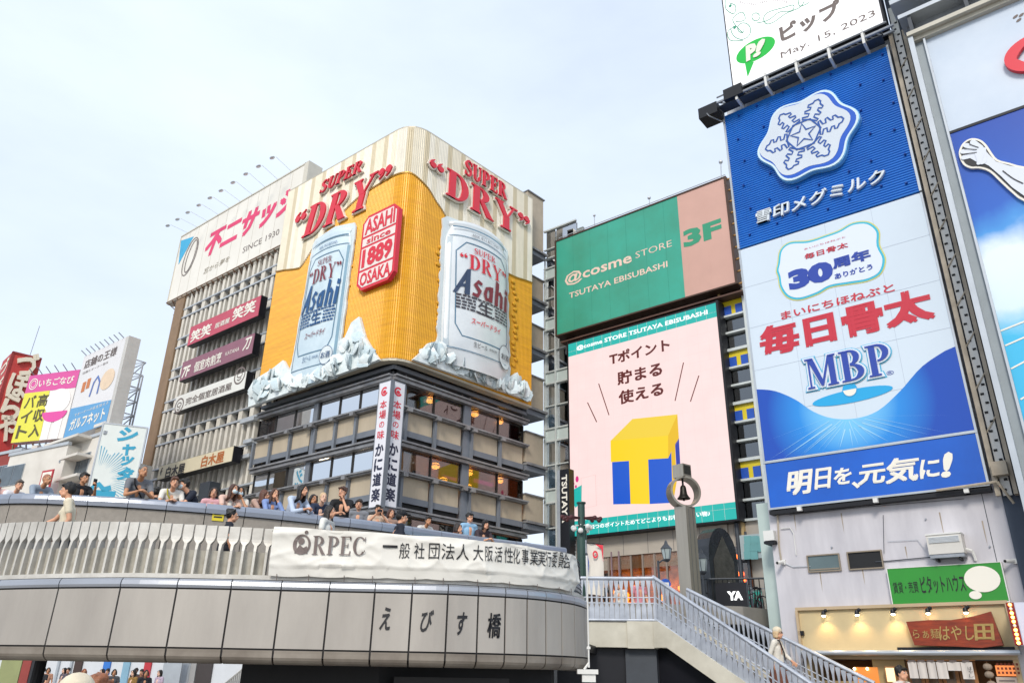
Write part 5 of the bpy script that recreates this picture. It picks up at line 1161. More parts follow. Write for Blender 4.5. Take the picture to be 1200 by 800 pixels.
# low buildings under the signs
M_wb = mat('white_render', '#DAD6CE', .8, var=.12, scale=.5, alt='#C4BFB6'); M_bb = mat('beige_tile', '#8F8474', .8, var=.2, scale=.8)
LB = Frame((50, 560), 47, -30)
def simple_bldg(name, label, fr, xl, xr, ytop, m, depth=6, wins=(), d=0.):
    ua = fr.uz(xl, 570, d)[0]; ub = fr.uz(xr, 570, d)[0]; zt = fr.uz((xl+xr)/2, ytop, d)[1]; T = Thing(name, label, 'building', fr=fr, base=((ua+ub)/2, d, PZ))
    T.part('wall', MB().box(ua, ub, d, d+depth, PZ, zt), m); T.part('parapet', MB().box(ua-.08, ub+.08, d-.08, d+.15, zt, zt+.2), M_fbeam)
    for x0, y0, x1, y1 in wins:
        a, zt2 = fr.uz(x0, y0, d); b, zb2 = fr.uz(x1, y1, d); n = max(1, int((b-a)/.8))
        for i in range(n):
            p, q = a+(b-a)*i/n+.04, a+(b-a)*(i+1)/n-.04; T.box('window_frame', M_alu, p-.04, q+.04, d-.05, d-.001, zb2-.04, zt2+.04); T.box('window_pane', mat('street_glass', '#59646C', .1, .1, var=.3), p, q, d-.07, d-.052, zb2, zt2)
    return T
simple_bldg('low_building', 'low dark red building at the left edge under the red tower sign', Frame((5, 560), 50, -30), -60, 14, 538, mat('dull_red', '#8E3E38', .8, var=.2), wins=((-6, 548, 8, 566),))
simple_bldg('low_building', 'low white building with a row of windows under the pink billboard', LB, 2, 68, 530, M_wb, wins=((6, 548, 24, 566), (70, 540, 71, 541)))
T2 = simple_bldg('low_building', 'grey white building with balcony slabs under the white billboard', Frame((90, 560), 46.5, -38), 66, 108, 520, M_wb, 1.0, wins=((80, 538, 102, 552),))
fr = Frame((90, 560), 46, -38)
for y in (524, 545, 568): a, z = fr.uz(68, y); b, _ = fr.uz(106, y); T2.part('balcony_slab', MB().box(0, b-a, -.9, 0, z-.06, z+.1), M_wb, shift=False).location = (a-T2.b.x, 0, -T2.b.z); 
cF2 = Frame((110, 540), 46, -38); a = cF2.uz(103, 540)[0]; b = cF2.uz(114, 540)[0]
T = Thing('stair_tower', 'narrow beige stair tower left of the cyan lettered billboard', 'building', fr=cF2, base=(a, 0, PZ)); T.part('shaft', MB().box(a, b, 0, 1.2, PZ, cF2.uz(116, 500)[1]), M_bb); T.part('cap', MB().box(a-.1, b+.1, -.1, 1.3, cF2.uz(116, 500)[1], cF2.uz(116, 500)[1]+.2), M_wb)
# tangle of pipes and frames under the billboards
T = Thing('steel_scaffold', 'rusty steel support frames and pipes under the pink and white billboards', 'frame', fr=PK, base=(3, 1, PK.uz(40, 530)[1]))
zf = PK.uz(12, 519)[1]
for i in range(16): a = PK.uz(14+i*7.4, 520)[0]; T.part('strut', MB().bar((a, .1, zf-.1), (a+R.uniform(-.3, .5), R.uniform(.2, 1.6), zf-1.2-.8*R.random()), .06, 4), M_galv if i % 3 else M_brown)
T.part('beam', MB().bar((PK.uz(10, 522)[0], .2, zf-.5), (PK.uz(112, 522)[0], .6, zf-.4), .09, 5).bar((PK.uz(10, 525)[0], .9, zf-1.), (PK.uz(112, 522)[0], 1.2, zf-.95), .08, 5), M_galv)
for i in range(5): a = PK.uz(20+i*19, 522)[0]; T.part('junction_box', MB().box(a, a+.5, -.1, .4, zf-.8, zf-.35), M_wb if i % 2 else M_gdark)
# small poster left of the phone man
fp = Frame((55, 565), 45.5, -30); a = fp.uz(47, 570)[0]; b = fp.uz(60, 570)[0]; T = Thing('poster', 'small poster with red rim on the white building, behind the bald man', 'poster', fr=fp, base=(a, -.1, fp.uz(50, 575)[1]-.6))
zt2 = fp.uz(52, 552)[1]; zb2 = fp.uz(50, 577)[1]; T.part('rim', MB().box(a, b, -.1, -.04, zb2, zt2), mat('poster_red', '#B42A35', .5)); T.part('print', MB().box(a+.12, b-.12, -.115, -.101, zb2+.12, zt2-.12), M_lw)

# ------------------------------------------------------------------ what is seen under the bridge
UB = Frame((150, 785), 42, -12)
ua, ub = UB.uz(-40, 785)[0], UB.uz(330, 785)[0]
T = Thing('arcade_front', 'pale shop front with blue and red vertical bands across the river, seen under the bridge', 'building', fr=UB, base=((ua+ub)/2, 0, 0))
T.part('wall', MB().box(ua, ub, 0, 4, 0, 3.3), mat('arcade_white', '#C9CDD2', .6, var=.06))
for i, (x0, x1, c) in enumerate(((2, 26, '#8E9466'), (27, 37, '#8E3B35'), (38, 50, '#24262B'), (88, 97, '#3E2E2A'), (122, 130, '#2E6FC0'), (145, 153, '#7FA6BC'), (170, 178, '#B52F3B'), (232, 250, '#3A3434'), (224, 231, '#9B9B9B'))):
    a, b = UB.uz(x0, 780)[0], UB.uz(x1, 780)[0]; T.part('colour_band', MB().box(a, b, -.08, -.001, .0 if i < 3 else .3, 3.2), mat('band%d' % i, c, .6, var=.15))
for i, x in enumerate((60, 110, 138, 160, 186, 213)): a = UB.uz(x, 780)[0]; T.part('shop_sign', MB().box(a, a+.5, -.1, -.001, 2.62, 2.8), M_inkg)
for x in (68, 83, 200, 222): a = UB.uz(x, 780)[0]; T.part('door_frame', MB().box(a, a+.12, -.1, -.001, 0, 2.6), M_alu)
a = UB.uz(200, 780)[0]; T.part('map_board', MB().box(a, a+1.0, -.6, -.5, .4, 2.2), M_alu)
a = UB.uz(45, 780)[0]; T = Thing('bridge_column', 'dark slim column under the far side of the bridge', 'column', base=(-8.2, 15.6, 0)); q = place(44, 784, 15); T.o.location = (q.x, 15, 0); T.b = Vector((q.x, 15, 0)); T.part('shaft', MB().bar((q.x, 15, 0), (q.x+.04, 15, DECK-.4), .1, 10), M_dark)
T = Thing('far_stair_railing', 'small white stair railing across the river, seen under the bridge', 'railing', fr=UB, base=(UB.uz(270, 790)[0], -10, 0))
a, za = UB.uz(250, 800, -14)[0], .9; b = UB.uz(300, 776, -14)[0]; zb2 = 1.95
for i in range(22): f = i/21; x = a+(b-a)*f; z = za+(zb2-za)*f; T.part('baluster', MB().box(x-.02, x+.02, -14.02, -13.98, z-.8, z), M_white)
T.part('handrail', MB().bar((a, -14, za), (b, -14, zb2), .04, 6), M_white); T.part('stringer', MB().prism([(a, za-.75), (b, zb2-.75), (b, zb2-1.05), (a, za-1.05)], -14.1, -14), M_cream)

# ------------------------------------------------------------------ building with the green sign and the LED screen
CO = Frame((750, 480), 45, -39)
M_teal = mat('sign_teal', '#37A08A', .3, var=.14, scale=.35, alt='#3A8F76'); M_pinkb = mat('sign_pinkbeige', '#C79E90', .45, var=.08, scale=.4)
M_mull = mat('pale_mullion', '#C9CFCD', .5, .2, var=.12, scale=2); M_spandg = mat('pale_spandrel', '#C3CFCC', .3, .1, var=.12, scale=.8); M_cwall = mat('cafe_wall', '#B5ADA2', .75, var=.14, scale=.6, bump=.1)
M_glassC = glass('curtain_glass', '#9EABAF', .5, .03, .03)
eL, eR = CO.uz(639, 560)[0], CO.uz(900, 590)[0]; cz1 = CO.uz(640, 330)[1]; lz0 = CO.uz(668, 628)[1]; lz1 = CO.uz(667, 403)[1]
lu0, lu1 = CO.uz(667, 500, -.8)[0], CO.uz(852, 480, -.8)[0]
TB = Thing('screen_building', 'glazed commercial building carrying the green billboard and the large LED screen', 'building', fr=CO, base=((eL+eR)/2, 0, PZ))
top = CO.uz(658, 283)[1]
TB.part('core', MB().box(eL+.4, eR-.3, 1.3, 14, PZ, cz1), mat('core_wall', '#5B5A57', .8, var=.3)); TB.part('upper_core', MB().box(eL+2.6, eR-1.5, 1.0, 8, cz1, top-1.2), mat('brown_metal', '#6E4A3A', .6, .2, var=.3, scale=.6))
TB.part('front_wall', MB().box(lu0+.05, CO.uz(848, 500)[0], .0, 1.3, PZ+3.9, CO.uz(750, 300)[1]), M_cwall)
# left strip: storeys of glass and pale spandrels
pz = [CO.uz(650, y)[1] for y in (398, 426, 448, 466, 497, 518, 534, 566, 584, 598, 632, 648)]
k0 = CO.uz(650, 448)[1]; P_ = (CO.uz(650, 448)[1]-CO.uz(650, 518)[1]+CO.uz(650, 518)[1]-CO.uz(650, 584+4)[1])/2
uLm = CO.uz(652, 500)[0]
for r in range(-3, 4):
    zA = k0-P_*r
    for a, b in ((eL, uLm), (uLm, lu0+.3)):
        TB.box('window_pane', M_glassC, a+.06, b-.06, .12, .15, zA-P_*.78, zA-.05); TB.box('spandrel', M_spandg, a+.05, b-.05, .05, .12, zA-P_+.06, zA-P_*.8)
        TB.box('room_back', M_room if r > 0 else mat('pale_room', '#8F9794', .8, var=.4), a+.06, b-.06, 1.0, 1.2, zA-P_*.78, zA-.05)
        TB.box('blind', mat('blind', '#A8ABA4', .8, var=.25), a+.1, b-.1, .3, .33, zA-P_*(.22+.1*((r*7) % 3)), zA-.05)
    for q, h in ((0, .12), (.40, .07), (.79, .1)): TB.box('transom', M_mull, eL-.1, lu0+.3, -.05, .12, zA-P_*q-h/2, zA-P_*q+h/2)
for a in (eL, uLm): TB.box('mullion', M_mull, a-.05, a+.05, -.1, .15, PZ+.5, top-2 if a == eL else cz1)
TB.part('roof_frame', MB().path([(eL, 0, cz1), (eL, 0, top-1), (lu0, 0, top-1)], .06, 4).path([(eL, 2, cz1), (eL, 2, top-1), (eL, 0, top-1)], .06, 4), M_mull)
# right strip: yellow panels with blue blocks between windows
ys = (350, 410.5, 473, 539, 601); xr0, xr1 = CO.uz(852, 410)[0], CO.uz(878, 410)[0]
za = CO.uz(857, 351)[1]; PR = (za-CO.uz(877, 539)[1])/3
M_yel = mat('yellow_panel', '#D8C21A', .4, var=.06); M_blu = mat('blue_block', '#1D4FB0', .4, var=.06)
for r in range(-1, 4):
    zA = za-PR*r
    if r >= 0:
        TB.box('yellow_panel', M_yel, xr0, xr1, -.02, .02, zA-PR*.31, zA)
        for f in (.08, .6): TB.box('blue_block', M_blu, xr0+(xr1-xr0)*f, xr0+(xr1-xr0)*(f+.32), -.06, -.021, zA-PR*.31+.02, zA-PR*.12)
    zt2, zm, zb2 = zA-PR*.35, zA-PR*.66, zA-PR*.97
    for c, d in ((zt2, zm+.05), (zm-.05, zb2)):
        TB.box('window_pane', glass('strip_glass', '#A8B0B2', .12, .03), xr0+.05, xr1-.05, .1, .13, d, c); TB.box('shelf_wall', mat('brick_room', '#7A5240', .8, var=.4, scale=1.4) if r % 2 else mat('grey_room', '#6E7371', .8, var=.4, scale=1.2), xr0, xr1, .9, 1.1, d, c)
    for q in (0, .33, .66, .985): TB.box('transom', M_mull, xr0-.1, xr1+.1, -.2, .1, zA-PR*q-.06, zA-PR*q+.06)
TB.box('mullion', M_mull, xr1+.0, xr1+.14, -.25, .1, PZ+3, za+PR); TB.box('mullion', mat('sunlit_mullion', '#B49A6A', .5), xr0-.14, xr0, -.25, .1, PZ+3, za+PR)  # golden sunlight put into the left mullion's colour
a, b = xr1+.14, eR; TB.part('side_wall', MB().box(a, b, .05, 1.2, PZ, za+PR), M_cwall)
TB.part('downpipe', MB().bar((xr0-.35, -.3, PZ), (xr0-.35, -.3, lz0-.3), .12, 8).bar((xr0+.1, -.3, PZ), (xr0+.1, -.3, lz0-.8), .07, 8), M_gdark)
TB.part('base_wall', MB().box(xr0-.9, eR, .03, .6, PZ, za-PR*4), M_cwall)
# base: beige wall and cafe
cb0, cb1 = CO.uz(700, 640)[0], CO.uz(855, 640)[0]; cwt, cwb = CO.uz(740, 650)[1], PZ+.2
TB.part('fascia_wall', MB().box(lu0-.1, cb1, -.1, .3, cwt, lz0+.2), M_cwall)
for i in range(1, 6): uu = lu0+(cb1-lu0)*i/6; TB.box('wall_joint', M_gdark, uu-.01, uu+.01, -.106, -.099, cwt+.02, lz0-.1)
TB.box('soffit', M_gdark, lu0-.1, cb1, -.3, -.1, lz0-.12, lz0+.1)
M_cafe = mat('cafe_back', '#EFA868', .7, var=.6, scale=1.6, emit=.6, alt='#6A3A20')  # back wall glows to brighten the room in place of lamplight
cu1 = CO.uz(796, 660)[0]; TB.box('cafe_back', M_cafe, cb0, cu1, 1.2, 1.28, PZ, cwt); TB.box('cafe_ceiling', glow('cafe_ceiling', '#B0602E', .8, '#6B3A22'), cb0, cu1, .2, 1.2, cwt-.06, cwt)  # ceiling given a glow as well
n = 7
for i in range(n):
    a, b = cb0+(cu1-cb0)*i/n, cb0+(cu1-cb0)*(i+1)/n; TB.box('window_pane', glass('cafe_glass', '#C9B8A4', .08, .02), a+.04, b-.04, .0, .03, PZ, cwt); TB.box('mullion', mat('cafe_mullion', '#8C8078', .5), a-.05, a+.05, -.05, .08, PZ, cwt); TB.box('transom', mat('cafe_mullion', '#8C8078', .5), a, b, -.04, .06, PZ+1.55, PZ+1.62)
for i in range(26):
    a = cb0+(cu1-cb0)*R.random(); TB.part('cafe_lamp', MB().ball((a, R.uniform(.3, 1.0), PZ+R.uniform(1.4, 3.0)), R.uniform(.07, .18), 8, 5), glow('cafe_lamp', '#FF9A3C', 7))
for i in range(8): a = cb0+.6+(cu1-cb0-2)*i/8; TB.box('cafe_sign', glow('cafe_warm', '#C86A22', .9, '#7A3E1E'), a, a+.9, 1.1, 1.15, PZ+R.uniform(1.3, 2.0), PZ+2.5)
a = CO.uz(722, 660)[0]; TB.part('lattice_post', MB().path([(a, -.5, PZ), (a, -.5, cwt+.2)], .05, 4).path([(a+.5, -.5, PZ), (a+.5, -.5, cwt+.2)], .05, 4).path([(a+.5*(k % 2), -.5, PZ+.35*k) for k in range(9)], .03, 4), mat('mauve_post', '#8C7880', .5))
# right part of the ground floor: window with warm lights, teal strip
ra, rb = CO.uz(853, 650)[0], CO.uz(880, 650)[0]
TB.box('shop_glass', glass('cafe_glass', '#C9B8A4', .08), ra+.3, rb, -.28, -.25, CO.uz(870, 692)[1], CO.uz(870, 640)[1]); TB.box('shop_back', mat('shop_back', '#5B3A25', .7, var=.5, scale=1.5), ra+.2, rb, -.1, -.06, CO.uz(870, 692)[1], CO.uz(870, 640)[1])
for x, y in ((882, 672), (884, 679), (879, 672), (876, 652)): u, z = CO.uz(x-12, y, -.2); TB.part('shop_lamp', MB().ball((u, -.2, z), .13, 8, 5), glow('shop_lamp', '#FF6A2A', 4))
TB.box('teal_base', mat('teal_base', '#2AA693', .4, var=.1), ra+.3, rb+.4, -.3, -.1, PZ, CO.uz(870, 692)[1]-.02); TB.box('shop_transom', M_dark, ra+.3, rb, -.34, -.25, CO.uz(870, 660)[1], CO.uz(870, 657)[1])
for i in range(3):
    for j in range(3): 
        if not (i == 2 and j == 2): a, z = CO.uz(872+i*8, 628+j*9, -.6); TB.box('pale_grid_pane', mat('grid_teal', '#6FA9A8', .3), a, a+.36, -.66, -.6, z-.4, z)
a, z = CO.uz(869, 655, -.6); b, z2 = CO.uz(897, 624, -.6); TB.box('grid_board', mat('grid_board', '#AEBABB', .5), a, b, -.59, -.5, z, z2)

# green billboard on the roof
GF = -.9
u0, u1, z0, z1 = rect_px(CO, (653, 285), (862, 332), d=GF, bl=(652, 392), tr=(848, 207))
T = Thing('billboard', 'green and pink beige roof billboard with 3F at its right end, above the LED screen', 'billboard', fr=CO, base=((u0+u1)/2, GF, z0)); us = CO.uz(798, 288, GF)[0]
T.part('green_panel', MB().box(u0, us, GF, GF+.7, z0, z1), M_teal); T.part('beige_panel', MB().box(us+.002, u1, GF, GF+.7, z0, z1), M_pinkb)
T.part('border', MB().box(u0-.12, u0, GF-.06, GF+.8, z0-.1, z1+.1).box(u1, u1+.14, GF-.06, GF+.9, z0-.1, z1+.1).box(u0, u1, GF-.05, GF+.8, z1, z1+.1).box(u0, u1, GF-.05, GF+.8, z0-.1, z0), mat('border_brown', '#4B372C', .5, .3))
for i in range(1, 9): uu = u0+(u1-u0)*i/9; T.part('sheet_joint', MB().box(uu-.008, uu+.008, GF-.004, GF-.001, z0, z1), mat('joint_green', '#1E7F6C', .5, var=0) if uu < us else M_pinkb)
M_pk = mat('letter_pink', '#E3C7B6', .5, var=0)
for nm, bl, tr, bo in (('@cosme', (662, 337), (740, 294), .02), ('STORE', (745, 303), (787, 281), -.005), ('TSUTAYA EBISUBASHI', (667, 350), (782, 305.5), .015)): text_px(T, 'lettering', nm, bl, tr, M_pk, GF, bo)
text_px(T, 'lettering', '3F', (801.6, 291), (844.5, 255.5), mat('letter_green', '#2E8F6D', .5, var=0), GF, .05)
T.part('rear_frame', MB().path([(u1+.5, GF+.2, z0), (u1+.5, GF+.2, z1+.6), (u1+.5, GF+1.4, z1+.6), (u1+.5, GF+1.4, z0)], .07, 5).path([(u1+.5, GF+(.2 if k % 2 else 1.4), z0+(z1-z0)*k/9) for k in range(10)], .045, 4).path([(u1+.95, GF+.4, z0-8), (u1+.95, GF+.4, z1+.2)], .08, 5), mat('frame_ochre', '#B08850', .5, .2))
for k in range(10): z = z0+(z1-z0)*k/9; T.part('cleat', MB().box(u1+.14, u1+.9, GF+.2, GF+.3, z-.04, z+.04), mat('frame_ochre', '#B08850', .5, .2))
T.part('top_rail', MB().bar((u0, GF+.3, z1+.45), (u1, GF+.3, z1+.45), .03, 4).bar((u0+(u1-u0)*.24, GF+.3, z1), (u0+(u1-u0)*.24, GF+.3, z1+1.2), .03, 4).bar((u0+(u1-u0)*.58, GF+.3, z1), (u0+(u1-u0)*.58, GF+.3, z1+.9), .03, 4).bar((u1-.3, GF+.3, z1), (u1-.2, GF+.3, z1+1.5), .04, 4).ball((u0+(u1-u0)*.24, GF+.3, z1+1.2), .1, 8, 5).ball((u0+(u1-u0)*.58, GF+.3, z1+.9), .12, 8, 5).ball((u1-.2, GF+.3, z1+1.5), .14, 8, 5), M_tower)
T.part('maintenance_deck', MB().box(u0+.2, u1+.3, GF+.1, GF+1.2, z0-.6, z0-.5).box(u0+1.5, u0+6, GF+.3, GF+1.8, z0-1.1, z0-.62), mat('deck_rust', '#5A4036', .6, .2, var=.3))
cb = MB(); uq = u0+.3
for k in range(14): cb.bar((uq+k*.14, GF+.6, z0-.6), (uq+k*.14, GF+.6, z0-1.3), .012, 3)
T.part('deck_rail', cb.bar((uq, GF+.6, z0-.9), (uq+2, GF+.6, z0-.9), .02, 4), M_galv)

# LED screen
u0, u1, z0, z1 = rect_px(CO, (667, 403), (865, 608), d=-.8, bl=(668, 628), tr=(838, 355))
LD = Thing('led_screen', 'large lit LED screen with pale pink picture of a yellow and blue letter block', 'screen', fr=CO, base=((u0+u1)/2, -.8, z0)); dL = -.8
LD.part('housing', MB().box(u0-.12, u1+.16, dL+.01, dL+.8, z0-.1, z1+.12).box(u1, u1+.14, dL-.05, dL+.01, z0-.1, z1+.12), M_dark)
H = z1-z0; K = .72
zb1, zb2 = CO.uz(840, 371, dL)[1], CO.uz(668, 611, dL)[1]
LD.part('picture_field', MB().flat(_rect(u0, u1, zb2, zb1), dL), ledglow('led_pink', '#F3D6D3', K)); LD.part('picture_band', MB().flat(_rect(u0, u1, zb1, z1), dL), ledglow('led_teal', '#17AFA6', K)); LD.part('picture_band', MB().flat(_rect(u0, u1, z0, zb2), dL), ledglow('led_teal', '#17AFA6', K))
gm = MB()
for i in range(1, 16): uu = u0+(u1-u0)*i/16; gm.box(uu-.005, uu+.005, dL-.006, dL-.004, z0, z1)
for j in range(1, 22): zz_ = z0+H*j/22; gm.box(u0, u1, dL-.006, dL-.004, zz_-.004, zz_+.004)
LD.part('module_joints', gm, glow('led_joint', '#EBCFCC', .70), kind='stuff')
led = lambda n_, c, k=K: glow('led_'+n_, c, k)
def lp_(pts, m, lay=.012, name='picture_block'): LD.part(name, MB().flat([CO.uz(x, y, dL) for x, y in pts], dL-lay), m)
Z = lambda x, y: (x*.45+640, y*.45+340)
lp_([Z(168, 392), Z(318, 378), Z(342, 323), Z(225, 335)], led('yellow_top', '#E8C83A')); lp_([Z(168, 392), Z(318, 378), Z(318, 437), Z(169, 447)], led('yellow', '#F2CC1C')); lp_([Z(318, 378), Z(342, 323), Z(346, 388), Z(318, 437)], led('yellow_side', '#E0B418'))
lp_([Z(172, 447), Z(216, 444), Z(220, 556), Z(175, 557)], led('blue', '#1A55C4')); lp_([Z(216, 444), Z(266, 440), Z(270, 556), Z(220, 556)], led('yellow', '#F2CC1C')); lp_([Z(266, 440), Z(318, 437), Z(326, 420), Z(330, 553), Z(270, 556)], led('blue', '#1A55C4'))
lp_([Z(336, 400), Z(346, 385), Z(350, 460), Z(340, 470)], led('blue_deep', '#2A3AA0')); lp_([Z(326, 424), Z(336, 402), Z(340, 500), Z(331, 553)], led('yellow_side', '#E0B418'))
for a, b in (((108, 292), (132, 343)), ((137, 243), (164, 325)), ((358, 188), (336, 288)), ((398, 222), (376, 290))):
    p, q = CO.uz(*Z(*a), dL), CO.uz(*Z(*b), dL); LD.part('ray_line', MB().stroke([p, q], .07, dL-.012), led('line', '#6A3A34'))
for nm, bl, tr, bo, m in (('@cosme STORE TSUTAYA EBISUBASHI', (676, 411.5), (829, 362.5), .02, led('white', '#FFFFFF', .85)), ('Tポイント', (714.5, 428), (784.5, 395.5), .035, led('maroon', '#5A1A14')), ('貯まる', (724, 452), (775.5, 423), .035, led('maroon', '#5A1A14')), ('使える', (725.5, 474.5), (777, 446.5), .035, led('maroon', '#5A1A14')), ('2つのポイントためてどこよりもお得にお買い物♪', (694.5, 619.5), (832, 598), .02, led('white', '#FFFFFF', .85))): text_px(LD, 'lettering', nm, bl, tr, m, dL, bo, layer=.02)
c = CO.uz(676, 583, dL); LD.part('picture_cup', MB().flat([(c[0]-.35, c[1]+.5), (c[0]+.4, c[1]+.75), (c[0]+.35, c[1]-.3), (c[0]-.1, c[1]-.6), (c[0]-.35, c[1]-.2)], dL-.012), ledglow('led_teal', '#17AFA6', K)); LD.part('picture_dots', MB().flat(ell(c[0]-.25, c[1]+.9, .1, .12, 10), dL-.012).flat(ell(c[0]+.05, c[1]+1.15, .12, .2, 10), dL-.012).flat(ell(c[0]-.05, c[1]+.7, .08, .1, 10), dL-.012), led('magenta', '#D0307A'))
LD.part('picture_outline', MB().stroke([CO.uz(681, 560, dL), CO.uz(698, 556, dL), CO.uz(699, 592, dL), CO.uz(682, 596, dL)], .02, dL-.012, True), led('line2', '#D8A8A4'))

# vertical name sign, black
VF = Frame((660, 600), 43.2, -39); u0, u1, z0, z1 = rect_px(VF, (656, 550), (667.5, 640), d=0, tr=(667, 549)); z0 -= .6
T = Thing('vertical_sign', 'narrow black vertical sign with white letters reading downward left of the LED screen', 'sign', fr=VF, base=((u0+u1)/2, 0, z0)); T.part('box', MB().box(u0, u1, 0, .5, z0, z1), mat('gloss_black', '#121217', .25, var=.1)); T.part('edge', MB().box(u0-.22, u0, .02, .5, z0, z1), M_alu)
vs, fs, asp = glyphs('TSUTAYA', .03); zt2, zb2 = VF.uz(661, 556, 0)[1], VF.uz(664, 612, 0)[1]
T.part('lettering', MB().add([(u0+(u1-u0)*(.2+.6*b), -.015, zt2+(zb2-zt2)*a) for a, b in vs], fs), M_lw)
# lower lit sign beyond the plaza rail
q = Frame((857, 698), 24.1, -30); a, z = q.uz(853, 703, 0); b, z2 = q.uz(870, 692, 0)
T = Thing('lit_sign', 'small dark sign with glowing white letters YA behind the plaza railing', 'sign', fr=q, base=(a, 0, PZ)); T.part('panel', MB().box(a-.35, b+.12, 0, .25, z-.5, z2+.25), M_navy); T.part('lettering', add_text(MB(), 'YA', a, b, z, z2, -.015, .06), glow('sign_glow', '#FFFFFF', 1.4)); T.part('post', MB().box(a-.3, b+.1, .05, .2, PZ, z-.5), M_gdark)

# ------------------------------------------------------------------ right hand building with stacked signs
BL = Frame((907, 600), 20, -39)
M_lav = mat('grey_white_wall', '#C9C7CC', .8, var=.10, scale=1.1, alt='#B2B0B6', bump=.18, bscale=3, stretch=(1.6, 1.6, .35))
bw0, bw1 = BL.uz(905, 640)[0], 5.45; su0, su1 = BL.uz(903, 595)[0], BL.uz(1158, 570)[0]; wz = BL.uz(903, 597)[1]
GB = Thing('sign_building', 'narrow grey white building covered by stacked blue and white billboards', 'building', fr=BL, base=((bw0+bw1)/2, 0, 0))
sf = BL.uz(945, 722, 0)[1]
GB.part('wall', MB().box(bw0, bw1, 0, 9, sf, wz+.15), M_lav); GB.part('shaft', MB().box(bw0+.1, bw1-.1, .15, 9, wz+.15, BL.uz(850, 130)[1]+.3), mat('shaft_white', '#B9BCC0', .7, var=.15))
GB.part('wall_joint', MB().box(4.72, 4.735, -.006, .0, sf, wz), M_gdark)
GB.part('lower_wall_left', MB().box(bw0, BL.uz(940, 765)[0], 0, 9, 0, sf), M_lav)
GB.part('lower_wall_right', MB().box(BL.uz(1186, 770)[0], bw1+2.6, .0, 9, 0, sf), M_lav); GB.part('right_wall', MB().box(bw1-.0, bw1+2.5, .02, 9, sf, wz-.6), mat('right_wall', '#A9A6AA', .8, var=.15, bump=.1))
GB.part('left_return', MB().box(bw0-.5, bw0-.02, .5, 9, 0, wz+.3), mat('mint_wall', '#B4C4C0', .7, var=.1)); GB.part('tile_band', MB().box(bw0-.52, bw0-.05, .44, .49, 1.7, 2.7), mat('small_tiles', '#8E9090', .5, var=.5, scale=18)); GB.part('stone_base', MB().box(bw0-.54, bw0-.05, .42, .48, 0, 1.68), mat('grey_stone', '#6E747A', .5, var=.3, scale=6))
def panel(z1px, z0px): pass
# windows
for (x0, y0, x1, y1), m in (((947, 652, 985, 667), mat('frosted', '#5E6F72', .2, .1, var=.2)), ((994, 648, 1035, 664), M_void)):
    a, z1 = BL.uz(x0, y0, 0); b, z0 = BL.uz(x1, y1, 0); GB.box('window_reveal', M_void, a, b, -.004, .0, z0, z1)
    fr_w = GB.box('window_frame', mat('bronze_frame', '#8C8070', .5, .2), a-.03, b+.03, -.05, -.005, z0-.03, z0); GB.box('window_frame', mat('bronze_frame', '#8C8070', .5, .2), a-.03, b+.03, -.05, -.005, z1, z1+.03)
    for e in (a-.03, b): GB.box('window_frame', mat('bronze_frame', '#8C8070', .5, .2), e, e+.03, -.05, -.005, z0, z1)
    GB.box('window_pane', m, a+.0, b, -.02, -.006, z0, z1)
    if m is not M_void: GB.box('window_frame', mat('bronze_frame', '#8C8070', .5, .2), a+.02, b-.02, -.035, -.021, z0+.02, z0+.05)
# conduit, camera, junction box, pipes
w = lambda x, y, d=0: (BL.uz(x, y, d)[0], d, BL.uz(x, y, d)[1])
GB.part('conduit', MB().path([w(915, 619, -.04), w(926, 618, -.04), w(930, 625, -.04), w(933, 650, -.04)], .012, 5), M_white)
GB.part('conduit', MB().path([w(916, 658, -.03), w(930, 664, -.03), w(950, 663, -.03)], .009, 5).path([w(1040, 634, -.03), w(1075, 632, -.03), w(1085, 645, -.03)], .006, 4), M_alu)
GB.part('cable', MB().path([w(1026, 658, -.03), w(1040, 657, -.03), w(1094, 652, -.04)], .012, 5), M_gdark); GB.part('cable', MB().path([w(911, 600, -.05), w(913, 640, -.05), w(916, 660, -.05)], .025, 6), mat('beige_pipe', '#A79C8C', .6))
T = Thing('security_camera', 'white security camera at the left corner of the grey white wall', 'camera', fr=BL, base=w(917, 658, -.1)); c = w(917, 658, -.1); T.part('body', MB().bar((c[0], -.1, c[2]), (c[0]-.06, -.3, c[2]-.04), .045, 10), M_white); T.part('lens', MB().bar((c[0]-.06, -.3, c[2]-.04), (c[0]-.065, -.32, c[2]-.045), .03, 10), M_dark); T.part('mount', MB().box(c[0]-.05, c[0]+.05, -.06, -.001, c[2]-.06, c[2]+.06), M_white)
T = Thing('security_camera', 'white security camera at the right edge of the wall beside the green sign', 'camera', fr=BL, base=w(1187, 657, -.1)); c = w(1187, 657, -.1); T.part('body', MB().bar((c[0], -.08, c[2]), (c[0]-.12, -.26, c[2]-.01), .04, 10), M_white); T.part('mount', MB().box(c[0]-.02, c[0]+.08, -.08, .02, c[2]-.05, c[2]+.05), M_white); T.part('lens', MB().bar((c[0]-.12, -.26, c[2]-.01), (c[0]-.125, -.28, c[2]-.012), .03, 8), M_dark)
T = Thing('junction_box', 'white junction box at the building corner below the lowest blue billboard', 'box', fr=BL, base=w(897, 632, -.1)); a, z = BL.uz(897, 634, -.1); T.part('box', MB().box(a, a+.27, -.2, .3, z, z+.25), M_white); T.part('tray', MB().box(a, a+.27, -.22, .3, z-.08, z-.02), M_dark)
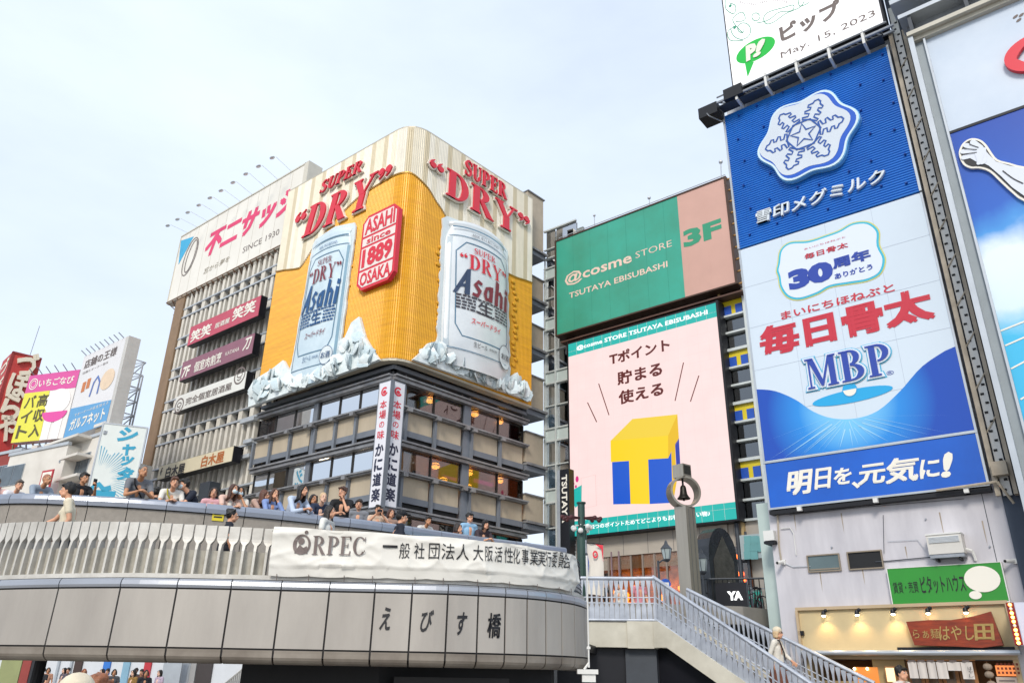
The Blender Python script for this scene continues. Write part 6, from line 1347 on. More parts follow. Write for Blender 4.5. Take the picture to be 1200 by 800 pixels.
T = Thing('wall_lamp', 'small black floodlight low on the grey wall near the stairs', 'lamp', fr=BL, base=w(939, 742, -.1)); c = w(940, 741, -.1); T.part('head', MB().box(c[0]-.06, c[0]+.06, -.2, -.08, c[2]-.06, c[2]+.04), M_dark); T.part('bracket', MB().box(c[0]-.12, c[0]+.14, -.08, -.001, c[2]-.1, c[2]-.06), M_galv)
M_streak = mat('rust_streak', '#A09384', .8, var=.25, scale=6)
for x, y, L in ((960, 669, .5), (1010, 667, .35), (1100, 600, .6), (985, 601, .5), (930, 603, .45), (1060, 640, .3), (1150, 610, .55)):
    u, z = BL.uz(x, y, 0); GB.part('rain_stain', MB().flat([(u, z), (u+.03, z), (u+.024, z-L*.6), (u+.014, z-L), (u+.004, z-L*.5)], -.003), M_streak)
GB.part('cable', MB().path([w(1035, 603, -.03), w(1036, 648, -.03)], .008, 4).path([w(925, 603, -.03), w(1010, 594, -.03), w(1130, 584, -.03)], .007, 4), M_gdark)
for x, y in ((975, 641), (1085, 608), (1160, 640)): u, z = BL.uz(x, y, 0); GB.part('wall_anchor', MB().bar((u, 0, z), (u, -.04, z), .02, 6), M_galv)
# air conditioner on the wall
a, z0 = BL.uz(1090, 655, -.35); b, _ = BL.uz(1132, 655, -.35); z1 = BL.uz(1090, 627, -.35)[1]
T = Thing('air_conditioner', 'white air conditioner unit hung on the grey wall above the green sign', 'air conditioner', fr=BL, base=((a+b)/2, -.01, z0))
T.part('casing', MB().prism([(a, z0+.1), (b, z0+.1), (b, z1), (a, z1)], -.36, -.01), mat('ac_white', '#C9C6C0', .4, var=.08, scale=3)); T.part('top_cover', MB().box(a-.01, b+.01, -.38, -.005, z1-.0, z1+.03), M_white)
T.part('grille', MB().box(a+.04, b-.04, -.375, -.361, z1-.18, z1-.04), M_white); 
for k in range(5): T.part('louvre', MB().box(a+.05, b-.05, -.385, -.376, z1-.17+.026*k, z1-.158+.026*k), M_alu)
T.part('drip_tray', MB().box(a+.01, b-.01, -.34, -.02, z0+.02, z0+.098), M_galv); T.part('bracket', MB().box(a+.1, a+.14, -.32, -.005, z0-.04, z0+.018).box(b-.14, b-.1, -.32, -.005, z0-.04, z0+.018), M_dark)
T.part('pipe', MB().path([(b+.0, -.1, z0+.2), (b+.12, -.1, z0+.15), (b+.14, -.06, z0-.05)], .03, 6), M_white)

# green sign
u0, u1, z0, z1 = rect_px(BL, (1041, 668), (1182, 703), d=-.1, bl=(1047, 709), tr=(1173, 657))
T = Thing('shop_sign', 'bright green sign with black Japanese lettering and a white speech bubble', 'sign', fr=BL, base=((u0+u1)/2, -.05, z0)); T.part('panel', MB().box(u0, u1, -.15, -.02, z0, z1), mat('sign_green', '#2A8A2C', .4, var=.06)); T.part('frame', MB().box(u0-.02, u1+.02, -.16, -.01, z0-.03, z0).box(u0-.02, u1+.02, -.16, -.01, z1, z1+.015).box(u0-.02, u0, -.16, -.01, z0, z1).box(u1, u1+.02, -.16, -.01, z0, z1), M_white)
text_px(T, 'lettering', '賃貸・売買', (1048, 695), (1075, 680.5), M_ink, -.15, .0); text_px(T, 'lettering', 'ピタットハウス', (1081, 695.5), (1129, 672.5), M_ink, -.15, .012)
c = BL.uz(1151, 678, -.15); e = BL.uz(1173, 677, -.15)[0]; rr = e-c[0]; T.part('bubble', MB().flat(ell(c[0], c[1], rr*.97, .27, 28), -.165), M_lw); c = BL.uz(1143.5, 698, -.15); T.part('bubble_tail', MB().flat(ell(c[0], c[1]+.02, .12, .085, 18), -.168), M_lw)

# noodle shop front under the green sign
M_cs = mat('shop_cream', '#C2B089', .75, var=.08, scale=2, bump=.1, bscale=60); M_wood = mat('wood_warm', '#9A6A3E', .6, var=.25, scale=3, stretch=(1, 1, .2), bump=.15, bscale=30); M_trimw = mat('shop_trim', '#B7A283', .6, var=.1)
a0, b0 = BL.uz(944, 765)[0], BL.uz(1192, 765)[0]; zt2 = BL.uz(945, 715, -.1)[1]; za = BL.uz(1000, 763, -.1)[1]
SF = Thing('noodle_shop', 'small noodle shop front with cream fascia board and wooden doors', 'shop', fr=BL, base=((a0+b0)/2, -.1, 0))
SF.part('fascia', MB().box(a0, b0, -.12, -.01, za, zt2), M_cs); SF.part('fascia_frame', MB().box(a0-.05, b0+.05, -.2, -.005, zt2, zt2+.07).box(a0-.06, a0, -.2, -.005, za, zt2).box(b0, b0+.06, -.2, -.005, za, zt2), M_trimw)
SF.part('awning_pipe', MB().bar((a0-.02, -.32, za-.03), (b0+.1, -.32, za-.03), .055, 10), M_alu); SF.part('awning_board', MB().box(a0, b0+.08, -.3, -.01, za-.06, za-.001), M_alu)
SF.part('lintel', MB().box(a0, b0, -.1, .1, za-.16, za-.061), M_trimw); SF.part('shop_back', MB().box(a0, b0, 1.0, 1.1, 0, za-.16), mat('shop_wall', '#8A6540', .7, var=.3)); SF.part('shop_side', MB().box(a0, a0+.08, -.05, 1.0, 0, za-.16).box(b0-.1, b0, -.05, 1.0, 0, za-.16), M_cs)
SF.part('front_wall', MB().box(a0+.08, BL.uz(1052, 790)[0], .02, .12, 0, 1.6).box(BL.uz(1024, 790)[0], BL.uz(1062, 790)[0], .02, .12, 1.6, za-.16), mat('shop_plaster', '#A99368', .75, var=.12))
a, b = BL.uz(1062, 790)[0], BL.uz(1145, 790)[0]
for i in range(4):
    p, q = a+(b-a)*i/4, a+(b-a)*(i+1)/4; SF.part('sliding_door', MB().box(p+.01, q-.01, .08, .12, 0, za-.2), M_wood); SF.part('door_pane', MB().box(p+.08, q-.08, .07, .079, .8, za-.35), mat('door_glass', '#5B4632', .15, var=.3))
a1_, z1 = BL.uz(1001, 781, .0); b1_, _ = BL.uz(1028, 781, .0); SF.part('warm_window', MB().box(a1_, b1_, .0, .015, 1.0, z1), glow('window_warm', '#C8752E', .8, '#8A5A30'))
for x in (1001, 1016): u, z = BL.uz(x, 783, -.05); SF.part('bulb', MB().ball((u, -.03, z), .03, 8, 5), glow('bulb', '#FFD9A0', 8))
u, z = BL.uz(1045, 790, -.1); T = Thing('wall_lantern', 'square glowing wall lantern left of the shop curtain', 'lamp', fr=BL, base=(u, -.08, z-.14)); T.part('shade', MB().box(u-.09, u+.09, -.18, -.02, z-.14, z+.14), glow('lantern_paper', '#FFD9A0', 1.3)); T.part('frame', MB().box(u-.11, u-.09, -.2, .0, z-.16, z+.16).box(u+.09, u+.11, -.2, .0, z-.16, z+.16).box(u-.11, u+.11, -.2, .0, z+.14, z+.17).box(u-.11, u+.11, -.2, .0, z-.17, z-.14), M_wood)
# noren curtain
T = Thing('shop_curtain', 'short white split shop curtain hanging above the wooden doors', 'curtain', fr=BL, base=(BL.uz(1100, 790)[0], -.2, 1.5)); zc = BL.uz(1100, 775, -.2)[1]
xs = [1064, 1075, 1086, 1097, 1110, 1126, 1140]
for i in range(6):
    p, q = BL.uz(xs[i], 780, -.2)[0]+.006, BL.uz(xs[i+1], 780, -.2)[0]-.006; ln = .33 if i != 4 else .17; mb = MB()
    v = [(p+(q-p)*k/5, -.2+.015*sin(k*1.9+i), zc-ln*j/4) for j in range(5) for k in range(6)]; mb.add(v, [(j*6+k, (j+1)*6+k, (j+1)*6+k+1, j*6+k+1) for j in range(4) for k in range(5)]); T.part('cloth_panel', mb, mat('noren', '#CFC8C2', .85, var=.08), smooth=True)
    T.part('hanging_loop', MB().box((p+q)/2-.07, (p+q)/2+.07, -.215, -.19, zc, zc+.04), M_inkg)
T.part('rod', MB().bar((BL.uz(1062, 775, -.2)[0], -.2, zc+.035), (BL.uz(1143, 775, -.2)[0], -.2, zc+.035), .015, 6), M_wood)
T.part('lettering', vtext(MB(), 'はやし', BL.uz(1134, 780, -.2)[0], BL.uz(1139, 780, -.2)[0], zc-.3, zc-.08, -.24, 0), M_ink)
# menu board and gourds
a, z = BL.uz(1166, 779, -.1); b, _ = BL.uz(1188, 779, -.1); T = Thing('menu_board', 'orange lit menu board at the right end of the shop front', 'menu board', fr=BL, base=((a+b)/2, -.1, 1.0)); T.part('panel', MB().box(a, b, -.12, -.06, 1.75, z), glow('menu_glow', '#D8793A', .7, '#B0673A')); T.part('text_panel', MB().box(a-.03, b, -.12, -.06, 1.1, 1.73), mat('menu_paper', '#B9A79A', .7, var=.2))
for k in range(7): T.part('text_line', MB().box(a+.02, b-.04-.03*(k % 3), -.128, -.121, 1.2+.075*k, 1.225+.075*k), M_inkg)
for i in range(3):
    for j in range(6): T.part('mark', MB().box(a+.03+.07*j, a+.07+.07*j, -.128, -.121, 1.79+.08*i, 1.835+.08*i), mat('mark_brown', '#7A3018', .6))
for k, (dx, dz) in enumerate(((-.12, .15), (-.12, 0), (-.1, -.18))): u, z2 = BL.uz(1162, 790, -.1); T = Thing('gourd', ['upper dried gourd hanging beside the menu board', 'middle dried gourd hanging beside the menu board', 'lower dried gourd hanging beside the menu board'][k], 'gourd', fr=BL, base=(u+dx*.3, -.15, z2+dz)); T.part('body', MB().ball((u+dx*.3, -.15, z2+dz), (.09, .07, .07), 10, 7), mat('gourd', '#8F8070', .5, var=.3)); T.part('stem', MB().bar((u+dx*.3, -.15, z2+dz+.06), (u+dx*.3, -.15, z2+dz+.1), .008, 4), M_wood)
# spot lamps
for i, (x, y) in enumerate(((965, 717), (1004, 716), (1046, 715), (1087, 714), (1131, 713))):
    u, z = BL.uz(x, y, -.25); T = Thing('spot_lamp', ['leftmost spot lamp over the cream fascia', 'second spot lamp from the left over the cream fascia', 'middle spot lamp over the cream fascia', 'spot lamp over the left half of the carved wooden sign', 'spot lamp over the right half of the carved wooden sign'][i], 'spot lamp', fr=BL, base=(u, -.2, z), group='spot lamps over the shop fascia')
    T.part('mount', MB().bar((u+.04, -.01, z+.06), (u+.03, -.22, z+.05), .012, 6).box(u-.02, u+.1, -.06, -.001, z+.02, z+.1), M_dark); T.part('can', MB().lathe([(.035, z+.03), (.05, z-.02), (.055, z-.07)], u, -.26, 12), M_dark); T.part('ring', MB().ball((u+.05, -.25, z+.03), .045, 10, 6), M_dark)
    T.part('bulb', MB().ball((u, -.26, z-.075), (.045, .045, .03), 10, 5), glow('spot_bulb', '#FFF0C8', 14))
    L_ = bpy.data.lights.new('spot_light', 'SPOT'); L_.energy = 9; L_.color = (1, .66, .3); L_.spot_size = radians(115); L_.spot_blend = .9; L_.shadow_soft_size = .04; lo = link(bpy.data.objects.new('spot_light', L_)); lo.parent = T.o; lo.location = (0, -.1, -.13); lo.rotation_euler = (radians(12), 0, 0)
# carved wooden sign
Q = [BL.uz(x, y, -.3) for x, y in ((1062, 728), (1090, 726), (1115, 726), (1140, 722), (1161, 716), (1169, 737), (1176, 755.5), (1150, 758.5), (1120, 757), (1072, 755.5))]
T = Thing('carved_sign', 'reddish carved wooden plank sign with gold Japanese characters', 'sign', fr=BL, base=(Q[8][0], -.2, Q[8][1])); T.part('plank', MB().prism(Q, -.32, -.2), mat('carved_wood', '#8E3614', .4, var=.35, scale=2.5, alt='#6A2410', stretch=(1, 1, 6), bump=.2, bscale=12))
gold = mat('carved_gold', '#A88C50', .5, var=.2, scale=20); text_px(T, 'lettering', 'らぁ麺', (1071, 748), (1100, 736), gold, -.32, .0); text_px(T, 'lettering', 'はやし', (1102, 750), (1139, 732), gold, -.32, .01, .2); text_px(T, 'lettering', '田', (1143, 750), (1164, 730), gold, -.32, .03, .1)
T.part('support_rail', MB().box(BL.uz(1051, 757, -.2)[0], BL.uz(1189, 757, -.2)[0], -.2, -.13, za+.03, za+.085), M_dark)
# light-bulb strip sign at the right edge
a, z1 = BL.uz(1181, 707, -.7); b, z0 = BL.uz(1199, 754, -.7); z0 = BL.uz(1192, 756, -.7)[1]; a2 = BL.uz(1190, 706, -.7)[0]
T = Thing('bulb_sign', 'slim red sign edge with a column of glowing bulbs at the right frame edge', 'sign', fr=BL, base=(a, -.6, z0)); T.part('side', MB().box(a, a+.05, -.95, -.15, z0, z1), mat('bulb_red', '#6E1512', .4, var=.1)); T.part('face', MB().box(a+.051, a+.45, -.98, -.12, z0, z1), mat('bulb_face', '#C9CCDD', .4, var=.05)); T.part('front', MB().box(a, a+.14, -.99, -.951, z0, z1), mat('bulb_red', '#6E1512', .4, var=.1)); T.part('bracket', MB().box(a+.1, a+.2, -.12, 0, z0+.1, z1-.1), M_dark)
for k in range(10): z = z0+(z1-z0)*(k+.5)/10; (T.part('bulb', MB().ball((a+.07, -1.0, z), .032, 8, 5), glow('red_bulb', '#FFB050', 7) if k not in (4, 8) else M_lw))

# ------------------------------------------------------------------ stacked billboards of the right building
def bbpanel(label, z0, z1, m, d=-.25, border=M_alu):
    T = Thing('billboard', label, 'billboard', fr=BL, base=((su0+su1)/2, d, z0)); T.part('panel', MB().box(su0, su1, d, .1, z0, z1), m)
    T.part('border', MB().box(su0-.05, su0, d-.02, .12, z0, z1).box(su1, su1+.05, d-.02, .12, z0, z1).box(su0-.05, su1+.05, d-.02, .1, z0-.05, z0-.0), border); return T
zq0 = BL.uz(903, 595, -.25)[1]; zq1 = BL.uz(897, 541, -.25)[1]; zq2 = BL.uz(868, 292, -.25)[1]; zq3 = BL.uz(850, 136, -.25)[1]
su0, su1 = BL.uz(900, 570, -.25)[0], (BL.uz(1158, 570, -.25)[0]+BL.uz(1078, 228, -.25)[0])/2
M_bl = mat('sign_blue', '#0E5CC2', .35, var=.1, scale=.6, alt='#0B50B0')
T = bbpanel('wide blue strip billboard with white brush writing, lowest of the stack', zq0, zq1-.06, M_bl)
for ch, x0, x1, y0, y1, b_ in (('明', 158, 214, 664, 726, .035), ('日', 219, 256, 660, 712, .03), ('を', 263, 299, 660, 702, .03), ('、', 303, 318, 692, 710, .03), ('元', 316, 374, 650, 703, .03), ('気', 378, 450, 634, 700, .03), ('に', 455, 496, 640, 688, .03), ('!', 502, 525, 626, 686, .04)):
    text_px(T, 'lettering', ch, (840+x0/1.905, 200+y1/1.905), (840+x1/1.905, 200+y0/1.905), M_lw, -.25, b_, .22)
T2 = bbpanel('white billboard with red characters and blue MBP over a radiating blue base', zq1, zq2-.03, mat('bb_pale', '#CAD7E3', .35, var=.04, scale=.4)); T = T2
D = -.25; q = lambda x, y: BL.uz(x, y, D)
for TT, za_, zb_2, nx_, nz_ in ((T, zq1, zq2, 4, 5),):
    for i in range(1, nx_): TT.part('sheet_seam', MB().box(su0+(su1-su0)*i/nx_-.004, su0+(su1-su0)*i/nx_+.004, D-.0035, D-.0005, za_, zb_2-.03), mat('seam_pale', '#AEB9C8', .5, var=0))
    for i in range(1, nz_): TT.part('sheet_seam', MB().box(su0, su1, D-.0045, D-.0005, za_+(zb_2-za_)*i/nz_-.004, za_+(zb_2-za_)*i/nz_+.004), mat('seam_pale', '#AEB9C8', .5, var=0))
curve = smooth_loop([q(x, y) for x, y in ((887, 456), (908, 458), (932, 468), (953, 482), (976, 490), (1003, 490), (1029, 481), (1055, 458), (1081, 429), (1114, 407))], 4, False)
curve[0] = (su0, curve[0][1]); curve[-1] = (su1, curve[-1][1])
def blue_print():
    m = bpy.data.materials.new('blue_burst'); m.use_nodes = True; n = m.node_tree.nodes; l = m.node_tree.links; b = n['Principled BSDF']; b.inputs['Roughness'].default_value = .3
    tcn = n.new('ShaderNodeTexCoord'); sp = n.new('ShaderNodeSeparateXYZ'); l.new(tcn.outputs['Object'], sp.inputs[0]); cc = q(992, 475)
    dx = n.new('ShaderNodeMath'); dx.operation = 'SUBTRACT'; l.new(sp.outputs[0], dx.inputs[0]); dx.inputs[1].default_value = cc[0]-T.b.x
    dz = n.new('ShaderNodeMath'); dz.operation = 'SUBTRACT'; l.new(sp.outputs[2], dz.inputs[0]); dz.inputs[1].default_value = cc[1]-T.b.z
    h = n.new('ShaderNodeMath'); h.operation = 'POWER'; l.new(dx.outputs[0], h.inputs[0]); h.inputs[1].default_value = 2; h2 = n.new('ShaderNodeMath'); h2.operation = 'POWER'; l.new(dz.outputs[0], h2.inputs[0]); h2.inputs[1].default_value = 2
    s = n.new('ShaderNodeMath'); s.operation = 'ADD'; l.new(h.outputs[0], s.inputs[0]); l.new(h2.outputs[0], s.inputs[1]); rr = n.new('ShaderNodeMapRange'); l.new(s.outputs[0], rr.inputs[0]); rr.inputs[1].default_value = 0; rr.inputs[2].default_value = 4.2
    cr = n.new('ShaderNodeValToRGB'); l.new(rr.outputs[0], cr.inputs[0]); e = cr.color_ramp.elements; e[0].color = lin('#7CC8EE'); e[1].color = lin('#1048AE'); e.new(.35).color = lin('#2487D8')
    l.new(cr.outputs[0], b.inputs['Base Color']); return m
T.part('blue_base', MB().flat([(su0, zq1+.02), (su1, zq1+.02)]+curve[::-1], D-.006), blue_print())
cc = q(992, 480); mb = MB(); edge = lambda x: next((a[1]+(b[1]-a[1])*(x-a[0])/(b[0]-a[0]+1e-9) for a, b in zip(curve, curve[1:]) if a[0] <= x <= b[0]), 99)
for i, a in enumerate([pi+.08+(pi-.2)*k/26+.03*sin(k*3) for k in range(27)]):
    r0, r1 = .3+.2*(i % 2), 1.3+1.1*abs(sin(i*1.7)); w_ = .016+.012*(i % 3); p = [(cc[0]+r0*cos(a-w_), cc[1]+r0*sin(a-w_)), (cc[0]+r1*cos(a), cc[1]+r1*sin(a)), (cc[0]+r0*cos(a+w_), cc[1]+r0*sin(a+w_))]
    p = [(max(su0+.05, min(su1-.05, x)), max(zq1+.04, min(edge(x)-.02, z))) for x, z in p]; mb.flat(p, D-.012)
T.part('ray_print', mb, mat('ray_pale', '#9DD0EC', .4, var=0))
T.part('ellipse_print', MB().flat(ell(q(998, 464)[0], q(998, 464)[1], .98, .17, 32, .02), D-.012), mat('print_cyan', '#1BA0D8', .4, var=0)); c = q(996, 456.5); T.part('ball_print', MB().flat(ell(c[0], c[1], .18, .19, 20), D-.018), mat('print_cyan', '#1BA0D8', .4, var=0)); T.part('ball_print', MB().flat(ell(c[0], c[1], .16, .17, 20, 0, pi, 2*pi), D-.024), M_lw)
Z4 = lambda x, y: (900+x/3.48, 250+y/3.48)
cl = [q(*Z4(x, y)) for x, y in ((38, 205), (48, 150), (90, 116), (165, 110), (235, 88), (290, 68), (345, 38), (410, 34), (455, 70), (458, 130), (482, 185), (465, 245), (410, 278), (330, 292), (255, 305), (205, 332), (130, 356), (78, 345), (48, 305), (40, 262), (32, 235))]
cl = smooth_loop(cl, 4); ce = [sum(p[k] for p in cl)/len(cl) for k in (0, 1)]
shr = lambda f: [(ce[0]+(p[0]-ce[0])*f, ce[1]+(p[1]-ce[1])*f) for p in cl]
T.part('badge_rim', MB().flat(inflate(cl, 0), D-.008), mat('print_lemon', '#CDC86A', .4, var=0)); T.part('badge_rim', MB().flat(inflate(cl, -.03), D-.014), mat('print_cyan2', '#35B2CE', .4, var=0)); T.part('badge', MB().flat(inflate(cl, -.085), D-.02), mat('print_white', '#D5DEEA', .4, var=0))
M_pr = mat('print_red', '#C02A3C', .4, var=0); M_pb = mat('print_navy', '#22409E', .4, var=0)
for nm, bl, tr, bo, m, ly in (('まいにちほねぶと', (943, 293.5), (991, 277), 0, M_pr, .03), ('毎日骨太', (943.7, 305), (993.4, 283.5), .02, M_pr, .03), ('30', (926, 341.5), (974.5, 304), .07, M_pb, .03), ('周年', (977, 316.5), (1019, 291), .05, M_pb, .03), ('ありがとう', (979, 328), (1022, 309), .03, M_pb, .03), ('まいにちほねぶと', (916, 375), (1047, 331.5), .02, M_pr, .012), ('毎日骨太', (892.5, 420), (1088.5, 334), .05, M_pr, .012), ('®', (1039.5, 440), (1047, 433.5), 0, M_pb, .012)):
    text_px(T, 'lettering', nm, bl, tr, m, D, bo, layer=ly, res=3, spacing=1.0)
(u0, z0), (u1, z1) = q(948, 457), q(1041, 401)
T.part('letter_halo', add_serif(MB(), 'MBP', u0, u1, z0, z1, D-.01, grow=.07, k=.2), mat('print_cyan3', '#4DB0D4', .4, var=0)); T.part('letter_halo', add_serif(MB(), 'MBP', u0, u1, z0, z1, D-.036, grow=.045, k=.2), mat('print_white', '#D5DEEA', .4, var=0)); T.part('lettering', add_serif(MB(), 'MBP', u0, u1, z0, z1, D-.062, k=.2), M_pb)

# corrugated blue board with the snowflake
T = Thing('billboard', 'corrugated blue billboard with a white snowflake emblem and raised white name', 'billboard', fr=BL, base=((su0+su1)/2, D, zq2)); mb = MB(); nr_ = 64; hh = (zq3-zq2)/nr_
prof = []
for i in range(nr_): z = zq2+hh*i; prof += [(D, z), (D-.03, z+hh*.25), (D-.03, z+hh*.6), (D, z+hh*.8)]
prof.append((D, zq3)); mb.add([(x, d, z) for x in (su0, su1) for d, z in prof], [(i, i+len(prof), i+1+len(prof), i+1) for i in range(len(prof)-1)]); T.part('corrugated_sheet', mb, mat('corr_blue', '#1B74CC', .3, .05, var=.12, scale=.7, alt='#1466BE'))
T.part('core', MB().box(su0+.01, su1-.01, D+.02, .12, zq2, zq3), M_bl); T.part('border', MB().box(su0-.06, su0, D-.06, .14, zq2, zq3), M_alu); T.part('border', MB().box(su1, su1+.06, D-.06, .14, zq2, zq3), M_alu)
st_m = MB().lathe([(.035, 0), (.03, .05), (.02, .07)], n=8).mesh('stud', mat('stud_blue', '#0C3A8C', .4))
for i in range(7):
    for j in range(6): o = T.inst('stud', st_m, su0+.35+(su1-su0-.6)*i/6+.12*((j+i) % 2), D-.03, zq2+.35+(zq3-zq2-.6)*j/5+.08*(i % 3)); o.rotation_euler = (radians(90), 0, 0)
cA = BL.uz(948, 163, D)[0], BL.uz(948, 163, D)[1]
Rb = .5*(BL.uz(1007, 160, D)[0]-BL.uz(891, 168, D)[0]); Rz = .5*(BL.uz(948, 112, D)[1]-BL.uz(948, 214, D)[1]); Rb = (Rb+Rz)/2
lobe = lambda r, ph=0: [(cA[0]+r*(1+.08*cos(6*t))*cos(t), cA[1]+r*(1+.08*cos(6*t))*sin(t)) for t in [2*pi*i/72 for i in range(72)]]
E_ = Thing('snowflake_emblem', 'white lobed emblem plate with a blue snowflake and star outline', 'emblem', fr=BL, base=(cA[0], D-.05, cA[1]-Rb))
E_.part('plate', MB().prism(lobe(Rb*.97), D-.2, D-.04), mat('emblem_side', '#6CB2E0', .35, var=.05)); E_.part('rim', MB().prism(lobe(Rb*.955), D-.23, D-.201), mat('emblem_rim', '#CBE0EC', .35, var=0)); E_.part('blue_field', MB().flat(lobe(Rb*.91), D-.234), mat('emblem_blue', '#1B56BE', .35, var=0))
E_.part('white_field', MB().flat([(x-.07, z+.05) for x, z in lobe(Rb*.86)], D-.24), mat('emblem_white', '#C9D2DC', .4, var=.04)); cA = (cA[0]-.07, cA[1]+.05)
Rs = Rb*.80; mb = MB()
for k in range(6):
    a = k*pi/3+.0; ca, sa = cos(a), sin(a)
    hp = [(.42, 0), (.40, .20), (.45, .22), (.50, .08), (.58, .08), (.58, .20), (.63, .22), (.70, .10), (.76, .10), (.76, .19), (.82, .20), (.88, .10), (.95, .08), (1, 0)]
    pp = hp+[(x, -y) for x, y in hp[::-1][1:-1]]; mb.stroke([(cA[0]+Rs*(x*ca-y*sa), cA[1]+Rs*(x*sa+y*ca)) for x, y in pp], .05, D-.25, True)
hx = [(cA[0]+Rs*.44*cos(pi/6*0+k*pi/3), cA[1]+Rs*.44*sin(k*pi/3)) for k in range(6)]; mb.stroke(hx, .05, D-.253, True)
star = [(cA[0]+Rs*(.34 if k % 2 == 0 else .14)*cos(pi/2+k*pi/5), cA[1]+Rs*(.34 if k % 2 == 0 else .14)*sin(pi/2+k*pi/5)) for k in range(10)]; mb.stroke(star, .05, D-.256, True); E_.part('snowflake', mb, mat('emblem_ink', '#174C9C', .4, var=0))
text_px(T, 'raised_lettering', '雪印メグミルク', (888, 264), (1037, 198), mat('raised_white', '#D4DDE4', .4, var=.04), D-.04, .016, .12, .09, res=3)

# lamp gantry between blue board and top billboard
zg = zq3+.1; T = Thing('lamp_gantry', 'galvanised steel lamp gantry with a black box between the top two billboards', 'gantry', fr=BL, base=((su0+su1)/2, -.6, zq3))
T.part('rail', MB().bar((su0-.1, -.75, zg+.1), (su1+.35, -.75, zg+.1), .05, 6).bar((su0-.1, -.35, zg+.25), (su1+.3, -.35, zg+.25), .05, 6).bar((su0, -.78, zg+.28), (su1+.2, -.78, zg+.28), .03, 5), M_galv)
mb = MB()
for i in range(26): a = su0+(su1-su0)*i/26; b = su0+(su1-su0)*(i+1)/26; mb.bar((a, -.75, zg+.1), (b, -.35, zg+.25), .022, 4).bar((b, -.35, zg+.25), (b, -.75, zg+.1), .022, 4)
T.part('web', mb, M_galv); T.part('catwalk', MB().box(su0, su1, -.7, -.3, zg-.02, zg+.0), M_gdark)
for i in range(5): a = su0+.6+i*.95; T.part('bracket', MB().box(a, a+.07, -.8, -.2, zg-.12, zg+.4), M_white)
T.part('black_box', MB().box(su0-.65, su0-.02, -.8, -.2, zg-.25, zg+.15).box(su0+.25, su0+.85, -.85, -.3, zg-.0, zg+.4), M_dark)
# small arms left of the boards
T.part('arm', MB().path([(su0, -.3, zq3-.3), (su0-.3, -.8, zq3-.2), (su0-.35, -.85, zq3-.1)], .02, 4), M_galv)

# top billboard
dP = -.55; u0, z0 = BL.uz(860, 105, dP); u1 = BL.uz(1037, 33, dP)[0]; z1 = z0+7
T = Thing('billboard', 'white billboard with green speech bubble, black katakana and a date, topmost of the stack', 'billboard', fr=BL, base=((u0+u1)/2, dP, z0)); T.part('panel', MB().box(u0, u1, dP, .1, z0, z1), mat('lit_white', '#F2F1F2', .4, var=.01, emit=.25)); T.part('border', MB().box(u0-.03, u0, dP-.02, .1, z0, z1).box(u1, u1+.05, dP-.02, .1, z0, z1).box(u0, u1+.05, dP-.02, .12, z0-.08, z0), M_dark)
text_px(T, 'lettering', 'ピップ', (915.5, 51.3), (983, -2), M_inkg, dP, .045); text_px(T, 'lettering', 'May. 15, 2023', (916, 71), (1024.5, 11.5), M_inkg, dP, 0)
q = lambda x, y: BL.uz(840+x/5.4545, y/5.4545, dP)
c = q(247, 322); gm_ = mat('vivid_green', '#12B83E', .4, var=0); rx = (q(375, 290)[0]-q(120, 360)[0])/2; T.part('bubble', MB().flat(ell(c[0], c[1], rx, rx*.64, 30), dP-.01).flat([q(178, 395), q(238, 398), q(198, 495)], dP-.012), gm_)
text_px(T, 'lettering', 'P', (840+190/5.4545, 400/5.4545), (840+250/5.4545, 270/5.4545), M_lw, dP, .07, .1, layer=.03); text_px(T, 'lettering', '!', (840+235/5.4545, 378/5.4545), (840+310/5.4545, 245/5.4545), M_lw, dP, .05, .3, layer=.035)
mb = MB()
def spiral(cx, cy, r0, r1, t0, t1, n=26): return [q(cx+(r0+(r1-r0)*i/n)*cos(t0+(t1-t0)*i/n), cy+(r0+(r1-r0)*i/n)*sin(t0+(t1-t0)*i/n)) for i in range(n+1)]
for p in (spiral(165, 190, 8, 75, 0, 9.5), spiral(250, 110, 25, 25, 0, 6.0), smooth_loop([q(x, y) for x, y in ((55, 0), (60, 60), (110, 90), (120, 40), (80, 20))], 5, False), smooth_loop([q(x, y) for x, y in ((170, 215), (110, 150), (110, 110), (165, 80), (180, 130), (120, 140))], 5, False), smooth_loop([q(x, y) for x, y in ((170, 260), (90, 260), (70, 210), (110, 170))], 5, False), smooth_loop([q(x, y) for x, y in ((255, 150), (330, 130), (400, 80), (480, 70), (490, 35), (430, 50), (330, 80), (300, 120), (320, 155), (370, 140), (440, 90), (530, 50), (560, 10))], 6, False), smooth_loop([q(x, y) for x, y in ((520, 0), (530, 40), (570, 30), (590, 15))], 5, False)): mb.stroke(p, .022, dP-.012)
for x, y in ((87, 40), (115, 178)): c = q(x, y); mb.flat(ell(c[0], c[1], .05, .06, 12), dP-.014)
T.part('scroll_ornament', mb, mat('ornament_green', '#1E8F6C', .5, var=0))
mb = MB()
for i in range(22): p = q(150+i*14, 22+14*sin(i*.3)); mb.stroke([p, (p[0]+.03, p[1]+.07)], .02, dP-.012)
T.part('tick_marks', mb, M_inkg)

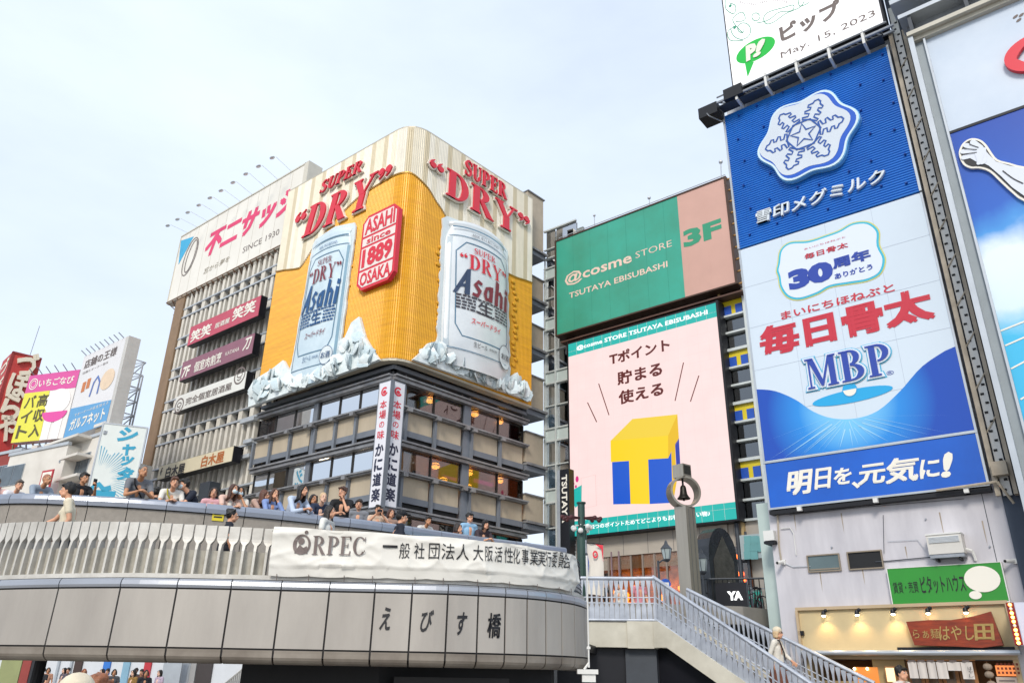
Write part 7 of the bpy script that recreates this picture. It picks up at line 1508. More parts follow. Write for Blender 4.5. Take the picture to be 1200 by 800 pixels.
# steel truss mast between the stacked signs and the framed billboard
um = su1+.12; T = Thing('truss_mast', 'beige perforated truss mast and pipes at the right edge of the stacked billboards', 'mast', fr=BL, base=(um+.2, -.2, wz)); zT = zg+1.2; M_mast = mat('mast_beige', '#B3A896', .6, .1, var=.2, scale=2, alt='#8F8474')
T.part('angle_bar', MB().box(um, um+.1, -.3, -.2, wz-.3, zg+.3).box(um+.34, um+.42, -.3, -.1, wz-.3, zg+.2), M_mast); T.part('plate', MB().box(um+.13, um+.3, -.22, -.2, wz-.3, zT), M_white)
mb = MB(); n = int((zT-wz)/.22)
for i in range(n): z = wz-.2+i*.22; mb.box(um+.15+.06*(i % 2), um+.22+.06*(i % 2), -.235, -.221, z, z+.05)
T.part('holes', mb, M_void, kind='stuff'); T.part('shadow_gap', MB().box(um+.45, um+.9, .2, .4, wz-2, zg+.5), M_navy); T.part('pipe', MB().path([(um+.5, -.1, wz-3), (um+.48, -.1, wz+4), (um+.44, -.15, zg)], .05, 6), M_mast)
for i in range(12): T.part('tie_bar', MB().bar((um+.05, -.25, wz+i*1.05), (um+.4, -.2, wz+.5+i*1.05), .02, 4), M_mast)
T.part('junction', MB().box(um+.05, um+.35, -.5, -.3, wz+.1, wz+.4).path([(su1-1, -.35, wz-.05), (um+.1, -.4, wz-.02), (um+.3, -.3, wz-.5)], .03, 6), M_mast)
for i, x in enumerate((935, 1025, 1133)): u, z = BL.uz(x, 597-10*(i+.5)/1.5, -.4); GB.part('sign_bracket', MB().box(u-.05, u+.05, -.35, -.0, zq0-.16, zq0-.06), M_white)
GB.part('sign_soffit', MB().box(su0-.05, su1+.05, -.24, .0, zq0-.16, zq0-.07), M_dark)

# ------------------------------------------------------------------ framed billboard at the right edge
GLF = Frame((1063, 60), 1, -39); dG = -1.1
GL = Thing('billboard', 'tall framed billboard with a white top and blue sky picture at the right frame edge', 'billboard', fr=BL, base=(8, dG, 4))
g = lambda x, y, d=dG: BL.uz(x, y, d)
gu0 = g(1085, 80)[0]; gz1 = g(1085, 50)[1]; gf0 = (g(1063, 50)[0]+g(1196, 560)[0])/2; gzt = g(1063, 52)[1]; gU = gu0+9; pu0 = (g(1085, 55)[0]+g(1199, 480)[0])/2
GL.part('back_box', MB().box(gf0+.15, gU, dG+.06, 1.2, 3.4, gzt), mat('glico_box', '#7C858C', .6, .2))
GL.part('side_frame', MB().box(gf0, gf0+.12, dG-.25, dG+.3, 3.2, gzt), M_alu); GL.part('side_reveal', MB().box(gf0+.12, pu0, dG-.02, dG+.1, 3.3, gzt-.05), mat('reveal_grey', '#8E979C', .5, .2, var=.1)); GL.part('inner_frame', MB().box(pu0-.05, pu0, dG-.12, dG+.05, 3.3, gzt-.1), M_alu)
GL.part('top_frame', MB().box(gf0, gU, dG-.3, dG+.3, gzt, gzt+.12).box(gf0+.1, gU, dG-.15, dG+.2, gzt-.12, gzt-.001), mat('top_frame', '#B9B5A8', .5, .1))
zw = (g(1113, 157)[1]+g(1199, 124)[1])/2
GL.part('white_field', MB().flat(_rect(pu0, gU, zw+.03, gzt-.1), dG), mat('print_paper', '#C6D1DE', .4, var=.05, scale=.5, alt='#B7C5D6')); GL.part('dividing_line', MB().box(pu0, gU, dG-.02, dG, zw-.04, zw+.03), M_navy)
def sky_print():
    m = bpy.data.materials.new('printed_sky'); m.use_nodes = True; n = m.node_tree.nodes; l = m.node_tree.links; b = n['Principled BSDF']; b.inputs['Roughness'].default_value = .35
    tcn = n.new('ShaderNodeTexCoord'); sp = n.new('ShaderNodeSeparateXYZ'); l.new(tcn.outputs['Object'], sp.inputs[0]); nzn = n.new('ShaderNodeTexNoise'); nzn.inputs['Scale'].default_value = .55; nzn.inputs['Detail'].default_value = 5; l.new(tcn.outputs['Object'], nzn.inputs['Vector'])
    ad = n.new('ShaderNodeMath'); ad.operation = 'MULTIPLY_ADD'; l.new(nzn.outputs[0], ad.inputs[0]); ad.inputs[1].default_value = 2.2; l.new(sp.outputs[2], ad.inputs[2]); z0_, z1_ = 3.3-4+1.1, zw-4+1.1
    r = n.new('ShaderNodeMapRange'); r.inputs[1].default_value = z0_; r.inputs[2].default_value = z1_; l.new(ad.outputs[0], r.inputs[0]); cr = n.new('ShaderNodeValToRGB'); l.new(r.outputs[0], cr.inputs[0]); e = cr.color_ramp.elements
    tz = lambda y, x=1160: (g(x, y)[1]-3.3)/(zw-3.3)
    e[0].position = 0; e[0].color = lin('#1AA6D6'); e[1].position = 1; e[1].color = lin('#1646A6')
    for p, c in ((tz(400, 1190), '#3FB4DE'), (tz(368, 1175), '#CFE2EE'), (tz(300, 1170), '#DCE8F1'), (tz(272, 1165), '#3F8FD6'), (tz(240, 1160), '#1C5CBC')): e.new(max(.01, min(.99, p))).color = lin(c)
    l.new(cr.outputs[0], b.inputs['Base Color']); return m
GL.part('sky_print', MB().flat(_rect(pu0, gU, 3.3, zw-.04), dG), sky_print())
for a, b in (((1172, 388), (1230, 365)), ((1178, 405), (1240, 378)), ((1185, 432), (1260, 392)), ((1196, 468), (1290, 410))): GL.part('track_line', MB().stroke([g(*a), g(*b)], .035, dG-.01), M_lw)
c = g(1207, 70); mb = MB(); rr = g(1200, 70)[0]-g(1177, 74)[0]; rx_ = g(1217, 64)[0]-g(1177, 74)[0]; ce = (g(1217, 64)[0], (g(1200, 50)[1]+g(1200, 89)[1])/2); rz_ = (g(1200, 50)[1]-g(1200, 89)[1])/2/.9
mb.prism(_bowl(ce[0], ce[1], rx_, rz_, .24, .2, .6, 2*pi-.5, 30), dG-.14, dG-.02); GL.part('raised_letter', mb, M_red)
for k, (x, y) in enumerate(((1190, 20), (1194, 24), (1197, 18))): u, z = g(x, y); GL.part('small_mark', MB().flat(ell(u, z, .07, .035, 8, .5), dG-.01), M_inkg)
arm = [g(x, y) for x, y in ((1124.5, 183), (1126, 175), (1131, 168), (1140, 164), (1150, 166), (1157, 172), (1163, 181), (1170, 189), (1184, 193), (1200, 197), (1240, 200), (1240, 250), (1200, 237), (1186, 227), (1172, 214), (1160, 203), (1148, 199), (1138, 199), (1129, 194))]
ar_ = smooth_loop(arm, 3); A_ = Thing('raised_arm_relief', 'white outlined relief of a raised forearm with open hand on the blue sky picture', 'relief', fr=BL, base=(arm[0][0], dG, arm[0][1]-.3))
A_.part('outline_board', MB().prism(ar_, dG-.08, dG-.01), M_lw); A_.part('ink_board', MB().prism(inflate(ar_, -.05), dG-.092, dG-.081), M_ink)
def cap(a, b, r0, r1, n=8):
    a = Vector(a); b = Vector(b); t = atan2(b.y-a.y, b.x-a.x); return [(b.x+r1*cos(t-pi/2+pi*i/n), b.y+r1*sin(t-pi/2+pi*i/n)) for i in range(n+1)]+[(a.x+r0*cos(t+pi/2+pi*i/n), a.y+r0*sin(t+pi/2+pi*i/n)) for i in range(n+1)]
G_ = lambda x, y: g(x, y); mb = MB(); sk = mat('relief_skin', '#D2D8E2', .5, var=.0)
for i, (a, b) in enumerate((((1147, 183), (1130.5, 187)), ((1147, 180), (1129.5, 180)), ((1148, 177), (1133, 173)), ((1150, 176), (1141, 169)))): mb.prism(cap(G_(*a), G_(*b), .065, .06), dG-.106-.002*i, dG-.093)
mb.prism(cap(G_(1143, 183), G_(1153, 188), .13, .14), dG-.105, dG-.093); mb.prism(cap(G_(1150, 181), G_(1152, 191), .12, .10), dG-.118, dG-.093); mb.prism(cap(G_(1154, 178), G_(1148, 194), .05, .045), dG-.122, dG-.1)
mb.prism([g(x, y) for x, y in ((1152, 175), (1160, 184), (1168, 192), (1184, 197), (1240, 206), (1240, 243), (1201, 232), (1187, 222), (1174, 209), (1160, 197), (1150, 192))], dG-.112, dG-.093); A_.part('arm', mb, sk)
A_.part('finger_lines', MB().stroke([g(1131, 183.5), g(1146, 181.5)], .018, dG-.125).stroke([g(1131, 177), g(1146, 178.5)], .018, dG-.125).stroke([g(1137, 172), g(1148, 176)], .018, dG-.125).stroke(smooth_loop([g(1176, 203), g(1188, 212), g(1200, 218)], 4, False), .025, dG-.125), M_ink)
# structure above the framed billboard
z = gzt+.12
GL.part('upper_beam', MB().box(gf0-.1, gU, dG-.35, dG+.4, z+.5, z+.62).box(gf0-.2, gU, dG-.5, dG+.2, z+.95, z+1.1), M_alu); GL.part('upper_panel', MB().box(gf0, gU, dG+.1, dG+.5, z, z+.5).box(gf0-.05, gU, dG+.15, dG+.5, z+.62, z+.95), M_galv)
for i in range(5): a = gf0+.1+i*1.3; GL.part('upright', MB().box(a, a+.09, dG-.3, dG+.1, z, z+.5), M_gdark)
T = Thing('upper_screen', 'pale green glazed box above the framed billboard at the top right corner', 'screen', fr=BL, base=(gf0+3, dG, z+1.3)); T.part('pane', MB().box(gf0+.12, gU, dG-.3, dG+.3, z+1.4, z+4), mat('pale_green', '#9CC4B4', .3, var=.05)); T.part('frame', MB().box(gf0-.05, gf0+.12, dG-.4, dG+.4, z+1.15, z+4).box(gf0+.12, gU, dG-.4, dG+.4, z+1.15, z+1.4), M_cream)
T = Thing('dark_pier', 'dark blue grey wall strip between the top billboard and the glazed box', 'wall', fr=BL, base=(gf0-.3, .4, 4)); T.part('wall', MB().box(BL.uz(1038, 20, -.2)[0]+.05, gf0-.02, -.1, 3, 3, z+9), mat('pier_blue', '#3C4758', .6, var=.15))

# ------------------------------------------------------------------ people
def caps(mb, a, b, ra, rb=None, n=10):
    """closed tapered capsule"""
    a = Vector(a); b = Vector(b); rb = ra if rb is None else rb; d = b-a
    if d.length < 1e-5: return mb.ball(tuple(a), ra, n, 6)
    d.normalize(); u = d.orthogonal().normalized(); w = d.cross(u); vs = [tuple(a-d*ra)]; rings = []
    for t in (-.75, -.35, 0): k = sqrt(max(0, 1-t*t)); rings.append((a+d*ra*t, ra*k))
    for t in (0, .35, .75): k = sqrt(max(0, 1-t*t)); rings.append((b+d*rb*t, rb*k))
    for c, r_ in rings: vs += [tuple(c+(u*cos(2*pi*i/n)+w*sin(2*pi*i/n))*r_) for i in range(n)]
    vs.append(tuple(b+d*rb)); L = len(vs)-1; m = len(rings)
    return mb.add(vs, [(0, 1+(i+1) % n, 1+i) for i in range(n)]+[(1+j*n+i, 1+j*n+(i+1) % n, 1+(j+1)*n+(i+1) % n, 1+(j+1)*n+i) for j in range(m-1) for i in range(n)]+[(L, 1+(m-1)*n+i, 1+(m-1)*n+(i+1) % n) for i in range(n)])
def remesh(o, v, sm=2):
    r = o.modifiers.new('remesh', 'REMESH'); r.mode = 'VOXEL'; r.voxel_size = v; r.use_smooth_shade = True
    s = o.modifiers.new('smooth', 'SMOOTH'); s.iterations = sm; s.factor = .5
def hand(mb, wrist, d, palm_n, curl=.5, s=1.):
    """palm and five fingers leaving the wrist along d"""
    w = Vector(wrist); d = Vector(d).normalized(); nrm_ = (Vector(palm_n)-d*Vector(palm_n).dot(d)).normalized(); sd = d.cross(nrm_)
    for k in (-.026, 0, .026): caps(mb, w+sd*k*.6, w+d*.075+sd*k, .017, .016)
    for i, (k, L) in enumerate(((-.033, .052), (-.011, .066), (.011, .07), (.033, .06))):
        b = w+d*.085+sd*k; e1 = b+(d*cos(curl*.6)+nrm_*sin(curl*.6))*L*.6; e2 = e1+(d*cos(curl*1.7)+nrm_*sin(curl*1.7))*L*.55; caps(mb, b, e1, .0105, .0095); caps(mb, e1, e2, .0095, .0085)
    t0 = w+d*.02+sd*.025; t1 = t0+(sd*.8+d*.5+nrm_*.3).normalized()*.045; caps(mb, t0, t1, .013, .011); caps(mb, t1, t1+(d*.8+nrm_*.5).normalized()*.035, .011, .009)
POSES = dict(
    stand=dict(lean=.03, L=((-.25, -.02, 1.12), (-.24, -.12, .88)), R=((.25, -.02, 1.12), (.24, -.12, .88)), c=.5),
    rail=dict(lean=.42, L=((-.24, -.42, 1.03), (-.06, -.60, 1.09)), R=((.24, -.42, 1.03), (.05, -.60, 1.10)), c=.8),
    railwide=dict(lean=.35, L=((-.33, -.36, 1.05), (-.22, -.58, 1.08)), R=((.33, -.36, 1.05), (.1, -.56, 1.09)), c=.7),
    phone1=dict(lean=.08, L=((-.25, -.10, 1.1), (-.10, -.30, 1.05)), R=((.25, -.20, 1.18), (.12, -.40, 1.38)), c=1.0, ph='R'),
    phone2=dict(lean=.10, L=((-.26, -.26, 1.22), (-.07, -.36, 1.43)), R=((.26, -.26, 1.22), (.06, -.36, 1.43)), c=1.0, ph='L'),
    chin=dict(lean=.22, L=((-.22, -.36, 1.06), (.02, -.46, 1.08)), R=((.16, -.40, 1.14), (.05, -.30, 1.38)), c=.9),
    reach=dict(lean=.12, L=((-.30, -.22, 1.16), (-.36, -.46, 1.03)), R=((.22, .02, 1.1), (.2, -.1, .9)), c=.4),
    walk=dict(lean=.06, L=((-.24, .08, 1.12), (-.2, .02, .88)), R=((.24, -.1, 1.12), (.2, -.28, .96)), c=.5, legs=(.18, -.16)),
)
def person(label, loc, zfeet, zhead, yaw, pose='stand', hy=0., hp=0., shirt='#C9C4BB', pants='#3A3E48', hair='#1E1612', style='short', skin=0, sleeve=.55, extras='', group=None, sc=None, vox=.0115, up=True):
    p = POSES[pose]; ph = p['lean']
    def T_(v, amt=1.): x, y, z = v; dz = z-.95; return Vector((x, y-dz*sin(ph)*amt, .95+dz*cos(ph)))
    chest, neck = T_((0, 0, 1.25)), T_((0, 0, 1.43)); hc = T_((0, -.03-.12*ph, 1.575)); sL_, sR_ = T_((-.185, .0, 1.38)), T_((.185, .0, 1.38))
    hh = hc.z; s = sc or max(.86, min(1.14, (zhead-zfeet)/hh)); z0 = zhead-hh*s if up else zfeet
    T = Thing('person', label, 'person', base=(loc[0], loc[1], z0), group=group); T.b = Vector((0, 0, 0)); T.o.rotation_euler = (0, 0, yaw); T.o.scale = (s, s, s)
    eul = Matrix.Rotation(hy, 3, 'Z') @ Matrix.Rotation(hp, 3, 'X')
    H = lambda x, y, z: hc+eul @ Vector((x, y, z))
    mb = MB()
    b = MB(); b.ball((0, 0, 0), (.076, .094, .105), 14, 10); b.v = [tuple(H(x, y+.008, z+.015)) for x, y, z in b.v]; mb.add(b.v, b.f)
    caps(mb, H(0, -.035, -.045), H(0, -.05, -.085), .05, .032); caps(mb, H(-.035, -.03, -.06), H(.035, -.03, -.06), .036, .036)      # jaw, cheeks
    caps(mb, H(0, -.085, .015), H(0, -.108, -.022), .011, .016); caps(mb, H(-.012, -.094, -.026), H(.012, -.094, -.026), .011)       # nose
    caps(mb, H(-.03, -.082, .035), H(.03, -.082, .035), .012); caps(mb, H(-.015, -.088, -.056), H(.015, -.088, -.056), .010)           # brow, lips
    for sx in (-1, 1): caps(mb, H(.076*sx, .012, .02), H(.078*sx, .008, -.018), .014, .010)
    caps(mb, H(0, .015, -.06), neck-Vector((0, 0, .03)), .052, .058)
    caps(mb, sL_+Vector((.03, 0, .0)), sR_-Vector((.03, 0, .0)), .065); caps(mb, chest, T_((0, 0, 1.05)), .12, .11); caps(mb, (-.07, 0, .93), (.07, 0, .93), .11)
    sd_ = {}
    for k, S, sx in (('L', sL_, -1), ('R', sR_, 1)):
        E, Wr = Vector(p[k][0]), Vector(p[k][1]); caps(mb, S, E, .05, .037); caps(mb, E, Wr, .037, .026)
        dd = (Wr-E).normalized(); pn = Vector((-sx, 0, -.2)) if dd.z > .3 else Vector((0, 0, -1)) if abs(dd.z) < .6 else Vector((-sx, 0, 0)); hand(mb, Wr, dd if pose != 'phone2' else (0, -.2, 1), pn if pose not in ('phone2',) else Vector((-sx*.8, -.4, 0)), p['c']); sd_[k] = (S, E, Wr)
    lg = p.get('legs', (.0, .0)); knees = []
    for sx, st_ in ((-1, lg[0]), (1, lg[1])):
        hp_, kn, an = Vector((sx*.09, 0, .9)), Vector((sx*.1, -.02-st_*.6, .5)), Vector((sx*.1, .02-st_, .08)); caps(mb, hp_, kn, .075, .052); caps(mb, kn, an, .052, .035); caps(mb, an, an+Vector((0, -.14, -.045)), .035, .03); knees.append((hp_, kn, an))
    o = T.part('body', mb, M_skin[skin]); remesh(o, vox)
    sh = MB(); caps(sh, sL_+Vector((.03, 0, -.005)), sR_-Vector((.03, 0, .005)), .078); caps(sh, chest+Vector((-.06, 0, 0)), T_((-.05, 0, 1.02)), .115, .11); caps(sh, chest+Vector((.06, 0, 0)), T_((.05, 0, 1.02)), .115, .11); caps(sh, T_((0, 0, 1.05)), (0, 0, .93), .135, .14); caps(sh, (-.06, 0, .92), (.06, 0, .92), .125)
    for k in 'LR':
        S, E, Wr = sd_[k]
        if sleeve <= 1: caps(sh, S, S.lerp(E, max(.15, sleeve)), .066, .058)
        else: caps(sh, S, E, .064, .052); caps(sh, E, E.lerp(Wr, sleeve-1), .052, .042)
    o = T.part('shirt', sh, cloth(shirt)); remesh(o, .016, 2)
    col_ = MB(); col_.lathe([(.056, 0), (.068, .02), (.06, .035)], n=12); col_.v = [tuple(Vector((x, y, z))+T_((0, .0, 1.425))-Vector((0, 0, 0))) for x, y, z in col_.v]; T.part('collar', col_, cloth(shirt))
    tr = MB()
    caps(tr, (-.06, 0, .9), (.06, 0, .9), .125)
    for hp_, kn, an in knees: caps(tr, hp_, kn, .092, .068); caps(tr, kn, kn.lerp(an, .92), .066, .055)
    if 'skirt' in extras: tr.lathe([(.14, .95), (.22, .7), (.27, .4), (.27, .38)], n=18)
    o = T.part('skirt' if 'skirt' in extras else 'trousers', tr, cloth(pants)); remesh(o, .022, 2)
    for hp_, kn, an in knees: q = MB(); caps(q, an+Vector((0, .03, -.03)), an+Vector((0, -.17, -.05)), .045, .04); T.part('shoe', q, M_dark)
    # hair
    if style != 'bald':
        hm = MB(); b = MB(); b.ball((0, 0, 0), (.088, .1, .108), 14, 10)
        if style == 'buzz': b.v = [tuple(H(x*.94, y*.97+.022, z*.95+.032)) for x, y, z in b.v]
        else: b.v = [tuple(H(x, y+.028, z+.035)) for x, y, z in b.v]
        hm.add(b.v, b.f)
        if style in ('short', 'curly'):
            for i in range(16 if style == 'short' else 34): a = R.uniform(0, 2*pi); e = R.uniform(.1, 1.3); c = H(.083*cos(a)*cos(e), .03+.09*sin(a)*cos(e), .04+.1*sin(e)); hm.ball(tuple(c), R.uniform(.018, .03)*(1.2 if style == 'curly' else 1), 7, 5)
            for i in range(5): hm.ball(tuple(H(-.05+.025*i, -.075, .085+.012*sin(i*3))), .022, 7, 5)
        if style in ('long', 'curly', 'bob'):
            ln = {'long': .34, 'curly': .2, 'bob': .14}[style]
            for i in range(13):
                a = -.35+(pi+.7)*i/12; x, y = .084*cos(a), .085*sin(a)+.02; e = H(x*1.1, y+.0, -ln*.55); caps(hm, H(x, y, .03), e, .024, .022)
                if ln > .2: caps(hm, e, T_((x*1.0, .1+.03*sin(i), 1.575-ln-.03*R.random())), .022, .012)
            caps(hm, H(-.055, -.055, .085), H(-.08, -.035, .0), .02, .014); caps(hm, H(.055, -.055, .085), H(.08, -.035, .0), .02, .014)
        if style in ('bun', 'buntop'):
            hm.ball(tuple(H(0, .09, .1 if style == 'buntop' else .03)), .042, 10, 7)
            for i in range(6): caps(hm, H(-.07+.028*i, -.03, .11), H(-.07+.028*i, .1, .02), .02, .016)
        if style == 'ponytail': caps(hm, H(0, .11, .03), H(0, .16, -.1), .03, .015)
        if style not in ('bald', 'buzz'):
            for sx in (-1, 1): caps(hm, H(.07*sx, .0, .05), H(.078*sx, .01, .005), .016, .01)
        o = T.part('hair', hm, hairm(hair)); remesh(o, .012, 1)
    for sx in (-1, 1):
        e = MB(); c = H(.031*sx, -.080, .018); e.ball(tuple(c), (.0135, .0135, .009), 8, 5); T.part('eye', e, M_white); e = MB(); c = H(.031*sx, -.090, .018); e.ball(tuple(c), .0068, 8, 5); T.part('pupil', e, M_eye)
        if 'mask' not in extras or True: e = MB(); caps(e, H(.018*sx, -.093, .042), H(.046*sx, -.082, .044), .0052, .004, 6); T.part('eyebrow', e, hairm(hair if hair not in ('#CDB088', '#D9C08F') else '#7A5A3A'))
    e = MB(); caps(e, H(-.018, -.0975, -.056), H(.018, -.0975, -.056), .0055, .0055, 6); T.part('mouth', e, M_lip)
    if 'mask' in extras: e = MB(); b = MB(); b.ball((0, 0, 0), (.066, .06, .056), 12, 8); e.add([tuple(H(x, y-.052, z-.045)) for x, y, z in b.v], b.f); T.part('face_mask', e, mat('mask_pale', '#C9DADF' if 'bmask' in extras else '#E0DED9', .8, var=.04), smooth=True)
    if 'glasses' in extras:
        for sx in (-1, 1): g_ = MB(); pts = [H(.032*sx+.022*cos(a), -.1, .018+.017*sin(a)) for a in [2*pi*i/12 for i in range(13)]]; g_.path(pts, .003, 4); T.part('glasses_rim', g_, M_dark)
        T.part('glasses_arm', MB().path([H(-.055, -.095, .02), H(-.08, .0, .02)], .003, 4).path([H(.055, -.095, .02), H(.08, 0, .02)], .003, 4).bar(H(-.01, -.1, .02), H(.01, -.1, .02), .003, 4), M_dark)
    if 'cap' in extras:
        cm = cloth('#16181F' if 'redcap' not in extras else '#B3282E'); e = MB(); b = MB(); b.ball((0, 0, 0), (.096, .108, .09), 14, 8); e.add([tuple(H(x, y+.012, max(z, -.02)+.06)) for x, y, z in b.v], b.f); T.part('cap', e, cm, smooth=True); e = MB(); caps(e, H(-.045, -.1, .062), H(.045, -.1, .062), .035, .035); e.v = [tuple(H(0, 0, .06)+(Vector(v)-H(0, 0, .06))*1) for v in e.v]; o = T.part('cap_peak', MB().add([tuple(H(x, -.08-.09*sqrt(max(0, 1-(x/.075)**2))*k, z)) for z in (.06, .066) for k in (0, 1) for x in [-.075+.15*i/10 for i in range(11)]], [(i, i+1, i+12, i+11) for i in range(10)]+[(i+22, i+33, i+34, i+23) for i in range(10)]+[(i+11, i+12, i+34, i+33) for i in range(10)]), cm)
    if 'beanie' in extras: e = MB(); b = MB(); b.ball((0, 0, 0), (.1, .112, .1), 14, 9); e.add([tuple(H(x, y+.015, max(z, -.035)+.065)) for x, y, z in b.v], b.f); T.part('beanie', e, cloth('#D8CCB4'), smooth=True)
    if 'strap' in extras: e = MB(); e.path([T_((-.11, -.10, 1.42)), T_((-.09, -.135, 1.3)), T_((.02, -.15, 1.15)), T_((.14, -.12, 1.0))], .016, 5).path([T_((-.11, -.10, 1.42)), T_((-.1, .08, 1.42))], .016, 5); T.part('bag_strap', e, mat('strap_yellow', '#B7AE2E', .6) if 'ystrap' in extras else M_dark)
    if 'backpack' in extras: e = MB(); caps(e, T_((-.06, .17, 1.32)), T_((.06, .17, 1.05)), .1, .11); T.part('backpack', e, cloth('#22252D'))
    if p.get('ph') and 'nophone' not in extras:
        S, E, Wr = sd_[p['ph']]; c = Wr+Vector((-.05 if p['ph'] == 'R' else .06, -.035, .085)); PH = Thing('phone', 'dark phone in the hand of the '+' '.join(label.split(',')[0].split()[:9]), 'phone', base=(loc[0], loc[1], z0), group=None)
        PH.b = Vector((0, 0, 0)); PH.o.rotation_euler = (0, 0, yaw); PH.o.scale = (s, s, s); tilt = .12
        PH.part('case', MB().box(c.x-.04, c.x+.04, c.y-.008, c.y, c.z-.075, c.z+.075) if p['ph'] == 'R' else MB().box(c.x-.075, c.x+.075, c.y-.008, c.y, c.z-.04, c.z+.04), M_dark)
        PH.part('lens', MB().bar((c.x-.025, c.y-.012, c.z+.05 if p['ph'] == 'R' else c.z+.02), (c.x-.025, c.y-.006, c.z+.05 if p['ph'] == 'R' else c.z+.02), .012, 8), M_gdark)
    return T
def at_path(path, px, py, off):
    s = path.hit(px, py, off); p, n = path.at(s, off); r = ray(px, py); return p, n, EYE+r.z*(p.y/r.y)
CG = 'people leaning along the bridge parapet'
def crowd(px, py, label, turn=0., off=-.52, **kw):
    p, n, zh = at_path(PP, px, py, off); yaw = atan2(n.x, -n.y)*.5+turn; return person(label, (p.x, p.y), UD, zh, yaw, group=CG, **kw)
D = pi/2
crowd(4, 569, 'person with tanned arms leaning at the far left end of the granite parapet', .3, pose='rail', shirt='#C9A6A0', hair='#4A4038', style='buzz', skin=1)
crowd(17, 571, 'person in a white shirt leaning low, second from the left frame edge', 1.0, pose='rail', shirt='#D6D6DC', hair='#57504A', style='short', skin=0, sleeve=1.5)
crowd(46, 564, 'balding man in a grey blue tee leaning forward before the small red rimmed poster', 1.1, pose='rail', hy=.2, shirt='#8C99A8', hair='#A06A50', style='buzz', skin=1)
crowd(97, 561, 'dark haired man in black holding a phone, left of the cyan billboard', .9, pose='phone1', shirt='#202227', hair='#1A1714', style='short', skin=1, hy=.2)
crowd(163, 556, 'older man with short grey hair in a grey polo, in front of the cyan billboard', .5, pose='rail', hy=.3, shirt='#6D7076', hair='#6A6763', style='buzz', skin=1, extras='strap', off=-.5)
crowd(183, 577, 'dark haired person mostly hidden behind the grey polo man', 2.6, pose='stand', shirt='#23252C', hair='#17130F', style='short', off=-1.1, up=True)
crowd(202, 569, 'person with brown hair and white tee with a yellow bag strap', .35, pose='rail', shirt='#DAD6CE', hair='#5A3A28', style='short', skin=0, extras='strap ystrap', hy=.1)
crowd(232, 571, 'dark haired man in navy tee with a pale blue face mask looking left', -.9, pose='rail', shirt='#1C2333', hair='#17130F', style='short', skin=0, extras='mask bmask', hy=-.2)
crowd(266, 576, 'woman with brown hair and white face mask holding a phone low', .6, pose='rail', shirt='#D9B7A8', hair='#4A2E22', style='long', skin=0, extras='mask', hy=.2)
crowd(279, 578, 'woman with black hair and white face mask beside the one in salmon', .3, pose='chin', shirt='#D8D0C4', hair='#14110F', style='bob', skin=1, extras='mask')
crowd(293, 580, 'brown haired woman looking right with only head and shoulder showing', 1.3, pose='rail', shirt='#B99A8C', hair='#5A3524', style='long', skin=0, off=-.75)
crowd(318, 580, 'woman with long brown hair in a blue jacket, hand over her face', .5, pose='chin', shirt='#7E94C4', hair='#4E3225', style='long', skin=0, sleeve=1.8)
crowd(344, 577, 'woman with long black hair and pale blue shirt, hands clasped over the parapet', .6, pose='rail', shirt='#B9C6DA', hair='#14110F', style='long', skin=0, sleeve=1.7, hy=.3)
crowd(374, 586, 'fair haired child in a navy and white top leaning on the parapet', .3, pose='rail', shirt='#27324A', hair='#CDB088', style='ponytail', skin=2, sc=.92)
crowd(403, 579, 'man with brown hair in a black tee raising a hand to his cheek', -.2, pose='chin', shirt='#18191D', hair='#4A2E20', style='short', skin=0, hy=-.4, off=-.5)
crowd(442, 598, 'person holding a phone up with both hands right of the black tee man', .0, pose='phone2', shirt='#C9B09A', hair='#17130F', style='short', skin=0)
crowd(457, 602, 'brown haired woman half hidden beside the person photographing', .3, pose='stand', shirt='#A98A7A', hair='#4A2A1E', style='bob', skin=0, off=-.8)
crowd(523, 620, 'low leaning person with a pink phone, almost hidden behind the banner', .8, pose='rail', shirt='#8E5A60', hair='#2A1D18', style='bob', skin=0, sc=.95)
crowd(550, 607, 'young man with black hair and glasses in a light blue tee above the banner', .25, pose='stand', shirt='#8DB4D2', hair='#14110F', style='short', skin=0, extras='glasses backpack', hy=.1, off=-.5)
crowd(563, 617, 'woman with dark curly hair beside the young man in light blue', .2, pose='rail', shirt='#3A2E35', hair='#17110E', style='curly', skin=0, off=-.4)
crowd(250, 578, 'person in a pink top partly hidden behind the woman with the phone', .2, pose='stand', shirt='#D9A6AC', hair='#3A2820', style='bob', skin=0, off=-1.1)
crowd(360, 588, 'dark haired head low between the woman in pale blue and the fair haired child', .4, pose='rail', shirt='#4A4A55', hair='#1E1612', style='bob', skin=1, off=-1.0)
crowd(421, 592, 'person in grey with short hair right of the man in the black tee', -.2, pose='stand', shirt='#7C7F86', hair='#2A1D18', style='short', skin=0, off=-1.2)
crowd(495, 612, 'person in white low behind the banner, right of the capped man', .3, pose='rail', shirt='#CFCBC4', hair='#1E1612', style='short', skin=1, off=-.8)
def rail_person(px, py, label, turn, off=-.5, zf=None, **kw):
    p, n, zh = at_path(BP, px, py, off); return person(label, (p.x, p.y), DECK, zh, turn, group='people on the lower level of the bridge', **kw)
rail_person(89, 576, 'man with black hair and cream tee seen from the side, arm on the balustrade', -1.15, pose='reach', shirt='#DAD0B8', hair='#14110F', style='short', skin=0, hy=-.1, off=-.62)
rail_person(268, 604, 'dark haired head with a small bun just above the balustrade beside the yellow card', 2.0, pose='stand', shirt='#20242E', hair='#14110F', style='buntop', skin=0, off=-.7)
rail_person(385, 600, 'woman with long dark hair in a white top looking right, above the banner', 1.35, pose='stand', shirt='#DCDCD6', hair='#1C1512', style='long', skin=0, off=-.9)
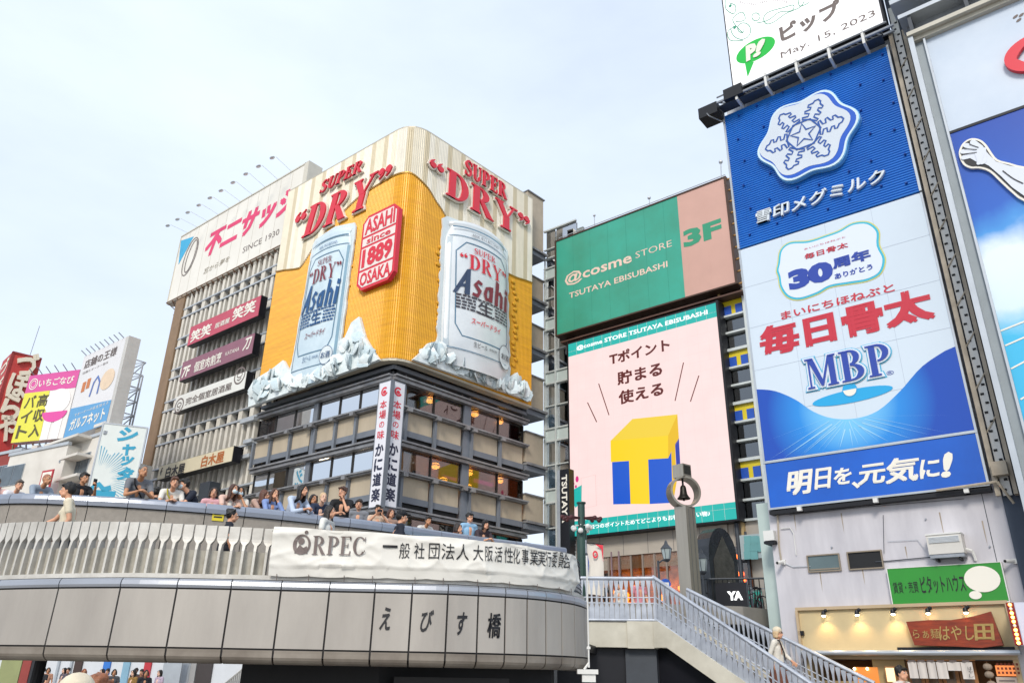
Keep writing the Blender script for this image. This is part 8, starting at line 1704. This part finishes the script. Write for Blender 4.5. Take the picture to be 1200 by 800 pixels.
rail_person(366, 612, 'reddish dark hair of a person bending low behind the banner', 2.4, pose='rail', shirt='#3A2E2E', hair='#4A241C', style='bob', skin=0, off=-.8)
rail_person(469, 606, 'man with a black cap in a dark navy jacket behind the banner', 1.9, pose='stand', shirt='#1D222F', hair='#14110F', style='short', skin=0, extras='cap', sleeve=1.8, off=-.9)
# stairs, landing, shop
def free_person(px, py, Y, zf, label, turn, **kw):
    q = place(px, py, Y); return person(label, (q.x, Y), zf, q.z, turn, **kw)
u, z = ST.uz(905, 742, 1.1); w_ = ST.w(u, 1.1, 0); free_person(908, 742, w_.y, max(0, z-1.5), 'woman in a cream beanie and glasses going down the stairs in a white top', .9, pose='walk', shirt='#D8D3C8', pants='#6A4030', hair='#CDB088', style='bob', skin=0, extras='beanie glasses skirt strap', sleeve=1.7)
free_person(748, 681, 21.2, zL, 'person in pink standing on the landing behind the railing', .4, pose='stand', shirt='#C9828C', hair='#C9A58C', style='short', skin=0)
free_person(708, 684, 22.5, zL, 'person in black on the landing left of the one in pink', 1., pose='stand', shirt='#1C1D22', hair='#14110F', style='short', skin=1)
free_person(727, 686, 22.8, zL, 'person in a white tee on the landing between two others', -.8, pose='stand', shirt='#D6D2CA', hair='#17130F', style='short', skin=0)
bq = BL.w(BL.uz(1054, 790, -1.2)[0], -1.2, 0); free_person(1054, 789, bq.y, 0, 'person with dark hair and pale top in front of the noodle shop window', .5, pose='stand', shirt='#CFC9C2', hair='#15110E', style='short', skin=0)
bq = ST.w(4.4, 1.3, 0)
# seen under the bridge
UG = 'people across the river seen under the bridge'
for i, (px, py, Y, sh, lab) in enumerate(((50, 792, 33, '#26272C', 'person in black crouching by the column, leftmost across the river'), (56, 788, 36, '#B98A72', 'person with bare arms right of the column across the river'), (75, 791, 37, '#5A5560', 'one of a pair, left one, in front of the white doors across the river'), (80, 789, 37, '#3B3E46', 'one of a pair, right one, in front of the white doors across the river'), (97, 794, 30, '#9A5A44', 'person with reddish hair across the river'), (120, 791, 32, '#22242A', 'person in black with a white bag by the blue band'), (126, 790, 33, '#C7BCC0', 'person in a pale top beside the blue band'), (133, 792, 31, '#4A4B50', 'person in grey right of the blue band'), (157, 792, 30, '#8A6A35', 'woman in an ochre top left of the red band'), (160, 786, 35, '#2A2B30', 'taller person just behind the woman in ochre'), (171, 789, 29, '#1E2028', 'man in a dark tee in front of the red band'), (188, 790, 32, '#B3A2B4', 'person in pale lilac with a dark bag right of the red band'), (166, 790, 34, '#55382E', 'person in brown half hidden behind the man in the dark tee'))):
    q = place(px, py, Y); person(lab, (q.x, Y), 0, q.z, .6*sin(i*2.1), pose='stand' if i % 3 else 'walk', shirt=sh, hair='#1B1512' if i != 4 else '#8E4A2A', style=('short', 'bob', 'long')[i % 3], skin=i % 3, group=UG, vox=.016, sc=max(.9, min(1.06, q.z/1.57)), up=False)
q = place(80, 823, 4.6); person('cream hat of a passer-by close to the camera at the bottom left', (q.x, 4.6), 0, q.z, 2.9, pose='stand', shirt='#B9AE9A', hair='#8A6A4A', style='bob', extras='beanie', skin=0, up=False, sc=max(.8, q.z/1.575))
q = place(106, 815, 5.4); person('reddish hair of a second passer-by right of the cream hat', (q.x, 5.4), 0, q.z, 3.0, pose='stand', shirt='#8E5A44', hair='#8E5636', style='short', skin=0, up=False, sc=max(.8, q.z/1.575))
